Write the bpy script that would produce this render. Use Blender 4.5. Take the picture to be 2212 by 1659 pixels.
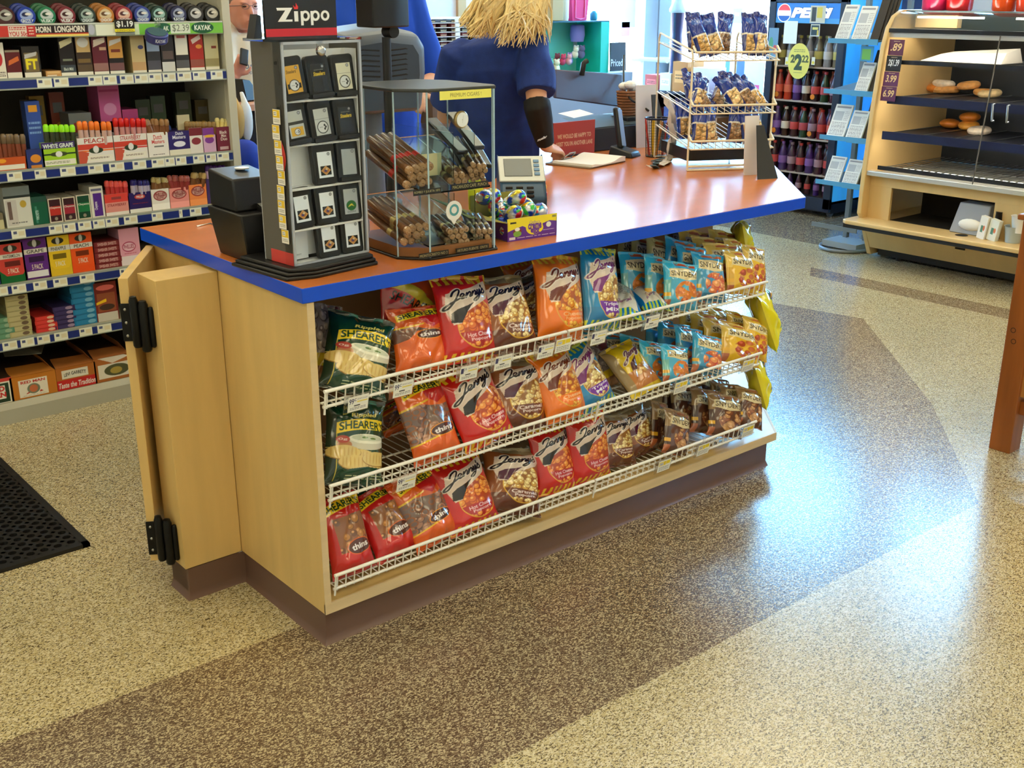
import bpy, bmesh, math, random
import numpy as np
from mathutils import Matrix, Vector, noise

for o in list(bpy.data.objects): bpy.data.objects.remove(o)
scene = bpy.context.scene
col = scene.collection
rnd = random.Random(7)
PI = math.pi

# ---------------------------------------------------------------- camera
CAM_R = np.array([[0.76482287,-0.64423943,0.00124252],[-0.21152697,-0.25293965,-0.94407514],[0.60852471,0.72178743,-0.32972804]])
CAM_C = np.array([-1.2452,-2.2128,1.5872]); CAM_F = 2414.64
cam = bpy.data.objects.new('camera', bpy.data.cameras.new('camera')); col.objects.link(cam)
cam.data.sensor_width = 36; cam.data.lens = CAM_F/2212*36; cam.data.clip_start = .05; cam.data.clip_end = 200
_m = Matrix([[CAM_R[0][i], -CAM_R[1][i], -CAM_R[2][i], CAM_C[i]] for i in range(3)]+[[0,0,0,1]])
cam.matrix_world = _m
scene.camera = cam

# ---------------------------------------------------------------- light and exposure
scene.view_settings.view_transform = 'Standard'
scene.view_settings.look = 'None'
scene.view_settings.gamma = 1
scene.view_settings.use_curve_mapping = False
scene.view_settings.exposure = EXPOSURE = 0.2
world = bpy.data.worlds.new('daylight'); scene.world = world; world.use_nodes = True
_wn = world.node_tree; bg = _wn.nodes['Background']; bg.inputs[1].default_value = 1.0
_tc = _wn.nodes.new('ShaderNodeTexCoord'); _sx = _wn.nodes.new('ShaderNodeSeparateXYZ'); _rp = _wn.nodes.new('ShaderNodeValToRGB')
_mr = _wn.nodes.new('ShaderNodeMapRange'); _mr.inputs['From Min'].default_value = -.5; _mr.inputs['From Max'].default_value = .5
_wn.links.new(_tc.outputs['Generated'], _sx.inputs[0]); _wn.links.new(_sx.outputs[2], _mr.inputs['Value']); _wn.links.new(_mr.outputs[0], _rp.inputs[0])
_e = _rp.color_ramp.elements; _e[0].position = .40; _e[0].color = (2.8,2.9,2.8,1); _e[1].position = .50; _e[1].color = (4.5,7,9,1)
_q = _e.new(.85); _q.color = (5,13,22,1)
_wn.links.new(_rp.outputs[0], bg.inputs[0])
def area(name, loc, rot, sx, sy, power, color, portal=False):
    l = bpy.data.lights.new(name, 'AREA'); l.shape = 'RECTANGLE'; l.size = sx; l.size_y = sy; l.energy = power; l.color = color
    o = bpy.data.objects.new(name, l); col.objects.link(o); o.location = loc; o.rotation_euler = rot
    if portal: l.cycles.is_portal = True
    return o
area('window_portal_east', (6.9,3.85,1.8), (0,PI/2,0), 2.95, 2.7, 1, (1,1,1), True)
area('window_portal_transom', (6.9,.3,2.65), (0,PI/2,0), 1.0, 4.3, 1, (1,1,1), True)
area('window_portal_north', (5.7,5.4,1.4), (-PI/2,0,0), 1.9, 2.4, 1, (1,1,1), True)
area('window_portal_north_west', (2.6,5.4,1.6), (-PI/2,0,0), 1.6, 2.0, 1, (1,1,1), True)
# ---------------------------------------------------------------- helpers
def at(px, py, x=None, y=None, z=None):
    d = CAM_R.T @ np.array([(px-1106)/CAM_F, (py-829.5)/CAM_F, 1.0])
    i, v = (0,x) if x is not None else (1,y) if y is not None else (2,z)
    p = CAM_C + d*(v-CAM_C[i])/d[i]
    return Vector([float(q) for q in p])
def lin(c):
    c = c/255.0
    return c/12.92 if c <= .04045 else ((c+.055)/1.055)**2.4
def C(r, g, b): return (lin(r), lin(g), lin(b), 1)
def C3(c): return np.array([lin(c[0]), lin(c[1]), lin(c[2])], dtype=np.float32)
_mats = {}
def mat(name, color, rough=.5, metal=0, coat=0, emit=None, estr=1, trans=0, ior=1.45, alpha=1, spec=.5, bump=None, vary=None, sss=0):
    if name in _mats: return _mats[name]
    m = bpy.data.materials.new(name); m.use_nodes = True; nt = m.node_tree; b = nt.nodes['Principled BSDF']
    b.inputs['Base Color'].default_value = color; b.inputs['Roughness'].default_value = rough; b.inputs['Metallic'].default_value = metal
    b.inputs['Coat Weight'].default_value = coat; b.inputs['Coat Roughness'].default_value = .08; b.inputs['IOR'].default_value = ior
    b.inputs['Transmission Weight'].default_value = trans; b.inputs['Alpha'].default_value = alpha; b.inputs['Specular IOR Level'].default_value = spec
    if sss: b.inputs['Subsurface Weight'].default_value = sss; b.inputs['Subsurface Radius'].default_value = (.02,.008,.004)
    if emit: b.inputs['Emission Color'].default_value = emit; b.inputs['Emission Strength'].default_value = estr
    tc = None
    if bump or vary:
        tc = nt.nodes.new('ShaderNodeTexCoord')
    if vary:      # (scale, amount, stretch xyz)
        mp = nt.nodes.new('ShaderNodeMapping'); mp.inputs['Scale'].default_value = vary[2]
        nt.links.new(tc.outputs['Object'], mp.inputs['Vector'])
        n = nt.nodes.new('ShaderNodeTexNoise'); n.inputs['Scale'].default_value = vary[0]; n.inputs['Detail'].default_value = 5
        nt.links.new(mp.outputs[0], n.inputs['Vector'])
        mr = nt.nodes.new('ShaderNodeMapRange'); mr.inputs['From Min'].default_value = .3; mr.inputs['From Max'].default_value = .7
        mr.inputs['To Min'].default_value = 1-vary[1]; mr.inputs['To Max'].default_value = 1+vary[1]
        nt.links.new(n.outputs['Fac'], mr.inputs['Value'])
        mx = nt.nodes.new('ShaderNodeVectorMath'); mx.operation = 'SCALE'; mx.inputs[0].default_value = color[:3]
        nt.links.new(mr.outputs[0], mx.inputs['Scale']); nt.links.new(mx.outputs[0], b.inputs['Base Color'])
    if bump:      # (scale, strength)
        n2 = nt.nodes.new('ShaderNodeTexNoise'); n2.inputs['Scale'].default_value = bump[0]; n2.inputs['Detail'].default_value = 4
        nt.links.new(tc.outputs['Object'], n2.inputs['Vector'])
        bp = nt.nodes.new('ShaderNodeBump'); bp.inputs['Strength'].default_value = bump[1]; bp.inputs['Distance'].default_value = .01
        nt.links.new(n2.outputs['Fac'], bp.inputs['Height']); nt.links.new(bp.outputs[0], b.inputs['Normal'])
    _mats[name] = m
    return m
def mat_vc(name, rough=.5, coat=0, metal=0, spec=.5):
    if name in _mats: return _mats[name]
    m = mat(name, (1,1,1,1), rough, metal, coat, spec=spec); nt = m.node_tree
    a = nt.nodes.new('ShaderNodeVertexColor'); a.layer_name = 'col'
    nt.links.new(a.outputs['Color'], nt.nodes['Principled BSDF'].inputs['Base Color'])
    return m

def chain(o):
    m = Matrix.Identity(4)
    while o: m = o.matrix_basis @ m; o = o.parent
    return m
class MB:
    def __init__(s): s.v = []; s.f = []; s.M = Matrix.Identity(4); s.mi = []; s.cm = 0
    def add(s, vs, fs):
        b = len(s.v); s.v += [s.M @ Vector(v) for v in vs]; s.f += [[b+i for i in f] for f in fs]; s.mi += [s.cm]*len(fs); return s
    def box(s, x0, x1, y0, y1, z0, z1):
        vs = [(x,y,z) for z in (z0,z1) for y in (y0,y1) for x in (x0,x1)]
        return s.add(vs, [(0,2,3,1),(4,5,7,6),(0,1,5,4),(2,6,7,3),(0,4,6,2),(1,3,7,5)])
    def prism(s, poly, z0, z1):
        n = len(poly)
        a = sum(poly[i][0]*poly[(i+1)%n][1]-poly[(i+1)%n][0]*poly[i][1] for i in range(n))
        if a < 0: poly = poly[::-1]
        return s.add([(x,y,z0) for x,y in poly]+[(x,y,z1) for x,y in poly],
            [list(range(n))[::-1], list(range(n,2*n))]+[(i,(i+1)%n,n+(i+1)%n,n+i) for i in range(n)])
    def tube(s, pts, r, n=8, closed=False, caps=True):
        pts = [Vector(p) for p in pts]; k = len(pts); rr = r if isinstance(r,(list,tuple)) else [r]*k
        vs = []; up = None
        for i,p in enumerate(pts):
            if closed: t = pts[(i+1)%k]-pts[i-1]
            else: t = pts[min(i+1,k-1)]-pts[max(i-1,0)]
            t.normalize()
            if up is None:
                up = Vector((0,0,1)) if abs(t.z) < .9 else Vector((1,0,0))
            a = t.cross(up).normalized(); up = a.cross(t).normalized()
            for j in range(n):
                q = 2*PI*j/n; vs.append(p+(a*math.cos(q)+up*math.sin(q))*rr[i])
        fs = []
        for i in range(k if closed else k-1):
            i2 = (i+1)%k
            for j in range(n): fs.append((i*n+j, i*n+(j+1)%n, i2*n+(j+1)%n, i2*n+j))
        if caps and not closed: fs += [list(range(n))[::-1], [(k-1)*n+j for j in range(n)]]
        return s.add(vs, fs)
    def lathe(s, prof, c=(0,0,0), n=24, cap=True):
        vs = []; fs = []
        for r,z in prof:
            for j in range(n): q = 2*PI*j/n; vs.append((c[0]+r*math.cos(q), c[1]+r*math.sin(q), c[2]+z))
        for i in range(len(prof)-1):
            for j in range(n): fs.append((i*n+j, i*n+(j+1)%n, (i+1)*n+(j+1)%n, (i+1)*n+j))
        if cap: fs += [list(range(n))[::-1], [(len(prof)-1)*n+j for j in range(n)]]
        return s.add(vs, fs)
    def ell(s, c, r, n=16, m=10):
        prof = [(math.sin(PI*i/m), -math.cos(PI*i/m)) for i in range(m+1)]
        M0 = s.M; s.M = M0 @ Matrix.Translation(c) @ Matrix.Diagonal((*r,1)); s.lathe([(max(a,1e-4),b) for a,b in prof], n=n); s.M = M0; return s
    def build(s, name, m=None, parent=None, smooth=False, bevel=0, local=False, seg=2):
        me = bpy.data.meshes.new(name)
        vs = s.v
        if parent is not None and not local:
            inv = chain(parent).inverted(); vs = [inv @ v for v in vs]
        me.from_pydata([tuple(v) for v in vs], [], s.f); me.update()
        if m is not None:
            for q in (m if isinstance(m,(list,tuple)) else [m]): me.materials.append(q)
        if any(s.mi): me.polygons.foreach_set('material_index', s.mi)
        if smooth: me.polygons.foreach_set('use_smooth', [True]*len(me.polygons))
        o = bpy.data.objects.new(name, me); col.objects.link(o)
        if parent: o.parent = parent
        if bevel:
            bv = o.modifiers.new('bevel','BEVEL'); bv.width = bevel; bv.segments = seg; bv.limit_method = 'ANGLE'; bv.harden_normals = False
            me.polygons.foreach_set('use_smooth', [True]*len(me.polygons)); 
            try: me.set_sharp_from_angle(angle=.7)
            except Exception: pass
        elif smooth:
            try: me.set_sharp_from_angle(angle=1.0)
            except Exception: pass
        return o
def tag(o, label=None, cat=None, group=None, kind=None):
    if label: o['label'] = label
    if cat: o['category'] = cat
    if group: o['group'] = group
    if kind: o['kind'] = kind
    return o
def thing(name, label, cat, loc=(0,0,0), rz=0, group=None):
    o = bpy.data.objects.new(name, None); col.objects.link(o); o.location = loc; o.rotation_euler = (0,0,rz); o.empty_display_size = .05
    return tag(o, label, cat, group)
def struct(name, mb, m, **k): return tag(mb.build(name, m, **k), kind='structure')
def copytree(o, parent=None):
    c = o.copy(); col.objects.link(c); c.parent = parent
    for ch in list(o.children): copytree(ch, c)
    return c

# ---- painted canvases (held as a colour attribute on the mesh that wears them)
_gl = {}
def glyphs(s, shear=0, off=0, align='LEFT'):
    key = (s, shear, off)
    if key in _gl: return _gl[key]
    cu = bpy.data.curves.new('t','FONT'); cu.body = s; cu.shear = max(-1,min(1,shear)); cu.offset = off; cu.resolution_u = 3; cu.fill_mode = 'FRONT'
    ob = bpy.data.objects.new('t', cu); me = bpy.data.meshes.new_from_object(ob)
    v = np.array([q.co[:2] for q in me.vertices], dtype=float).reshape(-1,2)
    me.calc_loop_triangles(); t = np.array([q.vertices[:] for q in me.loop_triangles], dtype=int).reshape(-1,3)
    bpy.data.objects.remove(ob); bpy.data.curves.remove(cu); bpy.data.meshes.remove(me)
    _gl[key] = (v,t); return v,t
class Cv:
    """canvas of w x h metres-ish units; origin bottom left, y up; res = pixels per unit"""
    def __init__(s, w, h, res, bgc):
        s.w, s.h = w, h; s.nx, s.ny = max(2,int(w*res)), max(2,int(h*res)); s.a = np.zeros((s.ny,s.nx,3), np.float32); s.a[:] = C3(bgc)
        s.X, s.Y = np.meshgrid((np.arange(s.nx)+.5)/s.nx, (np.arange(s.ny)+.5)/s.ny)   # 0..1
    def put(s, m, c):
        m = np.clip(m,0,1)[...,None]; s.a = s.a*(1-m)+(C3(c) if len(c)==3 and not isinstance(c,np.ndarray) else c)*m; return s
    def rect(s, x0, x1, y0, y1, c): return s.put(((s.X>=x0)&(s.X<=x1)&(s.Y>=y0)&(s.Y<=y1)).astype(np.float32), c)
    def ell(s, cx, cy, rx, ry, c, soft=None):
        d = np.sqrt(((s.X-cx)/rx)**2+((s.Y-cy)/ry)**2); e = soft or 1.5/(rx*s.nx+1)
        return s.put((1-d)/e+.5, c)
    def tri(s, V, T, ss=3):
        """coverage of triangles given in 0..1 coordinates"""
        NX, NY = s.nx*ss, s.ny*ss; M = np.zeros((NY,NX), bool); P = V*np.array([NX,NY])
        for t in T:
            a,b,c = P[t]; x0,x1 = int(max(0,min(a[0],b[0],c[0]))), int(min(NX,max(a[0],b[0],c[0])+2)); y0,y1 = int(max(0,min(a[1],b[1],c[1]))), int(min(NY,max(a[1],b[1],c[1])+2))
            if x1<=x0 or y1<=y0: continue
            x,y = np.meshgrid(np.arange(x0,x1)+.5, np.arange(y0,y1)+.5)
            d = (b[0]-a[0])*(c[1]-a[1])-(b[1]-a[1])*(c[0]-a[0])
            if abs(d)<1e-9: continue
            u = ((x-a[0])*(c[1]-a[1])-(y-a[1])*(c[0]-a[0]))/d; w = ((b[0]-a[0])*(y-a[1])-(b[1]-a[1])*(x-a[0]))/d
            M[y0:y1,x0:x1] |= (u>=-1e-3)&(w>=-1e-3)&(u+w<=1.001)
        return M.reshape(s.ny,ss,s.nx,ss).mean((1,3)).astype(np.float32)
    def poly(s, pts, c):
        n = len(pts); x,y = s.X,s.Y; m = np.zeros_like(x, bool); j = n-1
        for i in range(n):
            xi,yi = pts[i]; xj,yj = pts[j]
            if yi != yj: m ^= ((yi>y)!=(yj>y)) & (x < (xj-xi)*(y-yi)/(yj-yi)+xi)
            j = i
        return s.put(m.astype(np.float32), c)
    def text(s, t, x0, x1, y0, y1, c, shear=0, off=0, rot=0, arc=0, outline=None):
        """text stretched to fill the box x0..x1, y0..y1 (fractions); rot in rad about box centre"""
        def one(off, c):
            v,T = glyphs(t, shear, off)
            if len(v)==0: return
            v0,_ = glyphs(t, shear, 0)
            lo,hi = v0.min(0), v0.max(0); q = (v-lo)/np.maximum(hi-lo,1e-6)
            q = q*np.array([x1-x0,y1-y0])+np.array([x0,y0])
            if arc: q[:,1] += arc*(1-((q[:,0]-(x0+x1)/2)/((x1-x0)/2))**2)
            if rot:
                cxy = np.array([(x0+x1)/2,(y0+y1)/2]); d = (q-cxy)*np.array([s.w,s.h]); R = np.array([[math.cos(rot),-math.sin(rot)],[math.sin(rot),math.cos(rot)]])
                q = (d@R.T)/np.array([s.w,s.h])+cxy
            s.put(s.tri(q,T), c)
        if outline: one(outline[1], outline[0])
        one(off, c); return s
    def corn(s, pts, c1, c2, c3, n, r, seed=1, mask=None):
        """popcorn / chips blobs inside a polygon or ellipse mask"""
        g = random.Random(seed); a0 = s.a.copy()
        for i in range(n):
            cx,cy = g.uniform(pts[0],pts[1]), g.uniform(pts[2],pts[3]); k = g.uniform(.7,1.3)*r
            s.ell(cx,cy,k*1.15,k*1.15*s.w/s.h, c3); s.ell(cx-k*.1,cy+k*.1,k,k*s.w/s.h, c1 if g.random()<.6 else c2)
            s.ell(cx-k*.25,cy+k*.3,k*.4,k*.4*s.w/s.h, tuple(min(255,q+35) for q in c1))
        if mask is not None: s.a = a0*(1-mask[...,None])+s.a*mask[...,None]
        return s
    def stroke(s, pts, r, c):
        P = [(x*s.w,y*s.h) for x,y in pts]; X = s.X*s.w; Y = s.Y*s.h; d = np.full(X.shape,9.0)
        for (x0,y0),(x1,y1) in zip(P,P[1:]):
            dx,dy = x1-x0,y1-y0; L = dx*dx+dy*dy+1e-12; t = np.clip(((X-x0)*dx+(Y-y0)*dy)/L,0,1); d = np.minimum(d,np.hypot(X-x0-t*dx,Y-y0-t*dy))
        px = s.w/s.nx; return s.put((r-d)/px+.5, c)
    def lines(s, x0,x1,y0,y1,n,c,seed=0):
        g = random.Random(seed)
        for i in range(n):
            y = y0+(y1-y0)*(i+.5)/n; hh = (y1-y0)/n*.22; a = x0
            while a < x1:
                b = min(x1,a+(x1-x0)*g.uniform(.06,.2)); s.rect(a,b,y-hh,y+hh,c); a = b+(x1-x0)*.03
        return s
def grid_mesh(name, cv, fn, back=None):
    """mesh over the canvas: fn(u,v arrays 0..1)->(n,3); optional list of extra (verts, faces, colour)"""
    nx,ny = cv.nx,cv.ny
    u = np.linspace(0,1,nx); v = np.linspace(0,1,ny); U,V = np.meshgrid(u,v)
    P = fn(U.ravel(),V.ravel()); idx = np.arange(nx*ny).reshape(ny,nx)
    F = np.stack([idx[:-1,:-1],idx[:-1,1:],idx[1:,1:],idx[1:,:-1]],-1).reshape(-1,4)
    colr = np.concatenate([cv.a.reshape(-1,3), np.ones((nx*ny,1),np.float32)],1)
    faces = F.tolist(); verts = P.tolist(); cols = [colr]
    for vs,fs,c in (back or []):
        b = len(verts); verts += [tuple(q) for q in vs]; faces += [[b+i for i in f] for f in fs]
        cols.append(np.tile(np.array([*C3(c),1],np.float32),(len(vs),1)) if not isinstance(c,np.ndarray) else c)
    me = bpy.data.meshes.new(name); me.from_pydata(verts,[],faces); me.update()
    at_ = me.color_attributes.new('col','FLOAT_COLOR','POINT'); at_.data.foreach_set('color', np.concatenate(cols).astype(np.float32).ravel())
    return me, F.shape[0]
def card_vc(): return mat_vc('printed card', .45, .05)
def gloss_vc(): return mat_vc('printed gloss card', .28, .3)
def boxfaces(w, d, h, side, top=None, y0=0.0):
    """five faces of a carton behind its printed front (front at y=0)"""
    x0,x1 = -w/2,w/2; out = []
    def q(a,b,c,e,colr): out.append(([a,b,c,e],[(0,1,2,3)],colr))
    q((x0,d,0),(x0,0,0),(x0,0,h),(x0,d,h),side); q((x1,0,0),(x1,d,0),(x1,d,h),(x1,0,h),side)
    q((x1,d,0),(x0,d,0),(x0,d,h),(x1,d,h),side); q((x0,0,h),(x1,0,h),(x1,d,h),(x0,d,h),top or side); q((x0,d,0),(x1,d,0),(x1,0,0),(x0,0,0),side)
    return out
def carton(name, cv, w, d, h, side, m=None, top=None):
    me,_ = grid_mesh(name, cv, lambda u,v: np.stack([(u-.5)*w, 0*u, v*h],1), boxfaces(w,d,h,side,top))
    me.materials.append(m or card_vc()); return me
def put_mesh(name, me, loc, rz=0, parent=None, **k):
    o = bpy.data.objects.new(name, me); col.objects.link(o); o.location = loc; o.rotation_euler = (k.pop('rx',0),k.pop('ry',0),rz)
    sc = k.pop('sc',None)
    if sc: o.scale = sc if isinstance(sc,(tuple,list)) else (sc,)*3
    if parent: o.parent = parent
    if k: tag(o, **k)
    return o
def panel(name, cv, o, ux, uy, w, h, parent=None, m=None, th=.002):
    """flat printed panel at origin o, axes ux (width) and uy (height), with thickness behind"""
    ux = Vector(ux).normalized(); uy = Vector(uy).normalized(); n = ux.cross(uy)
    o = Vector(o); inv = chain(parent).inverted() if parent else Matrix.Identity(4)
    def f(u,v): return np.array([inv @ (o+ux*float(a)*w+uy*float(b)*h) for a,b in zip(u,v)])
    c = [o, o+ux*w, o+ux*w+uy*h, o+uy*h]; bk = [q-n*th for q in c]; vs = [inv@q for q in c+bk]
    side = cv.a[0,0]; sc = tuple(float(x) for x in side)
    cc = np.tile(np.array([*sc,1],np.float32),(8,1))
    me,_ = grid_mesh(name, cv, f, [(vs,[(4,7,6,5),(0,4,5,1),(1,5,6,2),(2,6,7,3),(3,7,4,0)],cc)])
    me.materials.append(m or card_vc()); ob = bpy.data.objects.new(name, me); col.objects.link(ob)
    if parent: ob.parent = parent
    return ob
# ---------------------------------------------------------------- room
XE, YN, ZC = 6.75, 5.2, 3.35
XW, YS = -3.6, -4.6
def floor_mat(name, base, dark, light, dfrac, lfrac, rough):
    m = bpy.data.materials.new(name); m.use_nodes = True; nt = m.node_tree; b = nt.nodes['Principled BSDF']
    tc = nt.nodes.new('ShaderNodeTexCoord'); N = nt.nodes.new; L = nt.links.new
    def flakes(scale, frac, w, rot):
        mp = N('ShaderNodeMapping'); mp.inputs['Scale'].default_value = (1,1.7,1); mp.inputs['Rotation'].default_value = (0,0,rot); L(tc.outputs['Object'], mp.inputs['Vector'])
        wn = N('ShaderNodeTexNoise'); wn.inputs['Scale'].default_value = scale*1.3; wn.inputs['Detail'].default_value = 1; L(mp.outputs[0], wn.inputs['Vector'])
        ad = N('ShaderNodeVectorMath'); ad.operation = 'MULTIPLY_ADD'; ad.inputs[1].default_value = (.004,.004,0); L(wn.outputs['Color'], ad.inputs[0]); L(mp.outputs[0], ad.inputs[2])
        v = N('ShaderNodeTexVoronoi'); v.inputs['Scale'].default_value = scale; v.feature = 'F1'; L(ad.outputs[0], v.inputs['Vector'])
        s = N('ShaderNodeSeparateColor'); L(v.outputs['Color'], s.inputs[0])
        lt = N('ShaderNodeMapRange'); lt.inputs['From Min'].default_value = frac; lt.inputs['From Max'].default_value = frac+.04; lt.inputs['To Min'].default_value = 1; lt.inputs['To Max'].default_value = 0
        L(s.outputs[0], lt.inputs['Value']); return lt.outputs[0]
    prev = None
    mixes = [(dark, flakes(230, dfrac, 0, .4)), (light, flakes(190, lfrac, 0, 1.2)), (dark, flakes(330, dfrac*.7, 0, 2.0))]
    cur = None
    for colr, fac in mixes:
        mx = N('ShaderNodeMix'); mx.data_type = 'RGBA'; L(fac, mx.inputs[0])
        if cur is None: mx.inputs[6].default_value = base
        else: L(cur, mx.inputs[6])
        mx.inputs[7].default_value = colr; cur = mx.outputs[2]
    ns = N('ShaderNodeTexNoise'); ns.inputs['Scale'].default_value = 1.6; ns.inputs['Detail'].default_value = 6; L(tc.outputs['Object'], ns.inputs['Vector'])
    mr = N('ShaderNodeMapRange'); mr.inputs['To Min'].default_value = .9; mr.inputs['To Max'].default_value = 1.08; L(ns.outputs['Fac'], mr.inputs['Value'])
    sc = N('ShaderNodeVectorMath'); sc.operation = 'SCALE'; L(cur, sc.inputs[0]); L(mr.outputs[0], sc.inputs['Scale']); L(sc.outputs[0], b.inputs['Base Color'])
    b.inputs['Roughness'].default_value = rough; b.inputs['Specular IOR Level'].default_value = .6; b.inputs['Coat Weight'].default_value = .45; b.inputs['Coat Roughness'].default_value = .24
    n3 = N('ShaderNodeTexNoise'); n3.inputs['Scale'].default_value = 90; L(tc.outputs['Object'], n3.inputs['Vector'])
    bp = N('ShaderNodeBump'); bp.inputs['Strength'].default_value = .12; bp.inputs['Distance'].default_value = .004; L(n3.outputs['Fac'], bp.inputs['Height']); L(bp.outputs[0], b.inputs['Normal'])
    return m
m_fl = floor_mat('terrazzo light', C(182,166,122), C(84,72,50), C(206,194,160), .17, .36, .25)
m_fd = floor_mat('terrazzo dark', C(126,108,84), C(78,60,46), C(184,168,134), .36, .38, .23)
fl = MB()
band = [(-9.9+6.3,-.64),(2.1,-.64),(2.86,-.02),(3.74,.88),(3.62,1.45),(3.3,5.2),(2.3,5.2),(2.5,.8),(1.85,.13),(-3.6,.13)]
def fpoly(pts, mi): fl.cm = mi; fl.add([(x,y,0) for x,y in pts], [list(range(len(pts)))])
fpoly([(XW,YS),(XE,YS),(XE,-.64),(2.1,-.64),(XW,-.64)], 0)
fpoly([(XW,-.64),(2.1,-.64),(2.1,.13),(XW,.13)], 1)
fpoly([(2.1,-.64),(2.86,-.02),(3.74,.88),(3.62,1.45),(3.3,5.2),(2.1,5.2),(2.1,.13)], 1)
fpoly([(2.1,-.64),(XE,-.64),(XE,-.02),(2.86,-.02)], 0)
fpoly([(2.86,-.02),(4.31,-.02),(4.31,.88),(3.74,.88)], 0)
fpoly([(4.31,-.02),(4.50,-.02),(4.50,.88),(4.31,.88)], 1)
fpoly([(4.50,-.02),(XE,-.02),(XE,.88),(4.50,.88)], 0)
fpoly([(3.74,.88),(4.31,.88),(4.31,5.2),(3.3,5.2),(3.62,1.45)], 0)
fpoly([(4.31,.88),(4.50,.88),(4.50,1.75),(4.31,1.62)], 1)
fpoly([(4.31,1.62),(4.50,1.75),(4.50,5.2),(4.31,5.2)], 0)
fpoly([(4.50,.88),(5.08,.88),(5.08,5.2),(4.50,5.2)], 0)
fpoly([(5.08,.88),(XE,.88),(XE,5.2),(5.08,5.2)], 1)
fpoly([(XW,.13),(2.1,.13),(2.1,5.2),(XW,5.2)], 0)
struct('floor', fl, [m_fl,m_fd])
m_wall = mat('painted wall', C(226,226,220), .75, bump=(60,.05)); m_ceil = mat('ceiling tile', C(225,224,214), .85, bump=(120,.15))
m_alu = mat('window aluminium', C(150,160,165), .4, .6); m_pane = mat('window glass', (1,1,1,1), .0, trans=1, ior=1.01, spec=.3)
struct('ceiling', MB().box(XW,XE+.1,YS,YN+.1,ZC,ZC+.08), m_ceil)
struct('wall_west', MB().box(XW-.1,XW,YS-.1,YN+.1,0,ZC), m_wall)
struct('wall_south', MB().box(XW,XE+.1,YS-.1,YS,0,ZC), m_wall)
w = MB()      # east wall with one big window and a high strip of glass over the coolers
w.box(XE,XE+.1,YS,-1.8,0,ZC); w.box(XE,XE+.1,-1.8,YN,3.2,ZC); w.box(XE,XE+.1,-1.8,2.5,0,2.15); w.box(XE,XE+.1,2.5,YN,0,.35); w.box(XE,XE+.1,2.4,2.55,.35,3.2)
struct('wall_east', w, m_wall)
w = MB()
w.box(XW,1.8,YN,YN+.1,0,ZC); w.box(1.8,XE+.1,YN,YN+.1,2.6,ZC); w.box(1.8,3.5,YN,YN+.1,0,.55); w.box(3.5,4.85,YN,YN+.1,0,2.6); w.box(4.85,XE,YN,YN+.1,0,.4)
struct('wall_north', w, m_wall)
def window(n, axis, c, a0, a1, z0, z1, mull):
    t = thing('window_%d'%n, None, None); t['kind'] = 'structure'; f = MB(); r = .035
    def bar(p0,p1,q0,q1):
        if axis=='x': f.box(c-.03,c+.05,p0,p1,q0,q1)
        else: f.box(p0,p1,c-.03,c+.05,q0,q1)
    bar(a0,a1,z0,z0+2*r); bar(a0,a1,z1-2*r,z1)
    for m_ in [a0+r,a1-r]+mull: bar(m_-r,m_+r,z0,z1)
    f.build('window_frame', m_alu, t)
    g = MB()
    if axis=='x': g.box(c+.01,c+.016,a0+.02,a1-.02,z0+.02,z1-.02)
    else: g.box(a0+.02,a1-.02,c+.01,c+.016,z0+.02,z1-.02)
    g.build('window_glass', m_pane, t)
window(1,'x',XE+.03,2.55,5.14,.35,3.2,[])
window(2,'x',XE+.03,-1.8,2.4,2.15,3.2,[-.2,1.2])
window(3,'y',YN+.03,4.85,6.7,.4,2.6,[])
window(4,'y',YN+.03,1.8,3.5,.55,2.6,[])
struct('trim_1', MB().box(4.42,4.5,YN-.03,YN,1.0,2.7), mat('light wood trim', C(200,160,110), .5))
struct('trim_2', MB().box(XE-.17,XE,YN-.17,YN,0,ZC), mat('corner post paint', C(112,116,122), .6), bevel=.01)
struct('trim_3', MB().box(3.5,4.85,YN-.02,YN,1.25,1.31), mat('light wood trim', C(200,160,110), .5))
# ceiling lights
m_tube = mat('light diffuser', (1,1,1,1), .5, emit=(1,.88,.58,1), estr=3.9); m_lf = mat('light frame', C(235,235,230), .5)
cl0 = None; LP = [(x,y) for x in (-2.4,-.3,1.8,3.9) for y in (-3.6,-1.2,1.2,3.6)]
for x,y in LP:
    t = thing('ceiling_light', 'recessed fluorescent troffer light in the tiled ceiling', 'ceiling light', (x,y,ZC), 0, 'recessed ceiling troffers')
    if cl0 is None:
        f = MB().box(-.62,.62,-.62,-.59,-.03,0).box(-.62,.62,.59,.62,-.03,0).box(-.62,-.59,-.59,.59,-.03,0).box(.59,.62,-.59,.59,-.03,0)
        a = f.build('light_frame', m_lf, t, local=True); b_ = MB().box(-.59,.59,-.59,.59,-.012,-.002).build('diffuser', m_tube, t, local=True); cl0 = (a,b_)
    else:
        for q in cl0: c_ = q.copy(); col.objects.link(c_); c_.parent = t
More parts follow.
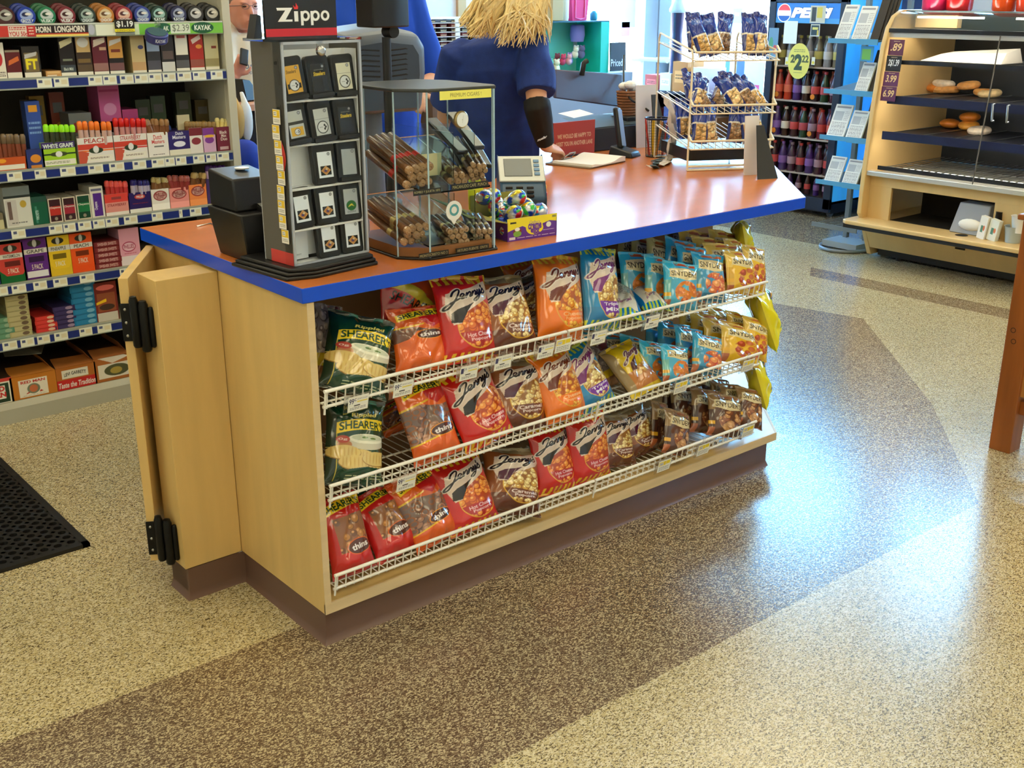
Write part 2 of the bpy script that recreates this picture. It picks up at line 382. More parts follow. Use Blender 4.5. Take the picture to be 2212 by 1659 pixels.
# ---------------------------------------------------------------- counter
H = .95
m_maple = mat('maple laminate', C(214,180,114), .38, vary=(3,.07,(6,6,.7)), coat=.1)
m_edge = mat('pale maple edge', C(214,190,148), .45, vary=(6,.08,(1,8,8)))
m_kick = mat('brown vinyl base', C(104,78,66), .42)
m_top = mat('orange wood laminate', C(196,112,54), .27, vary=(3,.06,(.6,5,1)), coat=.08)
m_blue = mat('blue edging', C(0,76,214), .3)
ct = thing('counter_cabinet', 'maple sales counter cabinet with open snack shelves in its front and a brown base', 'counter', (.9,.2,0))
SP = [(0,0),(.02,0),(.02,.44),(0,.44)]
b = MB().prism([(0,0),(.02,0),(.02,.455),(0,.455)],.092,H-.038); b.build('end_panel', m_maple, ct, bevel=.001)
MB().box(.0,.0185,-.0015,0,.092,H-.038).build('panel_edge', m_edge, ct)
MB().box(.0,.02,.4565,.86,.092,H-.038).build('end_panel', m_maple, ct)
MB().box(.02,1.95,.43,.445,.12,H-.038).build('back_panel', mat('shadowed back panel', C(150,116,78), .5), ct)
MB().prism([(.02,.0),(1.845,0),(2.37,.56),(2.37,1.9),(2.05,1.9),(2.0,.44),(.02,.44)],.094,.12).build('bottom_board', m_maple, ct)
MB().prism([(.0,-.002),(1.846,-.002),(2.372,.56),(2.362,.567),(1.842,.004),(.0,.004)],.092,.121).build('board_edge', m_edge, ct)
MB().prism([(1.95,.44),(2.3,.8),(2.3,1.9),(2.28,1.9),(2.28,.81),(1.94,.455)],.12,H-.038).build('back_panel', m_maple, ct)
def kick(pts, name='base_molding'):
    prof = [(.0,.092),(.0,.02),(-.002,.012),(-.006,.004),(-.010,0)]
    mb = MB(); n = len(pts); vs = []
    for i,(x,y) in enumerate(pts):
        p = Vector((x,y)); d1 = (p-Vector(pts[i-1])).normalized() if i else None; d2 = (Vector(pts[i+1])-p).normalized() if i<n-1 else None
        n1 = Vector((d1.y,-d1.x)) if d1 else None; n2 = Vector((d2.y,-d2.x)) if d2 else None
        nn = (n1 or n2) if not (n1 and n2) else (n1+n2)/(1+n1.dot(n2))
        for o_,z in prof: q = p-nn*o_; vs.append((q.x,q.y,z))
    k = len(prof); fs = [(i*k+j,i*k+j+1,(i+1)*k+j+1,(i+1)*k+j) for i in range(n-1) for j in range(k-1)]
    mb.add(vs,fs); o = mb.build(name, m_kick, ct, smooth=True); return o
kick([(2.34,1.9),(2.34,.6),(1.812,.012),(.006,.012),(.006,.45),(-.165,.45),(-.165,.56)][::-1])
MB().prism([(.03,.03),(1.80,.03),(2.32,.61),(2.32,1.9),(2.1,1.9),(1.9,.42),(.03,.42)],0,.093).build('plinth', m_kick, ct)
# countertop
top = [(-.012,-.004),(1.893,-.004),(2.6,.71),(2.6,1.95),(1.85,1.95),(1.72,1.3),(1.3,.915),(-.012,.915)]
tt = thing('countertop', 'orange wood-grain counter top with a bright blue edge band, turning the corner', 'countertop', (1,.4,H))
MB().prism(top, H-.037, H-.001).build('edge_band', m_blue, tt, bevel=.0015)
def inset(p, d):
    n = len(p); out = []
    for i in range(n):
        a,b_,c_ = Vector(p[i-1]),Vector(p[i]),Vector(p[(i+1)%n]); d1=(b_-a).normalized(); d2=(c_-b_).normalized()
        n1=Vector((-d1.y,d1.x)); n2=Vector((-d2.y,d2.x)); q=b_+(n1+n2)/(1+n1.dot(n2))*d; out.append((q.x,q.y))
    return out
MB().prism(inset(top,.0012), H-.0015, H).build('laminate_surface', m_top, tt)
MB().box(.03,1.9,.46,.9,H-.06,H-.038).build('support_rail', m_maple, tt)
# stub post beside the swing gate
pt = thing('gate_post', 'square maple post box on the end of the counter that carries the swing gate', 'post', (-.085,.51,0))
MB().box(-.17,-.0015,.452,.565,.092,.905).build('post_body', m_maple, pt, bevel=.0012)
MB().box(-.165,-.01,.46,.56,0,.093).build('post_base', m_kick, pt)
# swing gate, open
g0 = at(254,602,z=.905); g1 = at(320,524,z=.905); gd = Vector((g1.x-g0.x,g1.y-g0.y,0)).normalized(); gn = Vector((gd.y,-gd.x,0))
gt = thing('swing_gate', 'maple swing gate leaf standing open behind the counter post, black spring hinges', 'gate', (g0.x,g0.y,.1))
q = [g0, g0+gd*.40, g0+gd*.40+gn*.024, g0+gn*.024]
MB().prism([(v.x,v.y) for v in q], .105, .905).build('gate_leaf', m_maple, gt, bevel=.0015)
m_hin = mat('black hinge metal', C(18,20,22), .35, .5)
for z0 in (.79,.175):
    hp = g0+gn*.026+gd*.01
    h = MB()
    h.M = Matrix.Translation((g0.x,g0.y,z0-.05)) @ Matrix.Rotation(math.atan2(gn.y,gn.x),4,'Z')
    h.box(-.002,.03,-.004,0,0,.1)
    hinge = h.build('hinge', m_hin, gt, bevel=.001)
    for k,(dx,r) in enumerate(((.034,.0115),(.056,.013),(.074,.008))):
        c_ = MB(); c_.M = h.M; hh = .12 if k<2 else .09
        c_.lathe([(.004,-.012),(r*.8,-.01),(r,-.004),(r,hh-.006),(r*.8,hh),(r*.75,hh+.004),(.003,hh+.006)],(dx,-.012,-.004-(.012 if k==1 else 0)),20)
        c_.build('hinge_barrel', m_hin, hinge, smooth=True)
    sb = MB(); sb.M = h.M
    for zz in (.015,.05,.085): sb.ell((.010,-.005,zz),(.004,.002,.004),10,6)
    sb.build('screw', mat('steel screw', C(170,170,165), .3, 1), hinge, smooth=True)
# ---- wire shelves
m_wire = mat('white coated wire', C(238,236,228), .35)
def wire_shelf(x0, x1, z, label, y1=.40, sides=True):
    t = thing('wire_shelf', label, 'wire shelf', ((x0+x1)/2,.2,z), 0, 'white wire shelves in the counter front')
    d = MB(); n = int((x1-x0)/.0255)
    for i in range(n+1):
        x = x0+.006+(x1-x0-.012)*i/n
        d.tube([(x,y1,z),(x,-.004,z)], .0015, 5)
    for y in (.03,.14,.26,.39): d.tube([(x0,y,z-.003),(x1,y,z-.003)], .0028, 6)
    d.build('shelf_deck', m_wire, t, smooth=True)
    f = MB()
    for i in range(n+1):
        x = x0+.006+(x1-x0-.012)*i/n
        f.tube([(x,-.006,z-.006),(x-.0,-.014,z+.042)], .0019, 5)
    f.tube([(x0-.004,-.006,z),(x1+.004,-.006,z)], .0044, 8); f.tube([(x0-.004,-.016,z+.042),(x1+.004,-.016,z+.042)], .0050, 8)
    if sides: f.tube([(x0,-.016,z+.042),(x0,-.004,z-.02)], .0028, 6)
    f.build('front_lip', m_wire, t, smooth=True)
    return t
ZS = (.652,.407,.160)
XM = (.800,.925,.925)
nm = ('top','middle','bottom')
for k,z in enumerate(ZS):
    wire_shelf(.028, XM[k], z, 'white wire shelf with a ledge, %s tier at the popcorn bags end of the counter'%nm[k])
    wire_shelf(XM[k]+.014, 1.70, z, 'white wire shelf with a ledge, %s tier under the pretzel packets'%nm[k])
# ---------------------------------------------------------------- snack bags
def fbm1(a, ph): return math.sin(a*1.0+ph)+.5*math.sin(a*2.3+ph*1.7)+.3*math.sin(a*4.1+ph*2.9)
def bag_mesh(name, cv, t=.07, seed=0, backc=(120,100,80), seal=.045, bend=0.0, soft=1.0):
    g = random.Random(seed); w,h = cv.w,cv.h; ph = [g.uniform(0,6) for _ in range(8)]
    def surf(u, v, side):
        U = 2*u-1
        e = np.clip((v-seal*.6)/.2,0,1); e2 = np.clip((1-v-seal)/.24,0,1)
        full = (np.sin(e*PI/2)**.75)*(np.sin(e2*PI/2)**.85)
        prof = np.clip(1-np.abs(U)**2.6,0,1)**.62
        sh = .95+.07*np.sin(v*3+ph[6])
        y = t/2*full*prof*sh
        # creases radiating from the seals, dents along the sides
        cr = np.sin(U*9+ph[0]+2*np.sin(v*7+ph[1]))*np.exp(-np.minimum(v,1-v)*9)*(1-np.exp(-np.minimum(v,1-v)*60))
        cr2 = np.sin(U*17+ph[2]+3*np.sin(v*5+ph[3]))*np.exp(-np.minimum(v,1-v)*14)*(1-np.exp(-np.minimum(v,1-v)*60))
        dent = np.sin(v*15+ph[4]+U*2.5)*np.abs(U)**3*(1-np.abs(U))*4
        dia = np.abs(np.sin(2.2*U+4.5*v+ph[5]))**6*full - np.abs(np.sin(3.1*U-5.2*v+ph[7]))**8*full
        y = y + soft*(.0055*cr + .003*cr2 + .005*dent*prof + .0034*dia*prof)*prof
        x = U*w/2*(1-.085*full)*(1+.012*np.sin(v*9+ph[5])) 
        zig = .0009*np.sign(np.sin(v*h*1400))*((v<seal)|(v>1-seal))
        wav = (.004*np.sin(U*3+ph[1])+.003*np.sin(U*6+ph[2]))*(np.exp(-v*9)+1.3*np.exp(-(1-v)*9))
        z = v*h*(1-.02) + .010*h*np.cos(U*2.2+ph[3])*(v>.5)*(v-.5)*2
        yy = (-y if side==0 else y) + wav + zig + bend*h*np.clip(v-.45,0,1)**2*2.2
        return np.stack([x,yy,z],1)
    nb = (24,36); u = np.linspace(0,1,nb[0]); v = np.linspace(0,1,nb[1]); U,V = np.meshgrid(u,v); P = surf(U.ravel(),V.ravel(),1)
    idx = np.arange(nb[0]*nb[1]).reshape(nb[1],nb[0]); F = np.stack([idx[:-1,1:],idx[:-1,:-1],idx[1:,:-1],idx[1:,1:]],-1).reshape(-1,4).tolist()
    ec = cv.a.mean(axis=1)  # edge colours follow the front
    ecol = cv.a[np.clip((V.ravel()*(cv.ny-1)).astype(int),0,cv.ny-1), 1]
    bc = np.concatenate([ecol*.8+C3(backc)*.2, np.ones((len(P),1),np.float32)],1)
    me,_ = grid_mesh(name, cv, lambda a,b: surf(a,b,0), [(P.tolist(),F,bc)])
    me.materials.append(mat_vc('printed foil film', .17, .6, spec=.7)); me.polygons.foreach_set('use_smooth',[True]*len(me.polygons))
    me['w'] = w; me['h'] = h; return me
CREAM = (236,226,205)
_JS = [[(.07,.60),(.10,.86),(.20,.98),(.25,.86),(.21,.5),(.15,.0),(.08,-.32),(.0,-.34),(.0,-.16),(.10,.04),(.25,.20),(.35,.32),(.38,.46),(.33,.55),(.28,.44),(.29,.24),(.35,.15),(.42,.24),(.455,.52),(.44,.16),(.48,.42),(.535,.54),(.56,.44),(.545,.18),(.59,.2),(.62,.52),(.605,.18),(.64,.42),(.69,.54),(.715,.44),(.70,.2),(.74,.22),(.77,.54),(.755,.26),(.79,.18),(.84,.54),(.83,.18),(.79,-.18),(.72,-.32),(.69,-.2),(.76,.0),(.88,.24)],
 [(.905,.86),(.895,.70)],[(.88,.24),(.94,.56),(.96,.40),(.99,.26),(.95,.13),(.89,.17)]]
def jenny_script(cv, x0, x1, y0, hh, rise, c, co, r=.0025):
    S = []
    for st in _JS:
        Q = []; n = len(st)
        for i in range(n-1):
            p0,p1,p2,p3 = st[max(i-1,0)],st[i],st[i+1],st[min(i+2,n-1)]
            for k in range(4):
                t = k/4; Q.append(tuple(.5*(2*p1[a]+(-p0[a]+p2[a])*t+(2*p0[a]-5*p1[a]+4*p2[a]-p3[a])*t*t+(-p0[a]+3*p1[a]-3*p2[a]+p3[a])*t**3) for a in (0,1)))
        Q.append(st[-1]); S.append([(x0+(x1-x0)*(x+.10*y), y0+hh*y+rise*x) for x,y in Q])
    for q in S: cv.stroke(q, r*2.1, co)
    for q in S: cv.stroke(q, r, c)
def corn_mask(cv, cx, cy, rx, ry, y0=None, y1=None):
    m = np.clip((1-np.sqrt(((cv.X-cx)/rx)**2+((cv.Y-cy)/ry)**2))*rx*cv.nx+.5,0,1)
    if y0 is not None: m = m*(cv.Y>=y0)
    if y1 is not None: m = m*(cv.Y<=y1)
    return m.astype(np.float32)
def jennys(base, stripe, swoosh, band, flavor, c1, c2, c3, seed=1, ftc=(235,190,190), stripes=(True,True), lower=None, upper=None, script=(20,16,40), w=.150, h=.262, kern=0):
    cv = Cv(w,h,900,base)
    if lower: cv.rect(0,1,.0,.27,lower)
    if upper: cv.rect(0,1,.87,1,upper)
    if stripes[0]:
        for i in range(9): cv.poly([(i/8-.03,1),(i/8+.035,1),(i/8+.02,.885),(i/8-.04,.885)], stripe)
    if stripes[1]:
        for i in range(9): cv.poly([(i/8-.035,.02),(i/8+.02,.02),(i/8+.04,.115),(i/8-.015,.115)], stripe)
    # oval picture with popcorn and a flavour band
    cx,cy,rx,ry = .60,.42,.37,.27
    a0 = cv.a.copy(); cv.ell(cx,cy,rx+.015,ry+.012,(230,180,60)); 
    m = corn_mask(cv,cx,cy,rx,ry)
    keep = cv.a.copy(); cv.rect(0,1,0,1,c3); cv.corn((.2,1.0,.28,.7), c1, c2, c3, 75, .052, seed)
    cv.rect(0,1,0,.335,band); cv.corn((.3,.95,.13,.2), c1, c2, c3, 16, .04, seed+5)
    cv.rect(0,1,.215,.335,band); cv.a = keep*(1-m[...,None])+cv.a*m[...,None]
    # pale cloud behind the script, swoosh
    cv.poly([(.08,.60),(.12,.78),(.3,.80),(.6,.84),(.95,.92),(.98,.80),(.86,.70),(.6,.62),(.42,.56),(.36,.50),(.30,.44),(.16,.43)], (225,205,190))
    cv.poly([(.13,.455),(.16,.56),(.26,.60),(.46,.635),(.60,.67),(.44,.575),(.36,.50),(.31,.445)], swoosh)
    jenny_script(cv, .09,.86,.655,.145, .100, script, (240,228,215))
    f = flavor.split('|')
    cv.text(f[0], .36,.86,.278,.325, ftc, off=.02, rot=.06)
    if len(f)>1: cv.text(f[1], .42,.82,.222,.268, ftc, off=.02, rot=.06)
    return cv
def banner(cv, x0, x1, yc, hh, arc, tx, tcol=(10,70,40), rot=0):
    n = 14; up = []; dn = []
    for i in range(n+1):
        s = i/n; x = x0+(x1-x0)*s; a = arc*(1-(2*s-1)**2)
        up.append((x,yc+hh+a+rot*(s-.5))); dn.append((x,yc-hh+a+rot*(s-.5)))
    cv.poly(up+dn[::-1],(246,214,40)); cv.text(tx, x0+.04,x1-.03,yc-hh*.72+rot*.0,yc+hh*.72, tcol, off=.03, arc=arc*.95, rot=rot*.6)
def shearer_green():
    cv = Cv(.158,.285,900,(14,62,42)); X,Y = cv.X,cv.Y
    cv.rect(0,1,.955,1,(60,130,120)); cv.rect(.0,.13,0,1,(10,44,32)); cv.rect(.13,.14,.05,.6,(190,170,60)); cv.rect(0,.14,.42,.43,(200,190,110))
    cv.ell(.66,.50,.36,.09,(206,200,176)); cv.ell(.66,.535,.34,.055,(236,234,214)); cv.ell(.66,.545,.29,.035,(200,206,180)); cv.ell(.6,.55,.05,.012,(90,120,60)); cv.ell(.75,.54,.06,.01,(90,120,60))
    cv.ell(.26,.46,.12,.05,(176,110,60)); cv.ell(.23,.52,.11,.042,(176,54,40)); cv.text('0g',.16,.3,.505,.535,(240,220,210))
    g = random.Random(3)
    for i in range(7):
        cx,cy = g.uniform(.25,.95),g.uniform(.22,.40)
        cv.ell(cx,cy,.28,.085,(150,112,50)); cv.ell(cx,cy+.006,.27,.08,(214,186,110))
        for k in range(7): cv.ell(cx-.2+k*.066,cy+.006,.012,.06,(196,160,84))
    cv.poly([(.15,0),(.15,.12),(.35,.19),(.65,.22),(1,.2),(1,0)],(18,66,48)); cv.lines(.3,.95,.07,.13,2,(180,190,150),2)
    banner(cv,.13,1.02,.665,.062,.035,"SHEARER'S",rot=.05)
    cv.text('Rippled',.36,.84,.775,.83,(238,218,110),shear=.25,off=.02,rot=.1)
    return cv
def thins(oy=.34):
    cv = Cv(.142,.262,850,(226,98,30))
    cv.rect(0,1,.88,1,(214,84,28)); cv.poly([(.45,.98),(1,.98),(1,.74),(.7,.66),(.5,.78)],(196,30,34))
    banner(cv,.1,.98,.86,.05,.03,"SHEARER'S",rot=.06)
    m = ((cv.Y<.66+.03*np.sin(cv.X*6))&(cv.Y>.235+.07*cv.X)).astype(np.float32); keep = cv.a.copy()
    cv.rect(0,1,0,1,(120,96,88)); cv.corn((0,1,.2,.7),(166,120,96),(104,70,58),(92,66,60),34,.075,4)
    g = random.Random(5)
    for i in range(26):
        cx,cy,r = g.uniform(.05,.95),g.uniform(.28,.64),g.uniform(.05,.09); cv.ell(cx,cy,r,r*.52,(150,84,44)); cv.ell(cx,cy,r*.7,r*.36,(116,92,84))
    cv.a = keep*(1-m[...,None])+cv.a*m[...,None]
    for off,c in ((0,(236,190,40)),(.022,(226,98,30))):
        pass
    cv.poly([(0,.66),(.55,.715),(.55,.735),(0,.685)],(236,190,40)); cv.poly([(0,.225),(1,.30),(1,.318),(0,.245)],(236,190,40))
    if oy>.4: cv.rect(0,1,0,.62,(230,104,34)); cv.poly([(0,.62),(.4,.62),(.2,.5),(0,.45)],(120,80,66))
    cv.ell(.66,oy,.29,.075,(236,150,40)); cv.ell(.66,oy,.27,.066,(74,40,40)); cv.text('thins',.46,.86,oy-.025,oy+.03,(235,225,225),off=.03,rot=.08)
    return cv
def shearer_red():
    cv = Cv(.145,.265,800,(200,34,32)); m = ((cv.Y<.74)&(cv.Y>.30)&(cv.X>.2)).astype(np.float32); keep = cv.a.copy()
    cv.rect(0,1,0,1,(150,96,60)); cv.corn((0,1,.28,.78),(188,128,70),(120,78,56),(120,80,60),40,.07,9)
    cv.a = keep*(1-m[...,None])+cv.a*m[...,None]
    banner(cv,.08,.98,.86,.055,.03,"SHEARER'S",rot=.05)
    cv.ell(.66,.34,.30,.10,(226,96,30)); cv.ell(.66,.34,.28,.09,(84,40,34)); cv.text('thins',.46,.86,.31,.38,(235,225,225),off=.03,rot=.08)
    cv.rect(0,1,0,.03,(170,40,40)); return cv
def shearer_red_fold():
    cv = Cv(.19,.17,700,(226,90,30)); cv.poly([(0,.0),(.5,0),(.35,1),(0,1)],(206,40,34))
    n=14; up=[];dn=[]
    for i in range(n+1):
        s=i/n; x=.08+s*.75; y=.92-.62*s*s; up.append((x,y+.08)); dn.append((x-.06,y-.10))
    cv.poly(up+dn[::-1],(232,210,60)); cv.text("SHEARER'S",.1,.82,.42,.60,(16,60,40),off=.02,rot=-.45)
    return cv
def snyders(top, side, body, pic, lab=(226,210,160), low=None, w=.118, h=.19, seed=1):
    cv = Cv(w,h,800,side); cv.rect(.14,1,0,1,body); cv.rect(0,1,.88,1,top); cv.poly([(0,.88),(.25,.88),(.12,.6),(0,.6)],top)
    cv.rect(0,.14,.26,.34,(226,170,40)); cv.rect(0,.14,.0,.2,(170,90,50))
    keep = cv.a.copy(); m = corn_mask(cv,.60,.36,.36,.24); cv.corn((.2,1,.1,.6),pic[0],pic[1],pic[2],26,.10,seed); cv.a = keep*(1-m[...,None])+cv.a*m[...,None]
    cv.rect(.3,.9,.90,.96,pic[1])
    cv.poly([(.10,.66),(.12,.83),(.55,.86),(.97,.83),(.98,.68),(.8,.64),(.55,.61),(.3,.64)],lab); cv.text("SNYDER'S",.15,.94,.685,.80,(70,56,44),off=.02)
    if low: cv.rect(.14,1,.04,.17,low); cv.lines(.3,.85,.06,.15,2,(230,225,215),3)
    return cv
def yellow_bag():
    cv = Cv(.14,.22,600,(236,222,30)); cv.ell(.72,.5,.3,.36,(30,50,110)); cv.ell(.74,.5,.25,.32,(210,160,60)); cv.ell(.72,.62,.2,.12,(40,60,150)); cv.poly([(.3,.8),(.7,.95),(.75,.85),(.4,.7)],(60,120,40)); cv.poly([(.3,.25),(.7,.12),(.75,.2),(.4,.36)],(60,120,40)); return cv
def back_blue():
    cv = Cv(.15,.26,700,(20,120,190)); cv.rect(.12,.88,.12,.92,(222,218,204)); cv.lines(.16,.84,.45,.90,18,(120,112,110),5)
    for i in range(9): cv.poly([(i/8-.03,0),(i/8+.03,0),(i/8+.05,.12),(i/8-.01,.12)],(190,214,60))
    jenny_script(cv,.28,.74,.2,.10,.08,(130,50,120),(222,218,204),.0014); return cv
def clear_grey():
    cv = Cv(.125,.20,700,(150,140,140)); cv.corn((0,1,.25,1),(190,176,168),(120,104,104),(104,92,94),40,.08,3); cv.rect(0,1,.22,.38,(224,196,40)); cv.rect(0,1,0,.22,(150,100,60)); cv.rect(.55,1,.8,1,(110,50,60)); return cv
def yellow_jenny():
    cv = Cv(.14,.27,800,(236,200,20)); cv.rect(0,.16,0,1,(160,134,90)); cv.rect(.16,1,.1,.42,(190,120,60)); cv.corn((.3,.8,.34,.46),(220,176,90),(190,130,60),(170,110,50),16,.06,3)
    cv.poly([(.3,.42),(.36,.56),(.66,.66),(.52,.5),(.46,.42)],(90,30,30)); jenny_script(cv,.26,.92,.62,.14,.12,(110,60,90),(240,225,210)); cv.rect(0,1,.0,.1,(238,206,20)); return cv

CRN = ((238,176,60),(228,140,40),(178,84,24)); CRL = ((232,206,140),(206,160,80),(150,100,50)); CRH = ((240,150,60),(222,110,36),(180,64,20))
BG = {}
BG['hot'] = [bag_mesh('snack_bag', jennys((206,32,28),(240,190,30),(24,18,20),(176,32,34),'Hot Cheese|Popcorn',*CRH,seed=s), .075, s, bend=b) for s,b in ((1,.02),(2,-.03))]
BG['car'] = [bag_mesh('snack_bag', jennys((146,84,44),(240,190,30),(84,24,56),(108,54,34),'Caramel|Popcorn',*CRL,seed=s,stripes=(False,False),lower=(96,44,26),upper=(150,134,100),ftc=(230,210,200)), .072, s, bend=b) for s,b in ((3,.02),(4,-.02))]
BG['org'] = [bag_mesh('snack_bag', jennys((240,122,22),(248,200,40),(110,40,20),(240,120,30),'Cheese|Popcorn',*CRN,seed=s,stripes=(True,False),script=(110,40,20),ftc=(250,190,130)), .075, s, bend=b) for s,b in ((5,.03),(6,0))]
BG['tri'] = [bag_mesh('snack_bag', jennys((22,134,196),(190,214,60),(120,30,120),(112,44,160),'Triple|Mix',*CRL,seed=s,lower=(24,120,180),script=(120,40,110),ftc=(230,220,240)), .07, s) for s in (7,8)]
BG['grn'] = [bag_mesh('snack_bag', shearer_green(), .065, s, bend=b) for s,b in ((9,.05),(10,0))]
BG['thi'] = [bag_mesh('snack_bag', thins(), .06, s, soft=1.6, bend=b) for s,b in ((11,.05),(12,-.02))]
BG['thf'] = [bag_mesh('snack_bag', thins(.56), .06, 31, soft=1.8, bend=.03)]
BG['red'] = [bag_mesh('snack_bag', shearer_red(), .07, 13, soft=1.7)]
BG['fold'] = [bag_mesh('snack_bag', shearer_red_fold(), .04, 14, soft=1.6, bend=-.1)]
PR = ((214,120,50),(190,84,40),(220,140,40)); PN = ((226,150,90),(206,110,60),(196,60,60)); PY = ((176,70,40),(200,110,50),(226,170,40)); PB = ((190,140,90),(150,90,60),(110,60,40))
BG['snb'] = [bag_mesh('snack_bag', snyders((56,190,236),(110,186,186),(70,170,210),PR), .055, 15)]
BG['snr'] = [bag_mesh('snack_bag', snyders((50,176,232),(80,160,190),(64,150,196),PN,low=(40,110,150),seed=2), .055, 16)]
BG['sny'] = [bag_mesh('snack_bag', snyders((236,200,90),(214,166,50),(232,184,44),PY,seed=3), .055, 17)]
BG['snw'] = [bag_mesh('snack_bag', snyders((150,120,80),(70,40,30),(90,54,40),PB,seed=4,lab=(216,200,156)), .055, 18)]
BG['snd'] = [bag_mesh('snack_bag', snyders((206,196,130),(90,60,40),(130,84,44),PY,seed=5), .055, 19)]
BG['yel'] = [bag_mesh('snack_bag', yellow_bag(), .07, 20, soft=2.2)]
BG['bck'] = [bag_mesh('snack_bag', back_blue(), .06, 21)]
BG['clr'] = [bag_mesh('snack_bag', clear_grey(), .055, 22, soft=1.6)]
BG['yjn'] = [bag_mesh('snack_bag', yellow_jenny(), .075, 23)]
_first = {}
def bag(kind, top, bot, wpx, shelf, label, yt=None, yb=None, var=0, yaw=0, z=None, group=None, roll=0, prefix=None):
    me = BG[kind][var % len(BG[kind])]; zs = (ZS[shelf]+.004) if z is None else z
    if yb is None:
        B = at(*bot, z=zs)
        if not (.02 <= B.y <= .30): B = at(*bot, y=max(.02,min(.30,B.y))); B.z = zs
    else: B = at(*bot, y=yb); B.z = zs if z is None else z
    T = at(*top, y=(yt if yt is not None else B.y+.07))
    up = T-B; h = up.length; upn = up.normalized()
    ww = (at(top[0]+wpx/2, (top[1]+bot[1])/2, y=(B.y+T.y)/2)-at(top[0]-wpx/2, (top[1]+bot[1])/2, y=(B.y+T.y)/2)).length
    ax = Vector((math.cos(math.radians(yaw)),math.sin(math.radians(yaw)),0)); ax = (ax-upn*ax.dot(upn)).normalized(); bk = upn.cross(ax).normalized()
    ww = ww/max(.5,abs(ax.dot(Vector((1,0,0)))))
    sx = ww/me['w']*.97; sz = h/me['h']; sy = (sx+sz)/2
    o = bpy.data.objects.new('snack_bag', me); col.objects.link(o)
    o.matrix_world = Matrix([[ax[i]*sx,bk[i]*sy,upn[i]*sz,B[i]] for i in range(3)]+[[0,0,0,1]])
    tag(o, label, 'snack bag', group); return o
# rows: top tier
T1,T2,T3 = 0,1,2
bag('clr',(706,655),(702,850),62,T1,'clear-fronted potato chip bag at the far left of the top tier',yt=.20,yb=.12)
bag('grn',(785,676),(760,860),118,T1,'dark green rippled chips bag with a yellow banner, tilted on the top tier',yt=.11,var=0,yaw=-8)
bag('fold',(892,600),(896,725),150,T1,'orange and red pretzel bag folded over behind the thins bag on the top tier',yt=.19,yb=.15,z=.735)
bag('thf',(893,660),(915,830),118,T1,'orange thins pretzel bag leaning on the top tier, left of the first red popcorn bag',yt=.11,yb=.05,var=0)
bag('hot',(925,600),(960,780),90,T1,'red popcorn bag mostly hidden behind the first red popcorn bag of the top tier',yt=.30,yb=.26)
bag('hot',(987,592),(1020,782),120,T1,'red hot cheese popcorn bag on the top tier beside the brown caramel bag',yt=.12,var=0)
bag('car',(1070,592),(1110,762),112,T1,'brown caramel popcorn bag on the top tier',yt=.14,var=0)
bag('car',(1125,600),(1150,760),90,T1,'brown bag tucked behind the caramel popcorn bag on the top tier',yt=.30,yb=.26,var=1)
bag('org',(1201,548),(1212,735),104,T1,'orange cheese popcorn bag standing tall on the top tier',yt=.10,var=0,yaw=4)
bag('org',(1120,560),(1145,700),80,T1,'orange bag hidden behind the caramel and orange popcorn bags, top tier',yt=.34,yb=.30,var=1)
bag('tri',(1288,530),(1300,715),84,T1,'blue triple mix popcorn bag with lime stripes standing on the top tier',yt=.10,var=0,yaw=6)
def lying(kind, pf, pb_, wpx, shelf, label, zf=.03, zb=.05, var=0, roll=0):
    """bag lying on its back on a shelf: pf front end pixel, pb_ back end pixel"""
    me = BG[kind][var%len(BG[kind])]; B = at(*pf, z=ZS[shelf]+zf); T = at(*pb_, z=ZS[shelf]+zb); up=(T-B); h=up.length; upn=up.normalized()
    nrm = Vector((math.sin(roll),0,-math.cos(roll))); bk = (nrm-upn*nrm.dot(upn)).normalized(); ax = bk.cross(upn).normalized()
    D = (B-Vector(CAM_C)).length; sx = wpx*D/CAM_F/me['w']; sz = h/me['h']
    o = bpy.data.objects.new('snack_bag', me); col.objects.link(o)
    o.matrix_world = Matrix([[ax[i]*sx,bk[i]*(sx+sz)/2,upn[i]*sz,B[i]] for i in range(3)]+[[0,0,0,1]]); tag(o,label,'snack bag'); return o
lying('bck',(1352,690),(1325,612),86,T1,'blue bag lying with its printed back up, right of the standing triple mix bag')
lying('bck',(1425,672),(1345,600),66,T1,'blue bag lying back side up on the top tier, next to the pretzel packets')
# middle tier
bag('grn',(766,858),(765,1085),122,T2,'dark green rippled chips bag standing straight on the middle tier at the left end',yt=.10,yb=.02,var=1)
bag('thi',(838,870),(870,1010),80,T2,'pretzel thins bag in the shade behind the front thins bag of the middle tier',yt=.30,yb=.26,var=1)
bag('thi',(893,818),(950,1005),112,T2,'orange thins pretzel bag with a clear window on the middle tier',yt=.12,yb=.022,var=1)
bag('hot',(992,793),(1062,968),118,T2,'red hot cheese popcorn bag on the middle tier',yt=.12,var=1)
bag('car',(1102,772),(1130,930),108,T2,'brown caramel popcorn bag on the middle tier',yt=.13,var=1)
bag('org',(1180,755),(1228,905),94,T2,'orange cheese popcorn bag slumping on the middle tier',yt=.12,var=1)
bag('tri',(1228,748),(1296,880),84,T2,'blue triple mix popcorn bag leaning left on the middle tier',yt=.13,var=1)
bag('clr',(1278,742),(1312,840),62,T2,'clear film snack bag with a yellow band behind the blue bag, middle tier',yt=.20,yb=.14)
bag('yjn',(1325,745),(1400,850),78,T2,'yellow popcorn bag lying slanted on the middle tier',yt=.16,yb=.03)
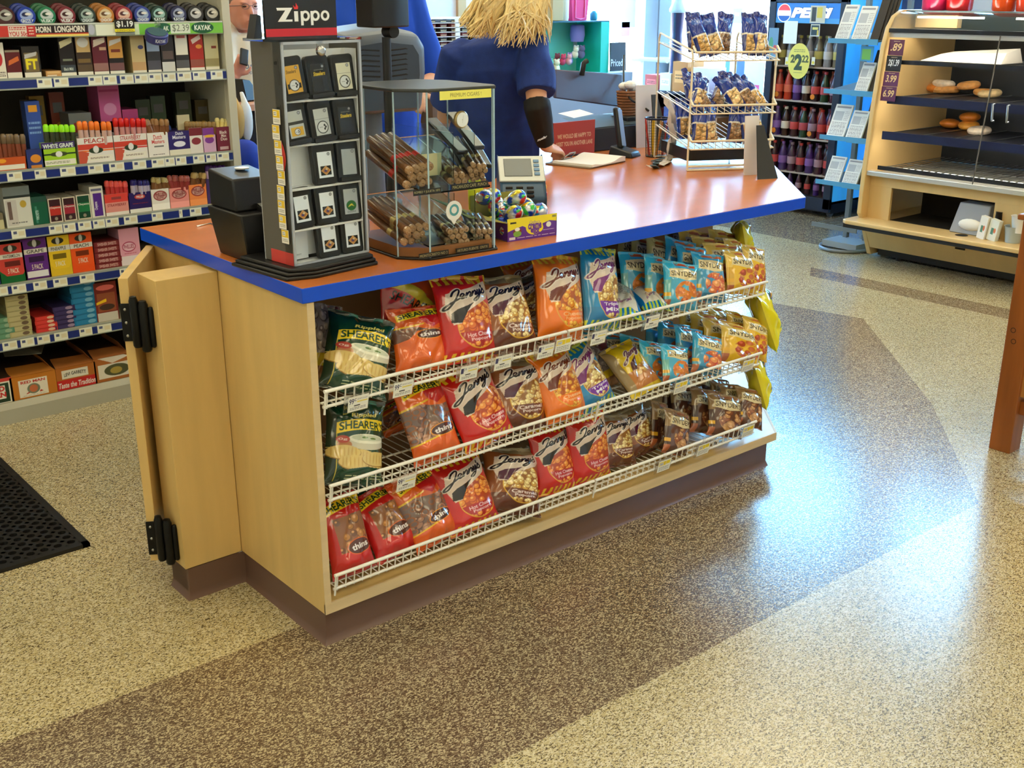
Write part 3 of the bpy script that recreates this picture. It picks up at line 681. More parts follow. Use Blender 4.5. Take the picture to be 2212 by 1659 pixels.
# bottom tier
bag('red',(722,1068),(768,1245),96,T3,'red pretzel bag with a round dark label at the left end of the bottom tier',yt=.10,yb=.02)
bag('red',(795,1058),(865,1212),100,T3,'red pretzel bag slumped beside the thins bag of the bottom tier',yt=.14,yb=.03)
bag('grn',(768,1052),(790,1150),70,T3,'green chips bag tucked behind the red pretzel bags of the bottom tier',yt=.26,yb=.22)
bag('thi',(880,1022),(950,1180),104,T3,'orange thins pretzel bag with a clear window on the bottom tier',yt=.12,yb=.022)
bag('hot',(978,985),(1030,1145),112,T3,'red hot cheese popcorn bag on the bottom tier between thins and caramel',yt=.12,var=0)
bag('car',(1102,962),(1108,1112),104,T3,'brown caramel popcorn bag on the bottom tier, left of two red bags',yt=.13,var=0)
bag('hot',(1178,918),(1205,1078),86,T3,'red hot cheese popcorn bag on the bottom tier, first of a touching red pair',yt=.13,yb=.05,var=1)
bag('hot',(1262,890),(1278,1052),86,T3,'red hot cheese popcorn bag showing its yellow stripes, second of the bottom tier red pair',yt=.10,yb=.05,var=0)
bag('car',(1318,895),(1340,1022),68,T3,'brown caramel popcorn bag just right of the red pair on the bottom tier',yt=.15,yb=.07,var=1)
bag('car',(1355,880),(1392,1000),70,T3,'brown caramel popcorn bag at the right end of the popcorn on the bottom tier',yt=.17,yb=.09,var=0)
bag('car',(1065,600),(1085,700),70,T1,'brown bag in the shade at the back of the top tier',yt=.36,yb=.34,var=1)
for (x,y) in ((1010,850),(1150,800),(1210,790)):
    pass
# packets of pretzel pieces, front to back
def packets(kind, top, bot, wpx, shelf, n, dy, txt, group, dx=0, yaw=0, y0=.02, dz=0):
    for k in range(n):
        y = y0+k*dy; b0 = at(*bot, y=y0); t0 = at(*top, y=y0+.05)
        me = BG[kind][0]; B = Vector((b0.x+dx*k, y, ZS[shelf]+.004)); T = Vector((t0.x+dx*k+rnd.uniform(-.016,.016), y+.045+rnd.uniform(0,.02), max(t0.z,ZS[shelf]+.12)+dz*k+rnd.uniform(-.004,.004)))
        T.z = min(T.z, ZS[shelf]+.232) if shelf else T.z
        up = T-B; h = up.length; upn = up.normalized(); a = math.radians(yaw)+rnd.uniform(-.16,.16); ax = Vector((math.cos(a),math.sin(a),0)); ax=(ax-upn*ax.dot(upn)).normalized(); bk=upn.cross(ax)
        ww = (at(bot[0]+wpx/2,bot[1],y=y0)-at(bot[0]-wpx/2,bot[1],y=y0)).length; sx = ww/me['w']; sz=h/me['h']
        o = bpy.data.objects.new('snack_packet', me); col.objects.link(o)
        o.matrix_world = Matrix([[ax[i]*sx,bk[i]*.8,upn[i]*sz,B[i]] for i in range(3)]+[[0,0,0,1]])
        tag(o, (txt+', the front one') if k==0 else (txt+', behind the front one'), 'snack packet', group+(' (front)' if k==0 else ''))
packets('snb',(1470,565),(1470,668),64,T1,3,.062,'light blue pretzel packet on the top tier','blue pretzel packets on the top tier',dx=-.028,dz=.012)
packets('snr',(1535,545),(1535,650),60,T1,3,.062,'blue and red pretzel packet on the top tier','blue and red pretzel packets on the top tier',dx=-.012,dz=.012)
packets('sny',(1600,540),(1603,640),70,T1,4,.062,'golden pretzel packet on the top tier','golden pretzel packets on the top tier',dx=-.006,dz=.014)
packets('sny',(1628,532),(1630,630),50,T1,3,.07,'golden pretzel packet at the open end of the top tier','golden pretzel packets at the end of the top tier',y0=.03,dz=.014)
packets('snw',(1510,500),(1500,620),50,T1,2,.07,'brown pretzel packet deep on the top tier','brown pretzel packets deep on the top tier',y0=.24,dz=.0)
packets('sny',(1628,690),(1630,772),52,T2,3,.07,'golden pretzel packet at the open end of the middle tier','golden pretzel packets at the end of the middle tier',y0=.03,dz=.006)
packets('snd',(1432,520),(1415,640),52,T1,3,.07,'dark green and gold pretzel packet deep on the top tier','dark pretzel packets deep on the top tier',y0=.16,dx=0,dz=.004)
packets('snb',(1460,748),(1462,812),62,T2,5,.055,'light blue pretzel packet on the middle tier','blue pretzel packets on the middle tier',dx=-.034,dz=.004)
packets('snr',(1527,720),(1527,798),60,T2,4,.06,'blue and red pretzel packet on the middle tier','blue and red pretzel packets on the middle tier',dx=-.012,dz=.006)
packets('sny',(1600,700),(1600,782),80,T2,4,.06,'golden pretzel packet on the middle tier','golden pretzel packets on the middle tier',dx=-.004,dz=.008)
packets('snw',(1462,885),(1460,965),62,T3,2,.07,'brown cream-labelled pretzel packet, bottom tier beside caramel bags','brown pretzel packets beside the caramel bags',dx=.0,dz=.008,yaw=12)
packets('snw',(1568,850),(1566,930),60,T3,4,.06,'brown pretzel packet in the middle of the bottom tier','brown pretzel packets mid bottom tier',dx=-.02,dz=.004)
packets('snw',(1618,840),(1620,915),48,T3,4,.06,'brown pretzel packet at the end of the bottom tier','brown pretzel packets at the end of the bottom tier',dx=-.004,dz=.004)
# yellow bags on the angled end of the counter
for k,(tp,bt,lab,yb_) in enumerate((((1630,618),(1668,735),'upper',.10),((1622,768),(1648,862),'lower',.10),((1598,472),(1610,556),'top',.18))):
    bag('yel',tp,bt,44,T1,'yellow onion ring snack bag hanging on the angled end of the counter, %s one'%lab,yb=yb_,yt=yb_+.02,yaw=45,z=at(*bt,y=yb_).z)
# shelf labels: white price tickets in clear holders
m_clear = mat('clear plastic', (1,1,1,1), .08, trans=1, ior=1.2, alpha=.55)
def tick(price, yel=False):
    cv = Cv(.058,.042,1600,(240,240,232))
    if yel:
        cv.rect(.05,.6,.55,.9,(240,214,40)); cv.rect(.1,.4,.6,.82,(240,240,232)); cv.lines(.12,.38,.62,.8,2,(70,80,150),1); cv.rect(.62,.92,.6,.9,(240,214,40)); cv.lines(.1,.9,.1,.45,3,(120,120,130),2)
    else:
        a,b_ = price; cv.text(a,.06,.06+.11*len(a),.52,.86,(60,60,110),off=.02); cv.text(b_,.08+.11*len(a),.14+.11*len(a)+.05*len(b_),.68,.86,(60,60,110))
        cv.rect(.45,.95,.58,.66,(236,214,80)); cv.lines(.45,.95,.72,.86,2,(160,160,170),4); cv.rect(.3,.6,.34,.42,(50,50,60)); cv.lines(.12,.9,.1,.3,2,(130,130,140),3)
    return cv
def ticket(px, py, price, yel, lab, ys=-.02, wpx=44):
    c_ = at(px, py, y=ys); t = thing('price_ticket', lab, 'price ticket', tuple(c_))
    D = 1.0
    cv = tick(price, yel); n = panel('ticket_card', cv, (-.029,-.001,-.021), (1,0,0), (0,-.22,.97),   .058, .042, None, None, .0006); n.parent = t
    h = MB(); h.M = Matrix.Rotation(-.22*-1,4,'X').inverted() if False else Matrix.Identity(4)
    MB().add([(-.040,.0,-.024),(.034,.0,-.024),(.034,-.009,.024),(-.040,-.009,.024),(-.040,.0015,-.024),(.034,.0015,-.024),(.034,-.0075,.024),(-.040,-.0075,.024)],
        [(0,1,2,3),(5,4,7,6),(0,4,5,1),(1,5,6,2),(2,6,7,3),(3,7,4,0)]).build('clip_holder', m_clear, t, local=True)
    MB().box(-.007,.007,-.008,-.006,.018,.042).build('clip_neck', m_clear, t, local=True)
ticket(771,869,('99','c'),False,'99 cent price ticket clipped under the green chips bag, top tier')
ticket(868,838,('99','c'),False,'99 cent price ticket clipped under the orange thins bag, top tier')
ticket(1010,803,('1','29'),False,'1.29 price ticket clipped under the red popcorn bag, top tier')
ticket(1084,781,('1','29'),False,'1.29 price ticket clipped under the brown caramel bag, top tier')
ticket(1176,757,('1','29'),False,'1.29 price ticket clipped under the orange popcorn bag, beside a yellow ticket')
ticket(1214,744,('1','29'),True,'yellow marked price ticket under the orange popcorn bag')
ticket(1290,728,('1','29'),False,'1.29 price ticket clipped under the blue triple mix bag')
ticket(1406,694,('1','29'),False,'1.29 price ticket clipped under the lying blue bags')
ticket(875,1041,('99','c'),False,'99 cent price ticket clipped on the middle tier beside the green bag')
ticket(1468,835,('1','29'),True,'yellow marked ticket on the middle tier under the blue pretzel packets')
ticket(1613,788,('1','29'),True,'yellow marked ticket on the middle tier under the golden packets')
ticket(1432,1004,('1','29'),True,'yellow marked ticket on the bottom tier nearest the caramel bags')
ticket(1517,969,('1','29'),True,'yellow marked ticket on the bottom tier, between two other yellow tickets')
ticket(1613,930,('1','29'),True,'yellow marked ticket at the far end of the bottom tier')
# ---------------------------------------------------------------- tobacco shelving
YF = 2.183
m_gond = mat('beige shelving metal', C(150,146,122), .5, .1); m_gback = mat('dark back panel', C(46,44,38), .7); m_lip = mat('grey shelf lip', C(150,158,148), .4, .3)
LZ = [1.432,1.252,.922,.708,.500,.285]       # underside of each lip
gd_ = thing('tobacco_shelving', 'tall beige shelving unit stocked with tobacco, price strips along its shelves', 'shelving unit', (.1,2.4,0))
XL, XR = -1.25, .925
m_upr = mat('white upright', C(196,194,176), .5)
MB().box(XR,XR+.035,YF-.0,YF+.03,0,2.05).box(XR,XR+.03,YF+.03,2.62,0,2.05).build('upright', m_upr, gd_, bevel=.002)
MB().box(XL-.03,XL,YF,2.62,0,2.05).build('upright', m_upr, gd_)
MB().box(XL,XR,2.60,2.62,.0,2.05).build('back_panel', m_gback, gd_)
MB().box(XL,XR,YF+.03,2.6,2.02,2.05).build('top_board', m_gond, gd_)
MB().box(XL,XR,YF+.01,2.6,.0,.075).build('base_deck', m_gond, gd_)
MB().prism([(0,0)],0,0) if False else None
k_ = MB(); k_.add([(XL,YF-.03,.0),(XR,YF-.03,0),(XR,YF-.02,.055),(XL,YF-.02,.055),(XL,YF+.02,.08),(XR,YF+.02,.08)],[(0,1,2,3),(3,2,5,4)]); k_.build('base_lip', mat('pale kick rail', C(176,174,156), .4, .2), gd_)
strip_tags = [  # per lip: tag intervals in pixels, (py centre)
 None,
 [(80,113),(117,149),(192,222),(224,253),(260,290),(292,321),(322,351),(353,381),(385,415),(418,447),(457,483)],
 [(15,48),(75,100),(131,164),(192,224),(238,270),(289,318),(330,358),(359,380),(382,405),(420,445),(448,470),(472,498)],
 [(26,57),(108,138),(139,166),(172,200),(204,230),(232,260),(272,301),(332,356),(392,399),(415,440),(471,477)],
 [(-15,15),(24,56),(72,102),(116,147),(174,206),(262,285)],
 [(5,38),(45,75),(82,110),(120,150),(175,203),(215,245)],
]
yc = [0,184,378,512,616,746]
for k,z in enumerate(LZ):
    sh = MB().box(XL,XR,YF+.005,2.6,z+.028,z+.040).build('shelf_board', m_gond, gd_)
    w_ = XR-XL-.01
    if k == 0: cv = Cv(w_,.05,700,(150,160,150))
    else:
        cv = Cv(w_,.042,700,(150,158,150)); cv.rect(0,1,.14,.80,(24,44,120))
        g = random.Random(k)
        def fr(px): return (at(px, yc[k], y=YF-.006).x-XL-.005)/w_
        for a,b_ in strip_tags[k]:
            x0,x1 = fr(a),fr(b_); cv.rect(x0,x1,.10,.86,(230,232,214)); cv.rect(x0+(x1-x0)*.12,x0+(x1-x0)*.38,.5,.72,(80,90,130)); cv.rect(x0+(x1-x0)*.5,x0+(x1-x0)*.9,.3,.7,(222,214,178))
    if k == 0:
        def fr0(px): return (at(px, 60, y=YF-.006).x-XL-.005)/w_
        cv.rect(0,1,.88,1,(200,206,196)); cv.rect(0,1,0,.1,(120,130,112))
        cv.rect(0,fr0(76),.12,.86,(196,54,44)); cv.rect(fr0(17),fr0(57),.12,.84,(226,214,200)); cv.text('YOU 50c',fr0(18),fr0(57),.16,.46,(190,40,40),off=.03); cv.rect(fr0(57),fr0(76),.12,.86,(190,44,44)); cv.lines(fr0(61),fr0(72),.2,.8,3,(230,200,180),3); cv.lines(fr0(19),fr0(55),.52,.8,2,(190,60,60),3)
        cv.rect(fr0(76),fr0(190),.30,.86,(34,24,30)); cv.rect(fr0(76),fr0(190),.22,.30,(190,60,40)); cv.rect(fr0(76),fr0(190),.10,.22,(236,214,110)); cv.text('HORN',fr0(77),fr0(109),.38,.76,(236,232,220),off=.03); cv.text('LONGHORN',fr0(118),fr0(182),.38,.78,(236,232,220),off=.03)
        cv.ell(fr0(197),.5,fr0(204)-fr0(197),.36,(176,180,196)); cv.rect(fr0(206),fr0(248),.1,.86,(226,232,214))
        cv.rect(fr0(290),1,.1,.86,(120,196,70)); cv.rect(fr0(290),fr0(300),.1,.86,(214,232,200)); cv.ell(fr0(352),.5,(fr0(370)-fr0(352)),.40,(20,90,60)); cv.text('AK',fr0(352),fr0(364),.34,.66,(230,240,220),off=.02)
        cv.rect(fr0(368),fr0(410),.12,.84,(214,224,206)); cv.text('$2.39',fr0(372),fr0(408),.2,.76,(90,100,90)); cv.ell(fr0(437),.5,fr0(461)-fr0(437),.42,(16,88,56)); cv.text('KAYAK',fr0(420),fr0(455),.34,.68,(232,240,226),off=.03)
    panel('price_strip', cv, (XL+.005,YF-.006,z), (1,0,0), (0,.0,1), w_, cv.h, gd_, None, .010)
def ops(cv, L):
    for o in L:
        if o[0]=='r': cv.rect(*o[1:6])
        elif o[0]=='e': cv.ell(*o[1:6])
        elif o[0]=='t': cv.text(*o[1:7], **(o[7] if len(o)>7 else {'off':.02}))
        elif o[0]=='l': cv.lines(*o[1:])
        elif o[0]=='p': cv.poly(o[1],o[2])
    return cv
W_ = (232,228,212); BK = (26,22,26)
def packbox(x0, x1, yt, yb, bgc, L, label, name='cigar_box', dep=.12, yoff=.022, side=None, lean=0, res=900, group=None, cat=None, top=None):
    y = YF+yoff; a = at(x0,yb,y=y); b_ = at(x1,yb,y=y); t = at((x0+x1)/2,yt,y=y); w = b_.x-a.x; z = (a.z+b_.z)/2
    zc = min(LZ+[.035], key=lambda q: abs(q+.04-z))+.0405; 
    h = max(.02,t.z-zc); cv = ops(Cv(w,h,res,bgc),L); side = side or tuple(int(q*.8) for q in bgc)
    me = carton(name, cv, w*.985, dep, h, side, top=top)
    return put_mesh(name, me, ((a.x+b_.x)/2,y,zc), rx=lean, label=label, cat=cat or name.replace('_',' '), **({'group':group} if group else {}))
tube_proto = {}
def tubes(x0, x1, yt, yb, n, cap, bodyc, label, yoff=.03, group=None, r=.0098, wob=.004):
    key = (cap,bodyc)
    y = YF+yoff
    if key not in tube_proto:
        m1 = mat('tube cap %d %d %d'%cap, C(*cap), .3); m2 = mat('tube film %d %d %d'%bodyc, C(*bodyc), .25)
        tube_proto[key] = (m1,m2)
    m1,m2 = tube_proto[key]; first = None
    for i in range(n):
        px = x0+(x1-x0)*(i+.5)/n; b_ = at(px,yb,y=y); t = at(px,yt,y=y); h = t.z-b_.z
        loc = (b_.x, y+rnd.uniform(0,.01), b_.z)
        if first is None:
            e = thing('cigar_tube', label, 'cigar tube', loc, 0, group or label)
            MB().lathe([(r*.9,0),(r,.004),(r,h*.62)],(0,0,0),12).build('tube_body', m2, e, local=True, smooth=True)
            MB().lathe([(r*.95,h*.62),(r*1.08,h*.63),(r*1.08,h-.008),(r*.7,h-.001),(.001,h)],(0,0,0),12).build('tube_cap', m1, e, local=True, smooth=True)
            first = e; o = e
        else: o = copytree(first); o.location = loc
        o.rotation_euler = (rnd.uniform(-wob,wob)*8, rnd.uniform(-wob,wob)*8, 0)
# row 0: round snuff cans on edge in their slots
cans = [(10,(70,30,34),(150,150,140),'','dark red'),(55,(30,60,170),(150,170,220),'GRIZZLY','blue'),(99,(30,120,80),(190,200,200),'HUSKY','green'),(142,(120,30,44),(200,190,190),'HUSKY','maroon'),(186,(30,50,44),(150,170,160),'LONGHORN','dark green'),(226,(190,120,40),(210,190,150),'LONGHORN','orange'),(266,(150,40,50),(220,180,160),'LONGHORN','red and orange'),(306,(40,60,150),(150,170,200),'LONGHORN','blue and yellow'),(342,(24,60,50),(150,190,180),'KAYAK','deep green'),(384,(36,40,84),(150,160,190),'KAYAK','indigo'),(421,(44,44,48),(190,190,190),'','black and grey'),(457,(40,42,44),(196,196,190),'','charcoal, rightmost')]
for px,c1,c2,tx,cn in cans:
    p = at(px,30,y=YF+.03); zb = LZ[0]+.0405; r = .034
    cv = Cv(2*r,2*r,900,c1); cv.ell(.5,.58,.36,.30,c2); cv.ell(.44,.6,.2,.12,tuple(int(q*.5) for q in c1)); cv.ell(.6,.62,.18,.07,(230,226,220))
    if tx: cv.rect(.08,.92,.16,.36,c1); cv.text(tx,.12,.88,.17,.34,(226,236,232),off=.03)
    m_can = mat('can rim %d %d %d'%c1, C(*[int(q*.75) for q in c1]), .35)
    for k in range(3):
        t = thing('snuff_can', ('round %s snuff can on edge at the top shelf front'%cn) if k==0 else 'round %s snuff can behind the front one of its slot'%cn, 'snuff can', (p.x-.004*k,YF+.022+.026*k,zb+r+.006*k), 0, None if k==0 else '%s snuff cans in their slot'%cn)
        b = MB(); b.M = Matrix.Rotation(-PI/2,4,'X'); b.lathe([(r*.94,0),(r,.003),(r,.010),(r*.97,.0105),(r*.97,.0115),(r,.012),(r,.020),(r*.94,.023)],(0,0,0),28)
        body = b.build('can_body', m_can, t, local=True, smooth=True)
        if k == 0:
            n = 40; me,_ = grid_mesh('can_label', cv, lambda u,v: np.stack([(2*u-1)*r*.95*np.sqrt(np.clip(1-(2*v-1)**2*.999,0.0005,1)), 0*u-.0009, (2*v-1)*r*.95],1))
            # keep the print square on the disc
            U_,V_ = np.meshgrid(np.linspace(0,1,cv.nx),np.linspace(0,1,cv.ny)); 
            me.materials.append(gloss_vc()); put_mesh('can_label', me, (0,0,0), parent=t)
# hanging cards on the first lip
def hangcard(x0,x1,yt,yb,bgc,L,label,dy=-.012,name='shelf_sign'):
    y=YF+dy; a=at(x0,yb,y=y); b_=at(x1,yt,y=y); cv=ops(Cv(b_.x-a.x,b_.z-a.z,1200,bgc),L); o = panel(name,cv,a,(1,0,0),(0,0,1),b_.x-a.x,b_.z-a.z,None,None,.0015); tag(o,label,'sign'); return o
hangcard(249,289,42,69,(24,22,26),[('r',0,1,0,.24,(226,220,40)),('t','LONGHORN',.1,.9,.04,.19,(150,130,40)),('t','$1.19',.12,.92,.36,.86,(236,240,236),{'off':.03})],'black price sign with $1 and a yellow foot on the top shelf lip')
t = thing('display_can', 'oversized round advertising can hanging under the top shelf lip', 'display can', tuple(at(338,78,y=YF-.07))); t.rotation_euler=(.45,0,0)
b = MB(); b.lathe([(.040,-.018),(.043,-.014),(.043,.014),(.040,.017)],(0,0,0),32); b.build('can_body', mat('indigo tin', C(60,66,130), .3), t, local=True, smooth=True)
cv = Cv(.084,.026,1200,(56,60,130)); cv.text('KAYAK',.32,.68,.25,.75,(225,230,240),off=.03); cv.poly([(.86,0),(1,0),(1,1),(.95,1)],(220,214,60))
me,_ = grid_mesh('can_label', cv, lambda u,v: np.stack([.0438*np.sin((u-.5)*2.6), -.0438*np.cos((u-.5)*2.6), (v-.5)*.026],1)); me.materials.append(gloss_vc()); put_mesh('can_label', me, (0,0,0), parent=t)
MB().lathe([(.001,.0175),(.036,.0178),(.036,.019),(.001,.0192)],(0,0,0),28).build('can_lid', mat('lid grey green', C(70,100,110), .35), t, local=True, smooth=True)
MB().box(-.012,.012,.0,.002,.018,.06).build('hanger', m_clear, t, local=True)
# row 1: cigar packs
R1 = [(-12,17,92,172,W_,[('e',.45,.55,.36,.22,(196,40,44)),('l',.1,.9,.05,.2,3,(90,80,80))],'white cigar box with a red disc'),
(18,50,108,171,(96,24,30),[('r',0,1,0,.2,W_),('p',[(.15,.45),(.9,.62),(.85,.78),(.2,.62)],(214,110,50)),('r',0,1,.92,1,(150,140,120))],'maroon cigar box with an orange slanted label'),
(54,92,100,169,(44,40,36),[('r',.04,.96,0,.16,W_),('r',.1,.9,.18,.8,(120,104,70)),('t','FT',.2,.8,.28,.58,(236,220,40),{'off':.05}),('p',[(.12,.6),(.8,.7),(.85,.82),(.15,.74)],(196,196,196))],'dark cigar box lettered FT in yellow'),
(134,167,74,166,BK,[('p',[(.1,.66),(.9,.80),(.92,.93),(.08,.82)],(214,206,160)),('r',.2,.82,.36,.41,(120,130,110)),('r',0,1,.0,.08,W_),('r',0,1,.09,.26,(60,70,80)),('t','Black Mild',.2,.8,.13,.2,(200,210,200))],'black pipe cigar pack with a cream slanted label'),
(170,203,74,164,(60,46,36),[('r',.06,.94,.56,.96,(206,176,120)),('e',.5,.80,.36,.12,(220,220,214)),('r',.1,.9,.3,.4,(120,96,50)),('r',0,1,.0,.08,W_),('r',0,1,.09,.26,(90,74,52))],'brown and cream pipe cigar pack'),
(205,237,74,162,(100,30,48),[('p',[(.1,.68),(.9,.80),(.9,.92),(.15,.86)],(226,214,200)),('r',.5,.95,.6,.68,(206,170,140)),('r',0,1,.0,.08,W_),('r',0,1,.09,.28,(150,110,100))],'wine red pipe cigar pack'),
(239,271,74,160,BK,[('r',.04,.96,.40,.95,(206,150,70)),('p',[(.1,.70),(.9,.82),(.9,.9),(.15,.84)],(220,220,220)),('r',.2,.8,.55,.62,(120,50,40)),('r',0,1,.0,.08,W_),('r',0,1,.09,.28,(120,80,80))],'pipe cigar pack with an orange card'),
(288,318,68,157,(206,184,130),[('e',.7,.62,.2,.05,(70,70,110)),('r',0,1,.0,.06,W_),('r',0,1,.06,.26,(200,160,110))],'tan pipe cigar pack left of the hanging can'),
(321,350,66,155,(50,52,56),[('r',.05,.95,.5,.9,(150,170,196)),('r',0,1,.0,.06,W_),('r',0,1,.06,.28,(80,80,90))],'grey blue pipe cigar pack under the hanging can'),
(352,380,66,154,(40,38,40),[('r',.1,.9,.3,.5,(96,80,74)),('r',0,1,.0,.24,(214,214,206))],'charcoal pipe cigar pack right of the hanging can'),
(382,411,62,152,(44,44,46),[('r',.05,.95,.38,.98,W_),('r',.2,.8,.78,.84,(206,110,110)),('r',0,1,.0,.07,W_),('r',0,1,.08,.26,(90,90,92))],'white fronted pipe cigar pack'),
(413,443,60,150,(176,44,34),[('p',[(.15,.72),(.8,.84),(.85,.74),(.25,.62)],(226,206,190)),('e',.68,.56,.22,.05,(226,150,60)),('r',0,1,.0,.07,W_),('r',0,1,.09,.26,(150,80,66))],'red pipe cigar pack near the end of the shelf'),
(445,475,58,148,(190,184,140),[('r',.5,.85,.5,.56,(120,50,40)),('r',0,1,.0,.07,W_),('r',0,1,.09,.26,(150,140,96))],'pale tan pipe cigar pack at the end of the shelf')]
for x0,x1,yt,yb,c,L,lb in R1: packbox(x0,x1,yt,yb,c,L,lb+', second shelf')
packbox(100,134,153,167,(200,150,90),[('r',.1,.9,.5,.9,(220,180,120)),('r',.1,.7,.1,.3,(226,220,200))],'small flat tan cigar pack lying beside the FT box',name='cigar_pack')
# row 2
def cap(t,c=(240,236,226)): return ('t',t,.1,.9,.8,.94,c,{'off':.03})
packbox(-14,60,340,375,(196,84,30),[('r',.05,.95,.06,.42,W_),('e',.3,.75,.12,.16,(236,160,40))],'orange tray of banded cigars at the left of the third shelf',name='cigar_tray'); tubes(-14,60,288,345,7,(120,100,76),(130,70,50),'brown banded cigar standing in the orange tray',yoff=.035,group='cigars in the orange tray')
o = packbox(62,100,322,370,(40,54,120),[('e',.5,.5,.3,.22,(220,140,40)),('r',.2,.8,.0,.16,(200,130,50))],'navy blue cigar box with an orange oval'); 
packbox(66,98,258,322,(50,80,160),[('r',.2,.8,.78,.92,(230,160,40)),('l',.1,.9,.3,.6,3,(120,160,220))],'blue pouch of little cigars standing on the navy box',yoff=.04,dep=.05,name='cigar_pouch').location.z = at(80,322,y=YF+.04).z
packbox(94,168,306,362,(160,206,40),[('r',0,1,.72,1,(60,40,110)),('t','WHITE GRAPE',.06,.95,.76,.92,(230,240,230),{'off':.03}),('r',.03,.97,.04,.26,W_),('l',.1,.8,.1,.2,2,(120,130,100)),('r',0,1,.46,.52,(20,50,30)),('e',.5,.49,.26,.10,(60,70,40)),('e',.5,.49,.1,.12,(230,230,226))],'lime green and purple white grape cigar box'); tubes(98,166,268,312,6,(150,230,20),(60,70,50),'lime capped cigar tube in the white grape box',group='lime capped cigar tubes')
for (x0,x1,yt,yb,nm_,cc,fl_) in ((172,250,306,355,'PEACH',(236,120,50),'peach'),(250,322,300,347,'STRAWBERRY',(214,60,56),'strawberry')):
    packbox(x0,x1,yt-10,yb,(228,224,216),[('t',nm_,.2,.82,.78,.95,(180,60,50)),('r',0,1,.52,.74,(206,66,46)),('r',0,1,.44,.50,cc),('p',[(0,0),(.2,0),(.3,.4),(.1,.5),(0,.5)],(200,84,60)),('e',.5,.48,.2,.12,(40,60,40)),('e',.5,.52,.08,.14,(226,226,224)),('r',.25,.95,.08,.28,W_),('l',.32,.85,.14,.22,2,(140,120,110))],'white and red %s cigar box'%fl_)
tubes(172,246,261,312,6,(244,126,44),(206,170,160),'orange capped cigar tube in the peach box',group='orange capped cigar tubes'); tubes(250,320,254,306,6,(214,34,30),(200,140,140),'red capped cigar tube in the strawberry box',group='red capped cigar tubes')
packbox(322,367,286,337,(232,228,220),[('t','Dutch',.3,.7,.72,.9,(200,50,50)),('t','Masters',.2,.8,.55,.7,(200,50,50)),('r',.3,.76,.4,.46,(110,110,110)),('l',.2,.8,.06,.14,1,(130,120,120))],'white cigar box with red lettering'); tubes(322,364,256,292,7,(150,110,70),(130,84,56),'loose brown cigar leaning in the white cigar box',group='loose brown cigars in the white box',wob=.03)
packbox(367,413,283,333,(48,36,110),[('r',0,1,0,.24,(226,222,200)),('t','Dutch',.35,.7,.84,.97,(226,226,236)),('t','Masters',.2,.8,.68,.82,(226,226,236)),('e',.5,.46,.28,.12,(230,230,240))],'purple blue cigar box with a white oval')
packbox(385,412,248,284,(206,196,160),[],'blank cream backing card behind the purple blue box',name='backing_card',dep=.01,yoff=.06)
packbox(412,440,276,327,(226,220,210),[('r',0,1,.70,1,(120,40,50)),('e',.5,.48,.36,.14,(140,50,60))],'white and maroon little cigar box'); tubes(402,466,262,290,9,(140,110,60),(120,80,50),'short cigar in the white and purple boxes',group='short cigars at the end of the third shelf')
packbox(441,468,276,325,(210,170,200),[('r',0,1,.70,1,(130,60,150)),('e',.5,.5,.36,.14,(130,60,150)),('e',.5,.66,.4,.06,(230,180,60))],'lilac little cigar box')
packbox(470,500,274,322,(120,40,66),[('t','Black',.25,.75,.72,.84,(230,220,220)),('t','Max',.35,.7,.58,.7,(230,220,220)),('t','Duo',.3,.75,.44,.56,(230,220,220)),('r',.2,.8,.06,.18,(200,170,180))],'wine coloured cigar box at the end of the third shelf'); tubes(468,500,254,280,4,(220,206,140),(214,196,120),'gold tipped cigar fanned out at the end of the third shelf',group='gold tipped cigars',wob=.06)
packbox(218,264,208,262,(206,96,150),[('r',.05,.95,.48,.52,(180,60,120)),('e',.5,.66,.28,.08,(220,130,180)),('l',.1,.7,.78,.92,2,(226,170,200)),('e',.5,.2,.3,.1,(224,150,190))],'pink cigar carton standing behind the peach and strawberry boxes',yoff=.12,name='cigar_carton').location.z = at(240,262,y=YF+.12).z
packbox(266,300,236,262,(190,70,130),[('e',.5,.5,.3,.2,(220,140,180))],'small pink cigar carton beside the tall pink one',yoff=.12,name='cigar_carton')
packbox(150,200,244,272,(120,124,120),[('r',.2,.8,.6,.8,(150,60,60))],'grey flap of an opened carton behind the orange tubes',yoff=.10,name='open_carton')
for i,(px,c) in enumerate(((70,(90,70,30)),(85,(140,110,30)),(128,(120,50,30)),(312,(50,70,50)),(345,(60,80,60)),(400,(60,70,50)),(440,(80,70,40)))):
    packbox(px-16,px+16,215-8*(i%3),262,c,[('e',.5,.4,.3,.16,(160,120,40)),('r',.2,.8,.7,.85,(90,90,90))],'pouch of chewing tobacco in the shade at the back of the third shelf',name='tobacco_pouch',yoff=.2,dep=.04,group='pouches at the back of the third shelf')
for px,lb in ((320,'left'),(350,'right')):
    p = at(px,243,y=YF+.1); t = tag(MB().lathe([(.001,0),(.024,.002),(.024,.02),(.001,.024)],(0,0,0),20).build('snuff_can', mat('blue tin', C(50,80,150), .3), smooth=True),'blue round snuff can on edge behind the white cigar box, %s one'%lb,'snuff can'); t.rotation_euler=(PI/2,0,0); t.location=(p.x,p.y,LZ[2]+.04+.10)
MB_r = None
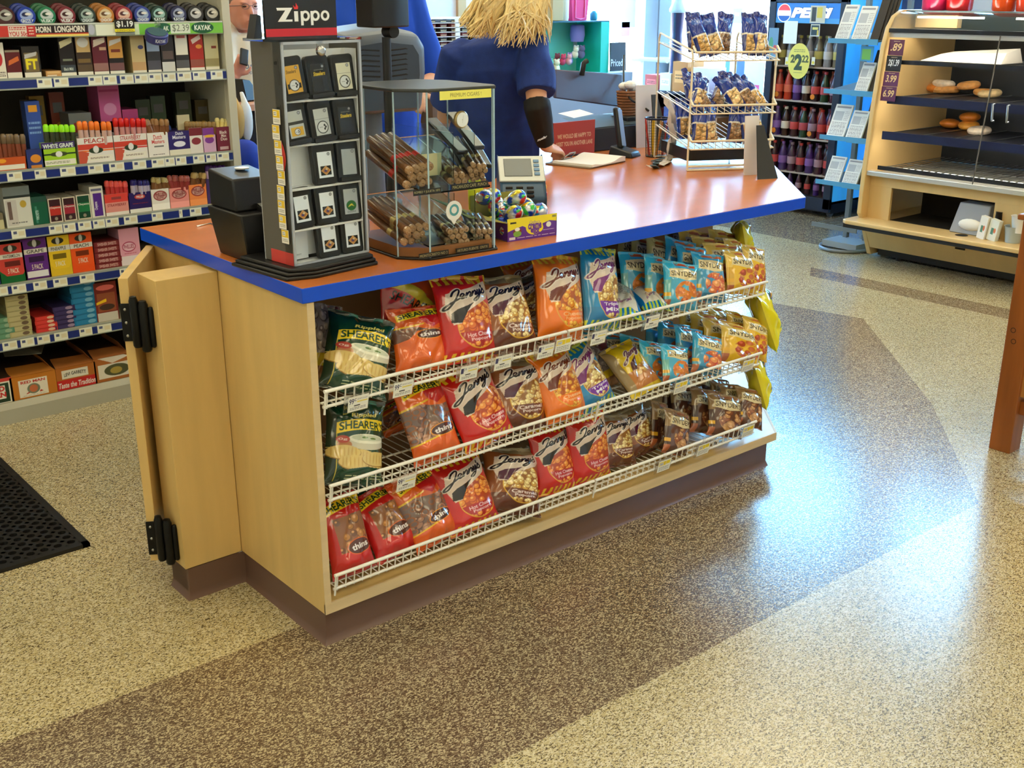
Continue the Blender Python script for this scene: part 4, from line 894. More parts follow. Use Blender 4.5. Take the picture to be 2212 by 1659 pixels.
# row 3
packbox(16,75,402,494,(214,216,206),[('r',0,1,.72,.78,(40,50,50)),('r',0,1,.78,1,(120,130,130)),('r',.1,.3,.2,.66,(110,90,84)),('r',.06,.46,.05,.68,(200,196,190)) ,('r',.12,.26,.2,.64,(110,90,84)),('e',.7,.56,.12,.09,(190,160,60)),('l',.2,.8,.08,.14,1,(120,120,120))],'tall white carton with a gold seal on the fourth shelf')
packbox(73,108,424,488,(20,92,66),[('r',.2,.34,.06,.66,(60,130,110)),('t','WINCHESTER',.02,.62,.30,.40,(190,220,210),{'rot':PI/2,'off':.02}),('r',0,1,.8,1,(40,80,70))],'dark green cigarillo carton')
for x0,x1,yt,yb,c1,c2,lb in ((109,138,428,483,(190,50,40),(60,24,34),'red'),(140,168,425,480,(160,40,56),(60,30,40),'crimson'),(170,200,420,476,(30,120,70),(20,70,50),'green')):
    packbox(x0,x1,yt,yb,(214,206,186),[('r',.08,.92,.05,.95,c1),('r',.08,.92,.05,.3,c2),('r',.08,.92,.68,.95,c2),('t','Cheyenne',.12,.88,.56,.66,(226,220,210),{'off':.02}),('e',.5,.16,.12,.07,(150,140,120))],'white framed %s filtered cigar carton'%lb)
packbox(200,229,402,472,(222,220,206),[('r',.22,.86,.05,.78,(84,40,140)),('t','Cheyenne',.1,.7,.32,.44,(226,220,240),{'rot':PI/2,'off':.02}),('r',.1,.9,.85,.93,(110,110,140))],'white carton with a purple panel')
packbox(230,281,418,468,(226,150,140),[('r',0,1,.6,1,(226,70,60)),('r',.3,.7,.74,.86,(150,60,60)),('t','STRAWBERRY',.1,.9,.42,.54,(150,30,40),{'off':.02}),('r',0,1,0,.16,(234,226,214))],'coral strawberry cigar box'); tubes(231,278,390,424,5,(240,90,80),(200,60,60),'coral capped cigar tube',group='coral capped cigar tubes')
packbox(282,330,415,463,(40,26,96),[('e',.5,.78,.24,.12,(190,70,60)),('t','PHILLIES',.35,.66,.73,.83,(230,230,230)),('l',.15,.85,.42,.5,1,(120,40,60)),('r',0,1,0,.2,(230,230,220))],'navy blue cigar box with a red oval'); tubes(284,326,388,420,5,(40,30,110),(190,180,200),'navy capped cigar tube',group='navy capped cigar tubes')
for x0,x1,yt,yb,c,lb,cc in ((330,369,408,456,(234,230,220),'white',(150,30,40)),(369,411,405,450,(236,150,140),'pink',(160,30,40)),(411,449,398,443,(244,140,70),'orange',(150,40,40))):
    packbox(x0,x1,yt,yb,c,[('r',0,1,0,.3,tuple(min(255,q+20) for q in c)),('e',.5,.68,.38,.24,cc),('e',.5,.68,.33,.19,(206,160,150)),('t','PHILLIES',.2,.8,.66,.82,(130,20,30),{'off':.03}),('t','BLUNT',.3,.7,.54,.66,(130,20,30),{'off':.02})],'%s cigar box with a big oval badge'%lb)
tubes(331,368,383,412,8,(190,170,110),(130,90,56),'gold wrapped cigar in the white oval badge box',group='gold wrapped cigars, white box',wob=.03)
tubes(370,410,378,410,8,(170,90,80),(150,60,60),'red brown cigar in the pink oval badge box',group='red brown cigars, pink box',wob=.02); tubes(412,448,372,404,8,(190,160,100),(120,80,50),'gold wrapped cigar in the orange oval badge box',group='gold wrapped cigars, orange box',wob=.03)
packbox(449,482,385,438,(70,50,110),[('p',[(.3,.84),(.9,.9),(.9,.98),(.3,.92)],(226,196,40)),('r',.2,1,.04,.24,(220,220,226)),('e',.7,.6,.12,.14,(120,90,140))],'violet cigar box next to the black equipment'); tubes(446,490,356,392,5,(70,30,120),(200,170,210),'violet capped cigar tube',group='violet capped cigar tubes')
packbox(-20,12,462,502,(196,190,150),[('r',0,1,.6,1,(120,110,90))],'cream cigar carton at the left edge of the fourth shelf')
# row 4
for x0,x1,yt,yb,c1,c2,tx,lb,L in ((2,60,525,602,(206,66,56),(16,100,50),'WATERMELON','red and green watermelon',[]),(54,112,513,594,(96,40,130),(80,30,110),'GRAPE','purple grape',[('r',.1,.9,.05,.2,(226,226,226))]),(107,158,508,586,(236,196,40),(226,186,40),'PINEAPPLE','yellow pineapple',[]),(157,206,502,579,(240,90,30),(240,84,24),'PEACH','orange peach',[])):
    packbox(x0,x1,yt,yb,c2,[('p',[(0,1),(1,1),(1,.3),(.85,.18),(.25,.18),(.05,.3),(0,.34)],c1),('r',0,1,.62,.74,(226,222,210)),('t',tx,.18,.82,.64,.72,(60,60,50),{'off':.02}),('e',.5,.87,.26,.08,(50,50,40)),('e',.5,.87,.08,.09,(200,200,190)),('r',.22,.8,.42,.55,tuple(int(q*.5) for q in c1)),('t','5 PACK',.3,.72,.24,.36,(236,226,200),{'off':.01})]+L,'%s cigarillo box on the fifth shelf'%lb)
packbox(-25,1,545,604,(40,60,110),[('r',.2,.8,.5,.8,(90,110,150))],'navy cigar box cut by the left edge of the fifth shelf')
def stack(x0,x1,yt,yb,n,c,cl,lb,yoff=.022,dep=.15,txt=None,shift=0):
    y=YF+yoff; a=at(x0,yb,y=y); b_=at(x1,yb,y=y); t=at((x0+x1)/2,yt,y=y); w=b_.x-a.x; zc=min(LZ,key=lambda q:abs(q+.04-(a.z+b_.z)/2))+.0405; hh=(t.z-zc)/n
    cv=ops(Cv(w,hh,1000,c),[('r',.08,.92,.2,.85,tuple(min(255,q+12) for q in c))]+([('t',txt,.15,.85,.25,.75,cl,{'off':.02})] if txt else [('e',.72,.5,.16,.34,cl)]))
    me=carton('cigarette_carton',cv,w*.97,dep,hh*.97,tuple(int(q*.75) for q in c),top=tuple(int(q*.9) for q in c))
    for k in range(n):
        pos = 'topmost of its pile' if k==n-1 else ('lowest of its pile' if k==0 else None)
        put_mesh('cigar_pack',me,((a.x+b_.x)/2+rnd.uniform(-.002,.002)+shift*(k-n/2),y+rnd.uniform(0,.003),zc+hh*k),rnd.uniform(-.03,.03),label=lb+(', '+pos if pos else ', mid pile'),cat='cigar pack',**({} if pos else {'group':lb+' middle of pile'}))
stack(207,266,520,576,5,(120,36,40),(220,180,170),'flat maroon cigar pack on the fifth shelf',txt='SWISHER SWEETS')
packbox(262,306,492,563,(226,160,176),[('e',.45,.5,.34,.14,(180,60,90)),('e',.45,.5,.30,.11,(232,190,200)),('t','PHILLIES',.2,.7,.45,.56,(170,50,80)),('r',0,1,0,.25,(234,220,220)),('l',.2,.8,.3,.34,1,(190,60,80))],'pink and white cigar box on the fifth shelf beside the gate')
packbox(200,232,488,520,(150,146,130),[('r',.2,.8,.3,.6,(180,176,160))],'grey carton at the back of the fifth shelf over the maroon packs',yoff=.2,name='cigar_carton')
# row 5
stack(-14,36,686,737,4,(90,140,110),(150,180,150),'flat grey green pack at the left end of the sixth shelf')
stack(22,73,636,729,8,(178,168,120),(110,90,70),'flat beige cigar pack on the sixth shelf')
stack(79,127,682,720,4,(206,50,44),(226,190,160),'flat red pack on the sixth shelf')
stack(120,170,660,712,5,(50,40,90),(160,140,170),'flat dark violet pack on the sixth shelf')
stack(161,216,605,704,8,(30,120,170),(120,180,210),'flat sky blue pack on the sixth shelf')
packbox(211,260,608,697,(120,40,34),[('e',.5,.86,.4,.07,(226,110,100)),('r',.1,.9,.25,.72,(150,80,50)),('p',[(.05,.44),(.5,.5),(.5,.58),(.05,.5)],(236,190,30)),('e',.5,.36,.34,.08,(70,50,40)),('r',.05,.95,.0,.22,(206,200,186))],'tall brown and maroon cigarillo box on the sixth shelf')
packbox(62,130,655,700,(70,30,30),[],'dark red cartons lying behind on the sixth shelf',yoff=.2,name='cigar_carton')
# row 6: open shipping cartons on the base
def bigbox(x0,x1,yt,yb,c,L,lb,dep=.30,deck=.06,flaps=True,yoff=.01):
    y=YF+yoff; a=at(x0,yb,y=y); b_=at(x1,yb,y=y); t=at((x0+x1)/2,yt,y=y); w=b_.x-a.x; h=t.z-.076
    cv=ops(Cv(w,h,700,c),L); T=thing('shipping_carton',lb,'carton',((a.x+b_.x)/2,y,.076))
    me=carton('carton_body',cv,w*.98,dep,h,tuple(int(q*.85) for q in c),top=(60,44,34)); put_mesh('carton_body',me,(0,0,0),parent=T)
    mm=mat('cardboard %d %d %d'%c,C(*[int(q*.9) for q in c]),.8)
    if flaps:
        f=MB(); f.add([(-w*.48,.0,h+.001),(w*.48,0,h+.001),(w*.44,.09,h+.012),(-w*.4,.1,h+.014),(-w*.48,.0,h-.001),(w*.48,0,h-.001),(w*.44,.09,h+.010),(-w*.4,.1,h+.012)],[(0,1,2,3),(7,6,5,4),(0,4,5,1),(1,5,6,2),(2,6,7,3),(3,7,4,0)]); f.build('flap',mm,T,local=True)
        f=MB(); f.add([(w*.48,.03,h),(w*.48,dep,h),(w*.3,dep*.9,h+.05),(w*.33,.05,h+.04),(w*.478,.03,h-.002),(w*.478,dep,h-.002),(w*.3,dep*.9,h+.048),(w*.33,.05,h+.038)],[(0,1,2,3),(7,6,5,4),(0,4,5,1),(1,5,6,2),(2,6,7,3),(3,7,4,0)]); f.build('flap',mm,T,local=True)
    return T
bigbox(-50,36,820,889,(200,60,50),[('r',0,1,0,.86,(226,222,210)),('r',.0,.9,.05,.80,(30,60,44)),('r',.0,.80,.18,.72,(232,228,216)),('t','RED',.42,.78,.5,.68,(196,40,40),{'off':.05}),('t','MAN',.36,.80,.26,.44,(196,40,40),{'off':.05})],'white and green shipping carton lettered in red at the left edge of the base',flaps=False)
bigbox(28,131,806,880,(196,120,36),[('r',.18,.80,.06,.80,(232,226,210)),('t','RED MAN',.23,.75,.64,.75,(190,50,40),{'off':.04}),('e',.49,.38,.14,.22,(120,130,110)),('e',.49,.38,.09,.16,(196,110,70)),('p',[(.3,.18),(.4,.2),(.38,.27)],(190,70,50)),('p',[(.6,.18),(.7,.2),(.64,.28)],(190,70,50)),('l',.25,.75,.09,.14,1,(150,140,120))],'orange brown shipping carton with a white label')
bigbox(126,215,788,853,(176,104,40),[('r',0,1,0,.44,(196,36,36)),('t','Taste the Tradition',.04,.96,.10,.32,(236,230,224),{'shear':.2,'off':.02,'rot':.0}),('r',.14,.80,.5,.86,(226,222,206)),('t','LEVI GARRETT',.2,.74,.58,.72,(50,50,44),{'off':.03,'arc':.05})],'brown shipping carton with a red slogan band')
bigbox(208,290,768,838,(170,100,44),[('r',.1,1,.12,.7,(226,220,204)),('e',.6,.42,.34,.24,(84,88,60)),('e',.58,.40,.16,.14,(170,150,70)),('p',[(.1,1),(.5,.72),(.95,.9),(.8,1)],(220,210,196))],'brown shipping carton with a torn flap and an oval picture')
MB_ = MB(); p = at(50,790,y=YF+.05)
q = MB().add([(p.x-.05,YF+.10,.235),(p.x+.07,YF+.03,.24),(p.x+.13,YF+.16,.245),(p.x+.05,YF+.27,.29),(p.x-.03,YF+.24,.285)],[(0,1,2,3,4)]).build('paper_sheet', mat('grey liner paper', C(100,98,90), .8)); tag(q,'grey liner paper rising out of the orange brown carton','paper')
sd = q.modifiers.new('thick','SOLIDIFY'); sd.thickness=.002
# ---------------------------------------------------------------- lighter display
m_blk = mat('black plastic', C(22,22,24), .38); m_acr = mat('clear acrylic', (.96,.99,1,1), .02, trans=1, ior=1.12, spec=.6); m_white = mat('white plastic', C(238,240,244), .4); m_chr = mat('brushed chrome', C(196,196,196), .22, 1); m_grey = mat('warm grey plastic', C(92,88,80), .5)
a6 = math.radians(6); ZD = thing('lighter_display', 'tall clear-fronted lighter display tower with a black header card on a stepped black base', 'display case', (.030,.10,H), a6)
def LB(name, mb, m, parent, **k): return mb.build(name, m, parent, local=True, **k)
b = MB()
for z0,z1,o in ((0,.009,.04),(.009,.017,.033),(.017,.026,.024)):
    b.prism([(-o,.0-o*.55),(.03,-.035-o*.3),(.21+o*.3,-.012-o*.7),(.21+o,.03),(.21+o,.17+o),(-o,.17+o)],z0,z1)
LB('display_base', b, m_blk, ZD, bevel=.003)
BW,BD,B0,B1 = .224,.118,.027,.535
LB('body_panel', MB().box(0,.004,0,BD,B0,B1).box(BW-.004,BW,0,BD,B0,B1), m_grey, ZD, bevel=.001)
LB('back_panel', MB().box(0,BW,BD-.004,BD,B0,B1), m_white, ZD)
LB('inner_backing', MB().box(.006,BW-.006,.045,.049,B0+.01,B1-.02).box(.006,.009,.008,.05,B0,B1-.02).box(BW-.009,BW-.006,.008,.05,B0,B1-.02), m_white, ZD)
LB('top_cap', MB().box(-.012,BW+.004,-.004,BD+.01,B1,B1+.006), m_acr, ZD)
g = MB().box(.004,BW-.004,-.003,.0,B0,B1).box(-.002,.0,.0,.03,B0,B1).box(BW,BW+.002,0,.03,B0,B1); LB('clear_door', g, m_acr, ZD)
LB('door_edge', MB().box(.0,.005,-.0045,.0015,B0,B1).box(BW-.006,BW,-.0045,.0015,B0,B1).box(0,BW,-.0045,.0,B0,B0+.005).box(0,BW,-.0045,0,B1-.006,B1), mat('frosted acrylic edge', C(168,176,190), .2, coat=.4), ZD)
rows = [.406,.306,.206,.110,.028]; cols_ = [.040,.112,.182]
sh = MB()
for r in rows: sh.box(.007,BW-.007,.006,.048,r-.005,r)
LB('display_shelf', sh, m_white, ZD, bevel=.001)
lk = MB(); lk.M = Matrix.Translation((.104,-.006,B1-.022)) @ Matrix.Rotation(PI/2,4,'X'); lk.lathe([(.011,-.002),(.012,.006),(.009,.010),(.005,.0105),(.001,.0105)],(0,0,0),20); LB('lock', lk, m_chr, ZD, smooth=True)
LB('lock_tab', MB().box(.096,.112,-.006,-.0045,B1-.02,B1+.018), m_acr, ZD)
# header card
cv = Cv(.20,.095,1400,(28,28,30)); cv.rect(0,1,.06,.26,(206,40,54)); cv.rect(0,1,0,.06,(40,40,44))
def zz(c,off,dx=0,dy=0):
    cv.poly([(.16,.80),(.38,.80),(.28,.50),(.37,.50),(.37,.44),(.17,.44),(.28,.73),(.17,.73)],c)
    cv.poly([(.40,.71),(.455,.71),(.455,.44),(.40,.44)],c)
    for x in (.49,.63):
        cv.poly([(x,.71),(x+.035,.71),(x+.035,.34),(x,.34)],c); cv.ell(x+.065,.585,.062,.135,c); cv.ell(x+.066,.585,.030,.075,(28,28,30)); cv.rect(x-.0,x+.033,.40,.71,c)
    cv.ell(.835,.585,.062,.135,c); cv.ell(.835,.585,.030,.075,(28,28,30))
zz((240,240,240),0); cv.poly([(.405,.76),(.39,.86),(.425,.80),(.43,.92),(.46,.82),(.455,.76)],(226,50,50))
hp = panel('header_card', cv, (.006,.060,B1+.004), (1,0,0), (0,0,1), .200, .084, None, None, .002); hp.parent = ZD
hb = MB(); n=16; vs=[]; 
arc = [(.006+.200*i/n, B1+.088+.012*math.sin(PI*i/n)) for i in range(n+1)]
vs = [(x,.0605,z) for x,z in arc]+[(.206,.0605,B1+.0),(.006,.0605,B1+.0)]+[(x,.068,z) for x,z in arc]+[(.206,.068,B1),(.006,.068,B1)]
m_ = n+3; hb.add(vs,[list(range(m_)),list(range(m_,2*m_))[::-1]]+[(i,i+m_,(i+1)%m_+m_,(i+1)%m_) for i in range(m_)]); LB('header_backing', hb, m_blk, ZD)
LB('header_wing', MB().add([(-.03,.055,B1+.006),(-.005,.06,B1+.006),(-.005,.06,B1+.055),(-.016,.058,B1+.058),(-.03,.085,B1+.006),(-.005,.085,B1+.006),(-.005,.085,B1+.055),(-.016,.085,B1+.058)],[(0,1,2,3),(7,6,5,4),(0,4,5,1),(1,5,6,2),(2,6,7,3),(3,7,4,0)]), m_blk, ZD)
# price stickers hanging down the left flank
for i in range(9):
    cv = Cv(.028,.030,1500,(236,232,222)); cv.rect(.0,.95,.45,.95,(236,200,40)); cv.rect(.12,.55,.55,.85,(240,238,226)); cv.lines(.15,.5,.58,.82,2,(80,80,70),i); cv.lines(.15,.85,.12,.34,2,(130,130,120),i+3)
    p = panel('price_sticker', cv, (-.0035-.0015*(i%2),.020+.004*math.sin(i*1.3),.355-.0345*i), (0,-1,0), (0,0,1), .028, .033, None, None, .0006); p.rotation_euler=(0,0,.35*0); p.parent = ZD
    p.location = (-.001,.02,0)
LB('red_badge', MB().add([(-.003,.004+.014*math.sin(PI*i/12)*-1+.012,.24+.08*i/12) for i in range(13)]+[(-.003,.016,.32),(-.003,.016,.24)],[list(range(15))]), mat('red sticker', C(206,60,50), .4), ZD)
LB('base_strip', MB().box(-.001,.0,.0,.09,B0,B0+.03), mat('red sticker', C(206,60,50), .4), ZD)
# lighters in tins
m_tin = mat('black lighter tin', C(14,14,16), .3, coat=.2); m_liner = mat('tin tray liner', C(26,26,30), .5)
def rrect(x0,x1,z0,z1,r,n=5):
    pts=[]
    for cx,cz,a0 in ((x1-r,z1-r,0),(x0+r,z1-r,PI/2),(x0+r,z0+r,PI),(x1-r,z0+r,1.5*PI)):
        for i in range(n+1): a=a0+PI/2*i/n; pts.append((cx+r*math.cos(a),cz+r*math.sin(a)))
    return pts
def slab(mb, pts, y0, y1):
    n=len(pts); mb.add([(x,y0,z) for x,z in pts]+[(x,y1,z) for x,z in pts],[list(range(n))[::-1],list(range(n,2*n))]+[(i,n+i,n+(i+1)%n,(i+1)%n)[::-1] for i in range(n)]); return mb
def emblem(kind):
    cvs = {'gold':(226,170,60),'yel':(34,36,44),'cream':(226,220,196),'silg':(196,196,190),'sil':(200,202,200),'dark':(40,44,52),'white':(244,247,252),'chrome':(176,180,182),'green':(184,186,184)}
    cv = Cv(.034,.054,1500,cvs[kind])
    def steel(cx,cy,r):
        cv.ell(cx,cy,r,r*.63,(30,30,34)); cv.ell(cx,cy,r*.86,r*.54,(222,222,222)); 
        for dx,dy,c in ((.4,.3,(40,40,44)),(.4,-.3,(40,40,44)),(.65,0,(40,40,44))): cv.ell(cx+r*dx*.8,cy+r*dy*.6,r*.16,r*.12,c)
        cv.rect(cx-r*.6,cx,cy-.008,cy+.008,(60,60,64))
    if kind=='gold': cv.rect(.1,.9,.0,.3,(226,170,60)); cv.text('Steelers',.1,.75,.72,.84,(80,56,20),shear=.2,off=.02); cv.rect(.05,.95,.16,.34,(40,40,44)); steel(.5,.28,.34)
    if kind in('yel','dark'): cv.text('Steelers',.12,.9,.58,.72,(226,190,50),shear=.2,off=.03); cv.lines(.2,.8,.76,.82,1,(140,140,130),2)
    if kind in('cream','sil'): steel(.5,.30,.38); cv.rect(0,1,.60,.612,(120,120,116))
    if kind=='silg': cv.rect(.1,.9,.08,.40,(226,176,60)); steel(.5,.22,.2); cv.rect(0,1,.5,.6,(60,56,50))
    if kind=='white':
        cv.rect(.14,.86,.10,.46,(24,24,30)); cv.poly([(.5,.46),(.84,.28),(.5,.10),(.16,.28)],(216,160,90)); cv.ell(.5,.28,.2,.1,(190,120,60)); cv.ell(.48,.27,.1,.05,(70,60,110)); cv.ell(.56,.33,.08,.04,(226,200,150)); cv.rect(0,1,.60,.608,(190,194,204))
    if kind=='green': cv.ell(.5,.34,.36,.2,(40,110,44)); cv.poly([(.25,.28),(.5,.34),(.7,.30),(.55,.42),(.4,.38)],(226,210,60)); cv.text('DEERE',.2,.8,.06,.13,(60,80,60))
    if kind=='chrome': cv.rect(0,1,.60,.61,(110,112,114))
    cv.ell(.78,.90,.10,.062,(70,70,76)); cv.ell(.78,.90,.075,.045,(170,172,176)); return cv
LG = [['gold','yel','cream'],['silg','sil','dark'],[None,'white','chrome'],['white','white','green'],[None,'white','white']]
desc = {'gold':'gold lighter with a team roundel','yel':'black lighter with yellow script','cream':'cream lighter with a dark ringed roundel','silg':'silver and gold lighter','sil':'silver lighter with a dark ringed roundel','dark':'dark lighter with yellow script line','white':'white lighter with orange diamond badge','chrome':'plain mirror chrome lighter','green':'silver lighter with a round green badge'}
rown = ('top','second','middle','fourth','bottom'); coln=('left','centre','right')
em = {}
for i,r in enumerate(rows):
    for j,cx in enumerate(cols_):
        kd = LG[i][j]
        if not kd: continue
        lx,ly,lz = cx,.009,r+.001; wx = Vector((.030,.10,H)) + Matrix.Rotation(a6,3,'Z') @ Vector((lx,ly,lz))
        T = thing('boxed_lighter', '%s in a black tin, %s display shelf, %s'%(desc[kd],rown[i],coln[j]), 'lighter', tuple(wx), a6); T.rotation_euler = (-.12,(-.06 if i<2 else .0)+.03*((i*3+j)%3-1),a6); T.scale=(1.26,1.0,1.12)
        LB('tin_tray', slab(MB(), rrect(-.026,.026,0,.086,.008), -.004, .010), m_tin, T, bevel=.0015); LB('tray_liner', slab(MB(), rrect(-.021,.021,.006,.080,.004), -.0045,-.0038), m_liner, T)
        if i<2 or (i,j)==(2,2): LB('raised_lid', slab(MB(), rrect(-.025,.025,.0,.010,.003), -.012,-.004), m_tin, T, bevel=.001)
        key=kd
        if key not in em:
            cvv=emblem(kd); me,_=grid_mesh('lighter', cvv, lambda u,v: np.stack([(u-.5)*.033, -.006-.0006*np.cos((u-.5)*2.6)+0*v, .014+v*.054],1), boxfaces(.033,.006,.054,tuple(int(q) for q in (150,150,150)))); 
            vv = np.array([q.co[:] for q in me.vertices]); k0 = cvv.nx*cvv.ny; vv[k0:,1] -= .006; vv[k0:,2] += .014; me.vertices.foreach_set('co', vv.ravel()); me.materials.append(mat_vc('lighter metal',.22,.2,.25)); em[key]=me
        put_mesh('lighter', em[key], (0,0,0), parent=T)
        if kd=='chrome': pass
cv = Cv(.05,.06,1500,(226,230,238)); cv.lines(.1,.6,.12,.2,2,(130,140,160),3)
for (i) in (4,):
    o = panel('info_card', cv, Vector((.030,.10,H))+Matrix.Rotation(a6,3,'Z')@Vector((.018,.036,rows[4]+.004)), (math.cos(a6),math.sin(a6),0), (0,0,1), .05,.068,None,None,.0008); tag(o,'blank white card standing in the empty slot of the bottom lighter shelf','card')
# black ticket printer behind the display
BB = thing('receipt_printer', 'black two-tier plastic machine at the left end of the counter behind the lighter tower', 'printer', (.06,.37,H))
mb = MB(); mb.add([(-.045,-.07,0),(.06,-.07,0),(.06,.09,0),(-.045,.09,0),(-.066,-.085,.125),(.06,-.085,.125),(.06,.10,.125),(-.066,.10,.125)],[(3,2,1,0),(4,5,6,7),(0,1,5,4),(1,2,6,5),(2,3,7,6),(3,0,4,7)]); LB('lower_body', mb, m_blk, BB, bevel=.004)
mb = MB(); mb.add([(-.056,-.045,.125),(.06,-.045,.125),(.06,.10,.125),(-.056,.10,.125),(-.056,-.035,.205),(.06,-.035,.205),(.06,.10,.218),(-.056,.10,.218)],[(3,2,1,0),(4,5,6,7),(0,1,5,4),(1,2,6,5),(2,3,7,6),(3,0,4,7)]); LB('upper_body', mb, m_blk, BB, bevel=.005)
LB('paper_flap', MB().add([(-.004,-.115,.126),(.05,-.115,.126),(.05,-.05,.142),(-.004,-.05,.142),(-.004,-.115,.02),(.05,-.115,.02),(.05,-.05,.02),(-.004,-.05,.02)],[(0,1,2,3),(0,4,5,1),(0,3,7,4),(1,5,6,2),(4,7,6,5),(2,6,7,3)]), m_blk, BB, bevel=.003)
LB('flap_top', MB().add([(-.002,-.113,.1275),(.048,-.113,.1275),(.048,-.052,.1435),(-.002,-.052,.1435)],[(0,1,2,3)]), mat('grey top', C(120,118,110), .3), BB)
o=MB().lathe([(.001,0),(.018,0),(.019,.003),(.013,.004),(.001,.004)],(0,0,0),20).build('coin', mat('white lid', C(220,220,214),.4)); o.name='bottle_cap'; tag(o,'small white round lid on top of the black machine','lid'); o.location=(.075,.42,H+.216)
# metal trim inset
tr = MB(); p0,p1,p2 = at(425,490,z=H),at(455,484,z=H),at(490,500,z=H)
o = MB().tube([(p0.x,p0.y,H+.001),(p1.x,p1.y,H+.001),(p2.x,p2.y-.02,H+.001)],.003,4).build('cable_trim', m_chr); tag(o,'thin bare metal strip lying on the counter top behind the black machine','metal strip')

# ---------------------------------------------------------------- cigar humidor
HM = thing('cigar_humidor', 'clear faceted acrylic cigar humidor with a black lid and a yellow label', 'display case', (.45,.18,H))
FP = [(.585,.032),(.385,.042),(.330,.105),(.338,.27),(.395,.335),(.56,.325),(.603,.25),(.603,.06)]
def scaled(P,s,c=(.46,.18)): return [(c[0]+(x-c[0])*s,c[1]+(y-c[1])*s) for x,y in P]
MB().prism(scaled(FP,1.05),H,H+.006).build('base_tray', m_blk, HM, bevel=.002); MB().prism(scaled(FP,.97),H+.006,H+.03).build('wood_base', mat('cedar', C(150,96,50), .4), HM)
MB().prism(scaled(FP,1.03),1.362,1.370).build('lid', mat('grey black lid', C(58,62,62), .35), HM, bevel=.002)
gl_ = MB(); n=len(FP)
for i in range(n):
    a=Vector(FP[i]); b_=Vector(FP[(i+1)%n]); d=(b_-a).normalized(); nn=Vector((-d.y,d.x))*-.0035
    gl_.add([(a.x,a.y,H+.006),(b_.x,b_.y,H+.006),(b_.x,b_.y,1.362),(a.x,a.y,1.362),(a.x-nn.x,a.y-nn.y,H+.006),(b_.x-nn.x,b_.y-nn.y,H+.006),(b_.x-nn.x,b_.y-nn.y,1.362),(a.x-nn.x,a.y-nn.y,1.362)],[(0,1,2,3),(7,6,5,4),(0,4,5,1),(1,5,6,2),(2,6,7,3),(3,7,4,0)])
gl_.build('acrylic_wall', m_acr, HM)
ed = MB()
for x,y in FP: ed.tube([(x,y,H+.006),(x,y,1.362)],.0022,6)
ed.build('wall_edge', mat('bright acrylic edge', C(190,220,236), .12, coat=.5), HM)
# sloping acrylic trays and dividers
m_trayc = mat('tinted acrylic tray', (.75,.90,.95,1), .05, trans=1, ior=1.2)
MB().add([(.345,.30,1.225),(.595,.30,1.225),(.583,.045,1.118),(.388,.052,1.118),(.345,.11,1.145),(.345,.30,1.221),(.595,.30,1.221),(.583,.045,1.114),(.388,.052,1.114),(.345,.11,1.141)],[(0,4,3,2,1),(5,6,7,8,9),(0,1,6,5),(1,2,7,6),(2,3,8,7),(3,4,9,8),(4,0,5,9)]).build('sloping_tray', m_trayc, HM)
MB().add([(.345,.30,1.085),(.595,.30,1.085),(.583,.045,.985),(.388,.052,.985),(.345,.11,1.01),(.345,.30,1.081),(.595,.30,1.081),(.583,.045,.981),(.388,.052,.981),(.345,.11,1.006)],[(0,4,3,2,1),(5,6,7,8,9),(0,1,6,5),(1,2,7,6),(2,3,8,7),(3,4,9,8),(4,0,5,9)]).build('sloping_tray', m_trayc, HM)
for x in (.468,.535):
    MB().box(x,x+.002,.05,.30,1.125,1.26).build('divider', m_trayc, HM); MB().box(x,x+.002,.05,.30,.99,1.11).build('divider', m_trayc, HM)
cv = Cv(.155,.021,1500,(236,232,110)); cv.text('PREMIUM CIGARS !',.2,.8,.3,.72,(120,110,60)); 
o = panel('name_label', cv, at(950,217,y=.0335), (1,-.05,0),(0,0,1),.155,.021,None,None,.0006); o.parent=HM; o.matrix_parent_inverse = HM.matrix_basis.inverted()
def lab(px,py,w,h,t,n=1):
    cv=Cv(w,h,1500,(20,20,22)); cv.text(t,.04,.96,.25,.75,(170,160,110)); o=panel('shelf_label',cv,at(px,py,y=.034),(1,-.045,0),(0,0,1),w,h,None,None,.0006); o.parent=HM; o.matrix_parent_inverse = HM.matrix_basis.inverted()
lab(893,424,.082,.014,'ROMEO Y JULIETA 1875'); lab(975,412,.115,.015,'MACANUDO CAFE  PUNCH'); lab(905,560,.090,.013,'MONTECRISTO NO 2'); lab(985,548,.105,.013,'ARTURO FUENTE  ONYX')
g_ = MB(); g_.M = Matrix.Translation(at(995,258,y=.028)) @ Matrix.Rotation(PI/2,4,'X'); g_.lathe([(.0205,-.002),(.0215,.004),(.019,.007),(.0175,.006)],(0,0,0),28); g_.build('gauge_rim', mat('brass rim', C(190,170,120), .3, .8), HM, smooth=True)
g_ = MB(); g_.M = Matrix.Translation(at(995,258,y=.028)) @ Matrix.Rotation(PI/2,4,'X'); g_.lathe([(.001,.0075),(.0178,.0075)],(0,0,0),24,cap=False); g_.tube([(0,-.008,.008),(.003,.010,.008)],.0007,4); g_.build('gauge_face', mat('dial face', C(226,232,236), .35), HM)
cv = Cv(.05,.055,1500,(226,226,222)); 
p = at(980,455,y=.030); s_ = MB(); s_.M = Matrix.Translation(p)@Matrix.Rotation(PI/2,4,'X'); s_.lathe([(.001,.0),(.025,.0),(.025,.002),(.001,.002)],(0,0,0),28); s_.add([(-.024,-.004,.001),(0,-.036,.001),(.024,-.004,.001)],[(0,1,2)]); s_.build('round_sticker', mat('sticker white', C(226,226,224), .45), HM)
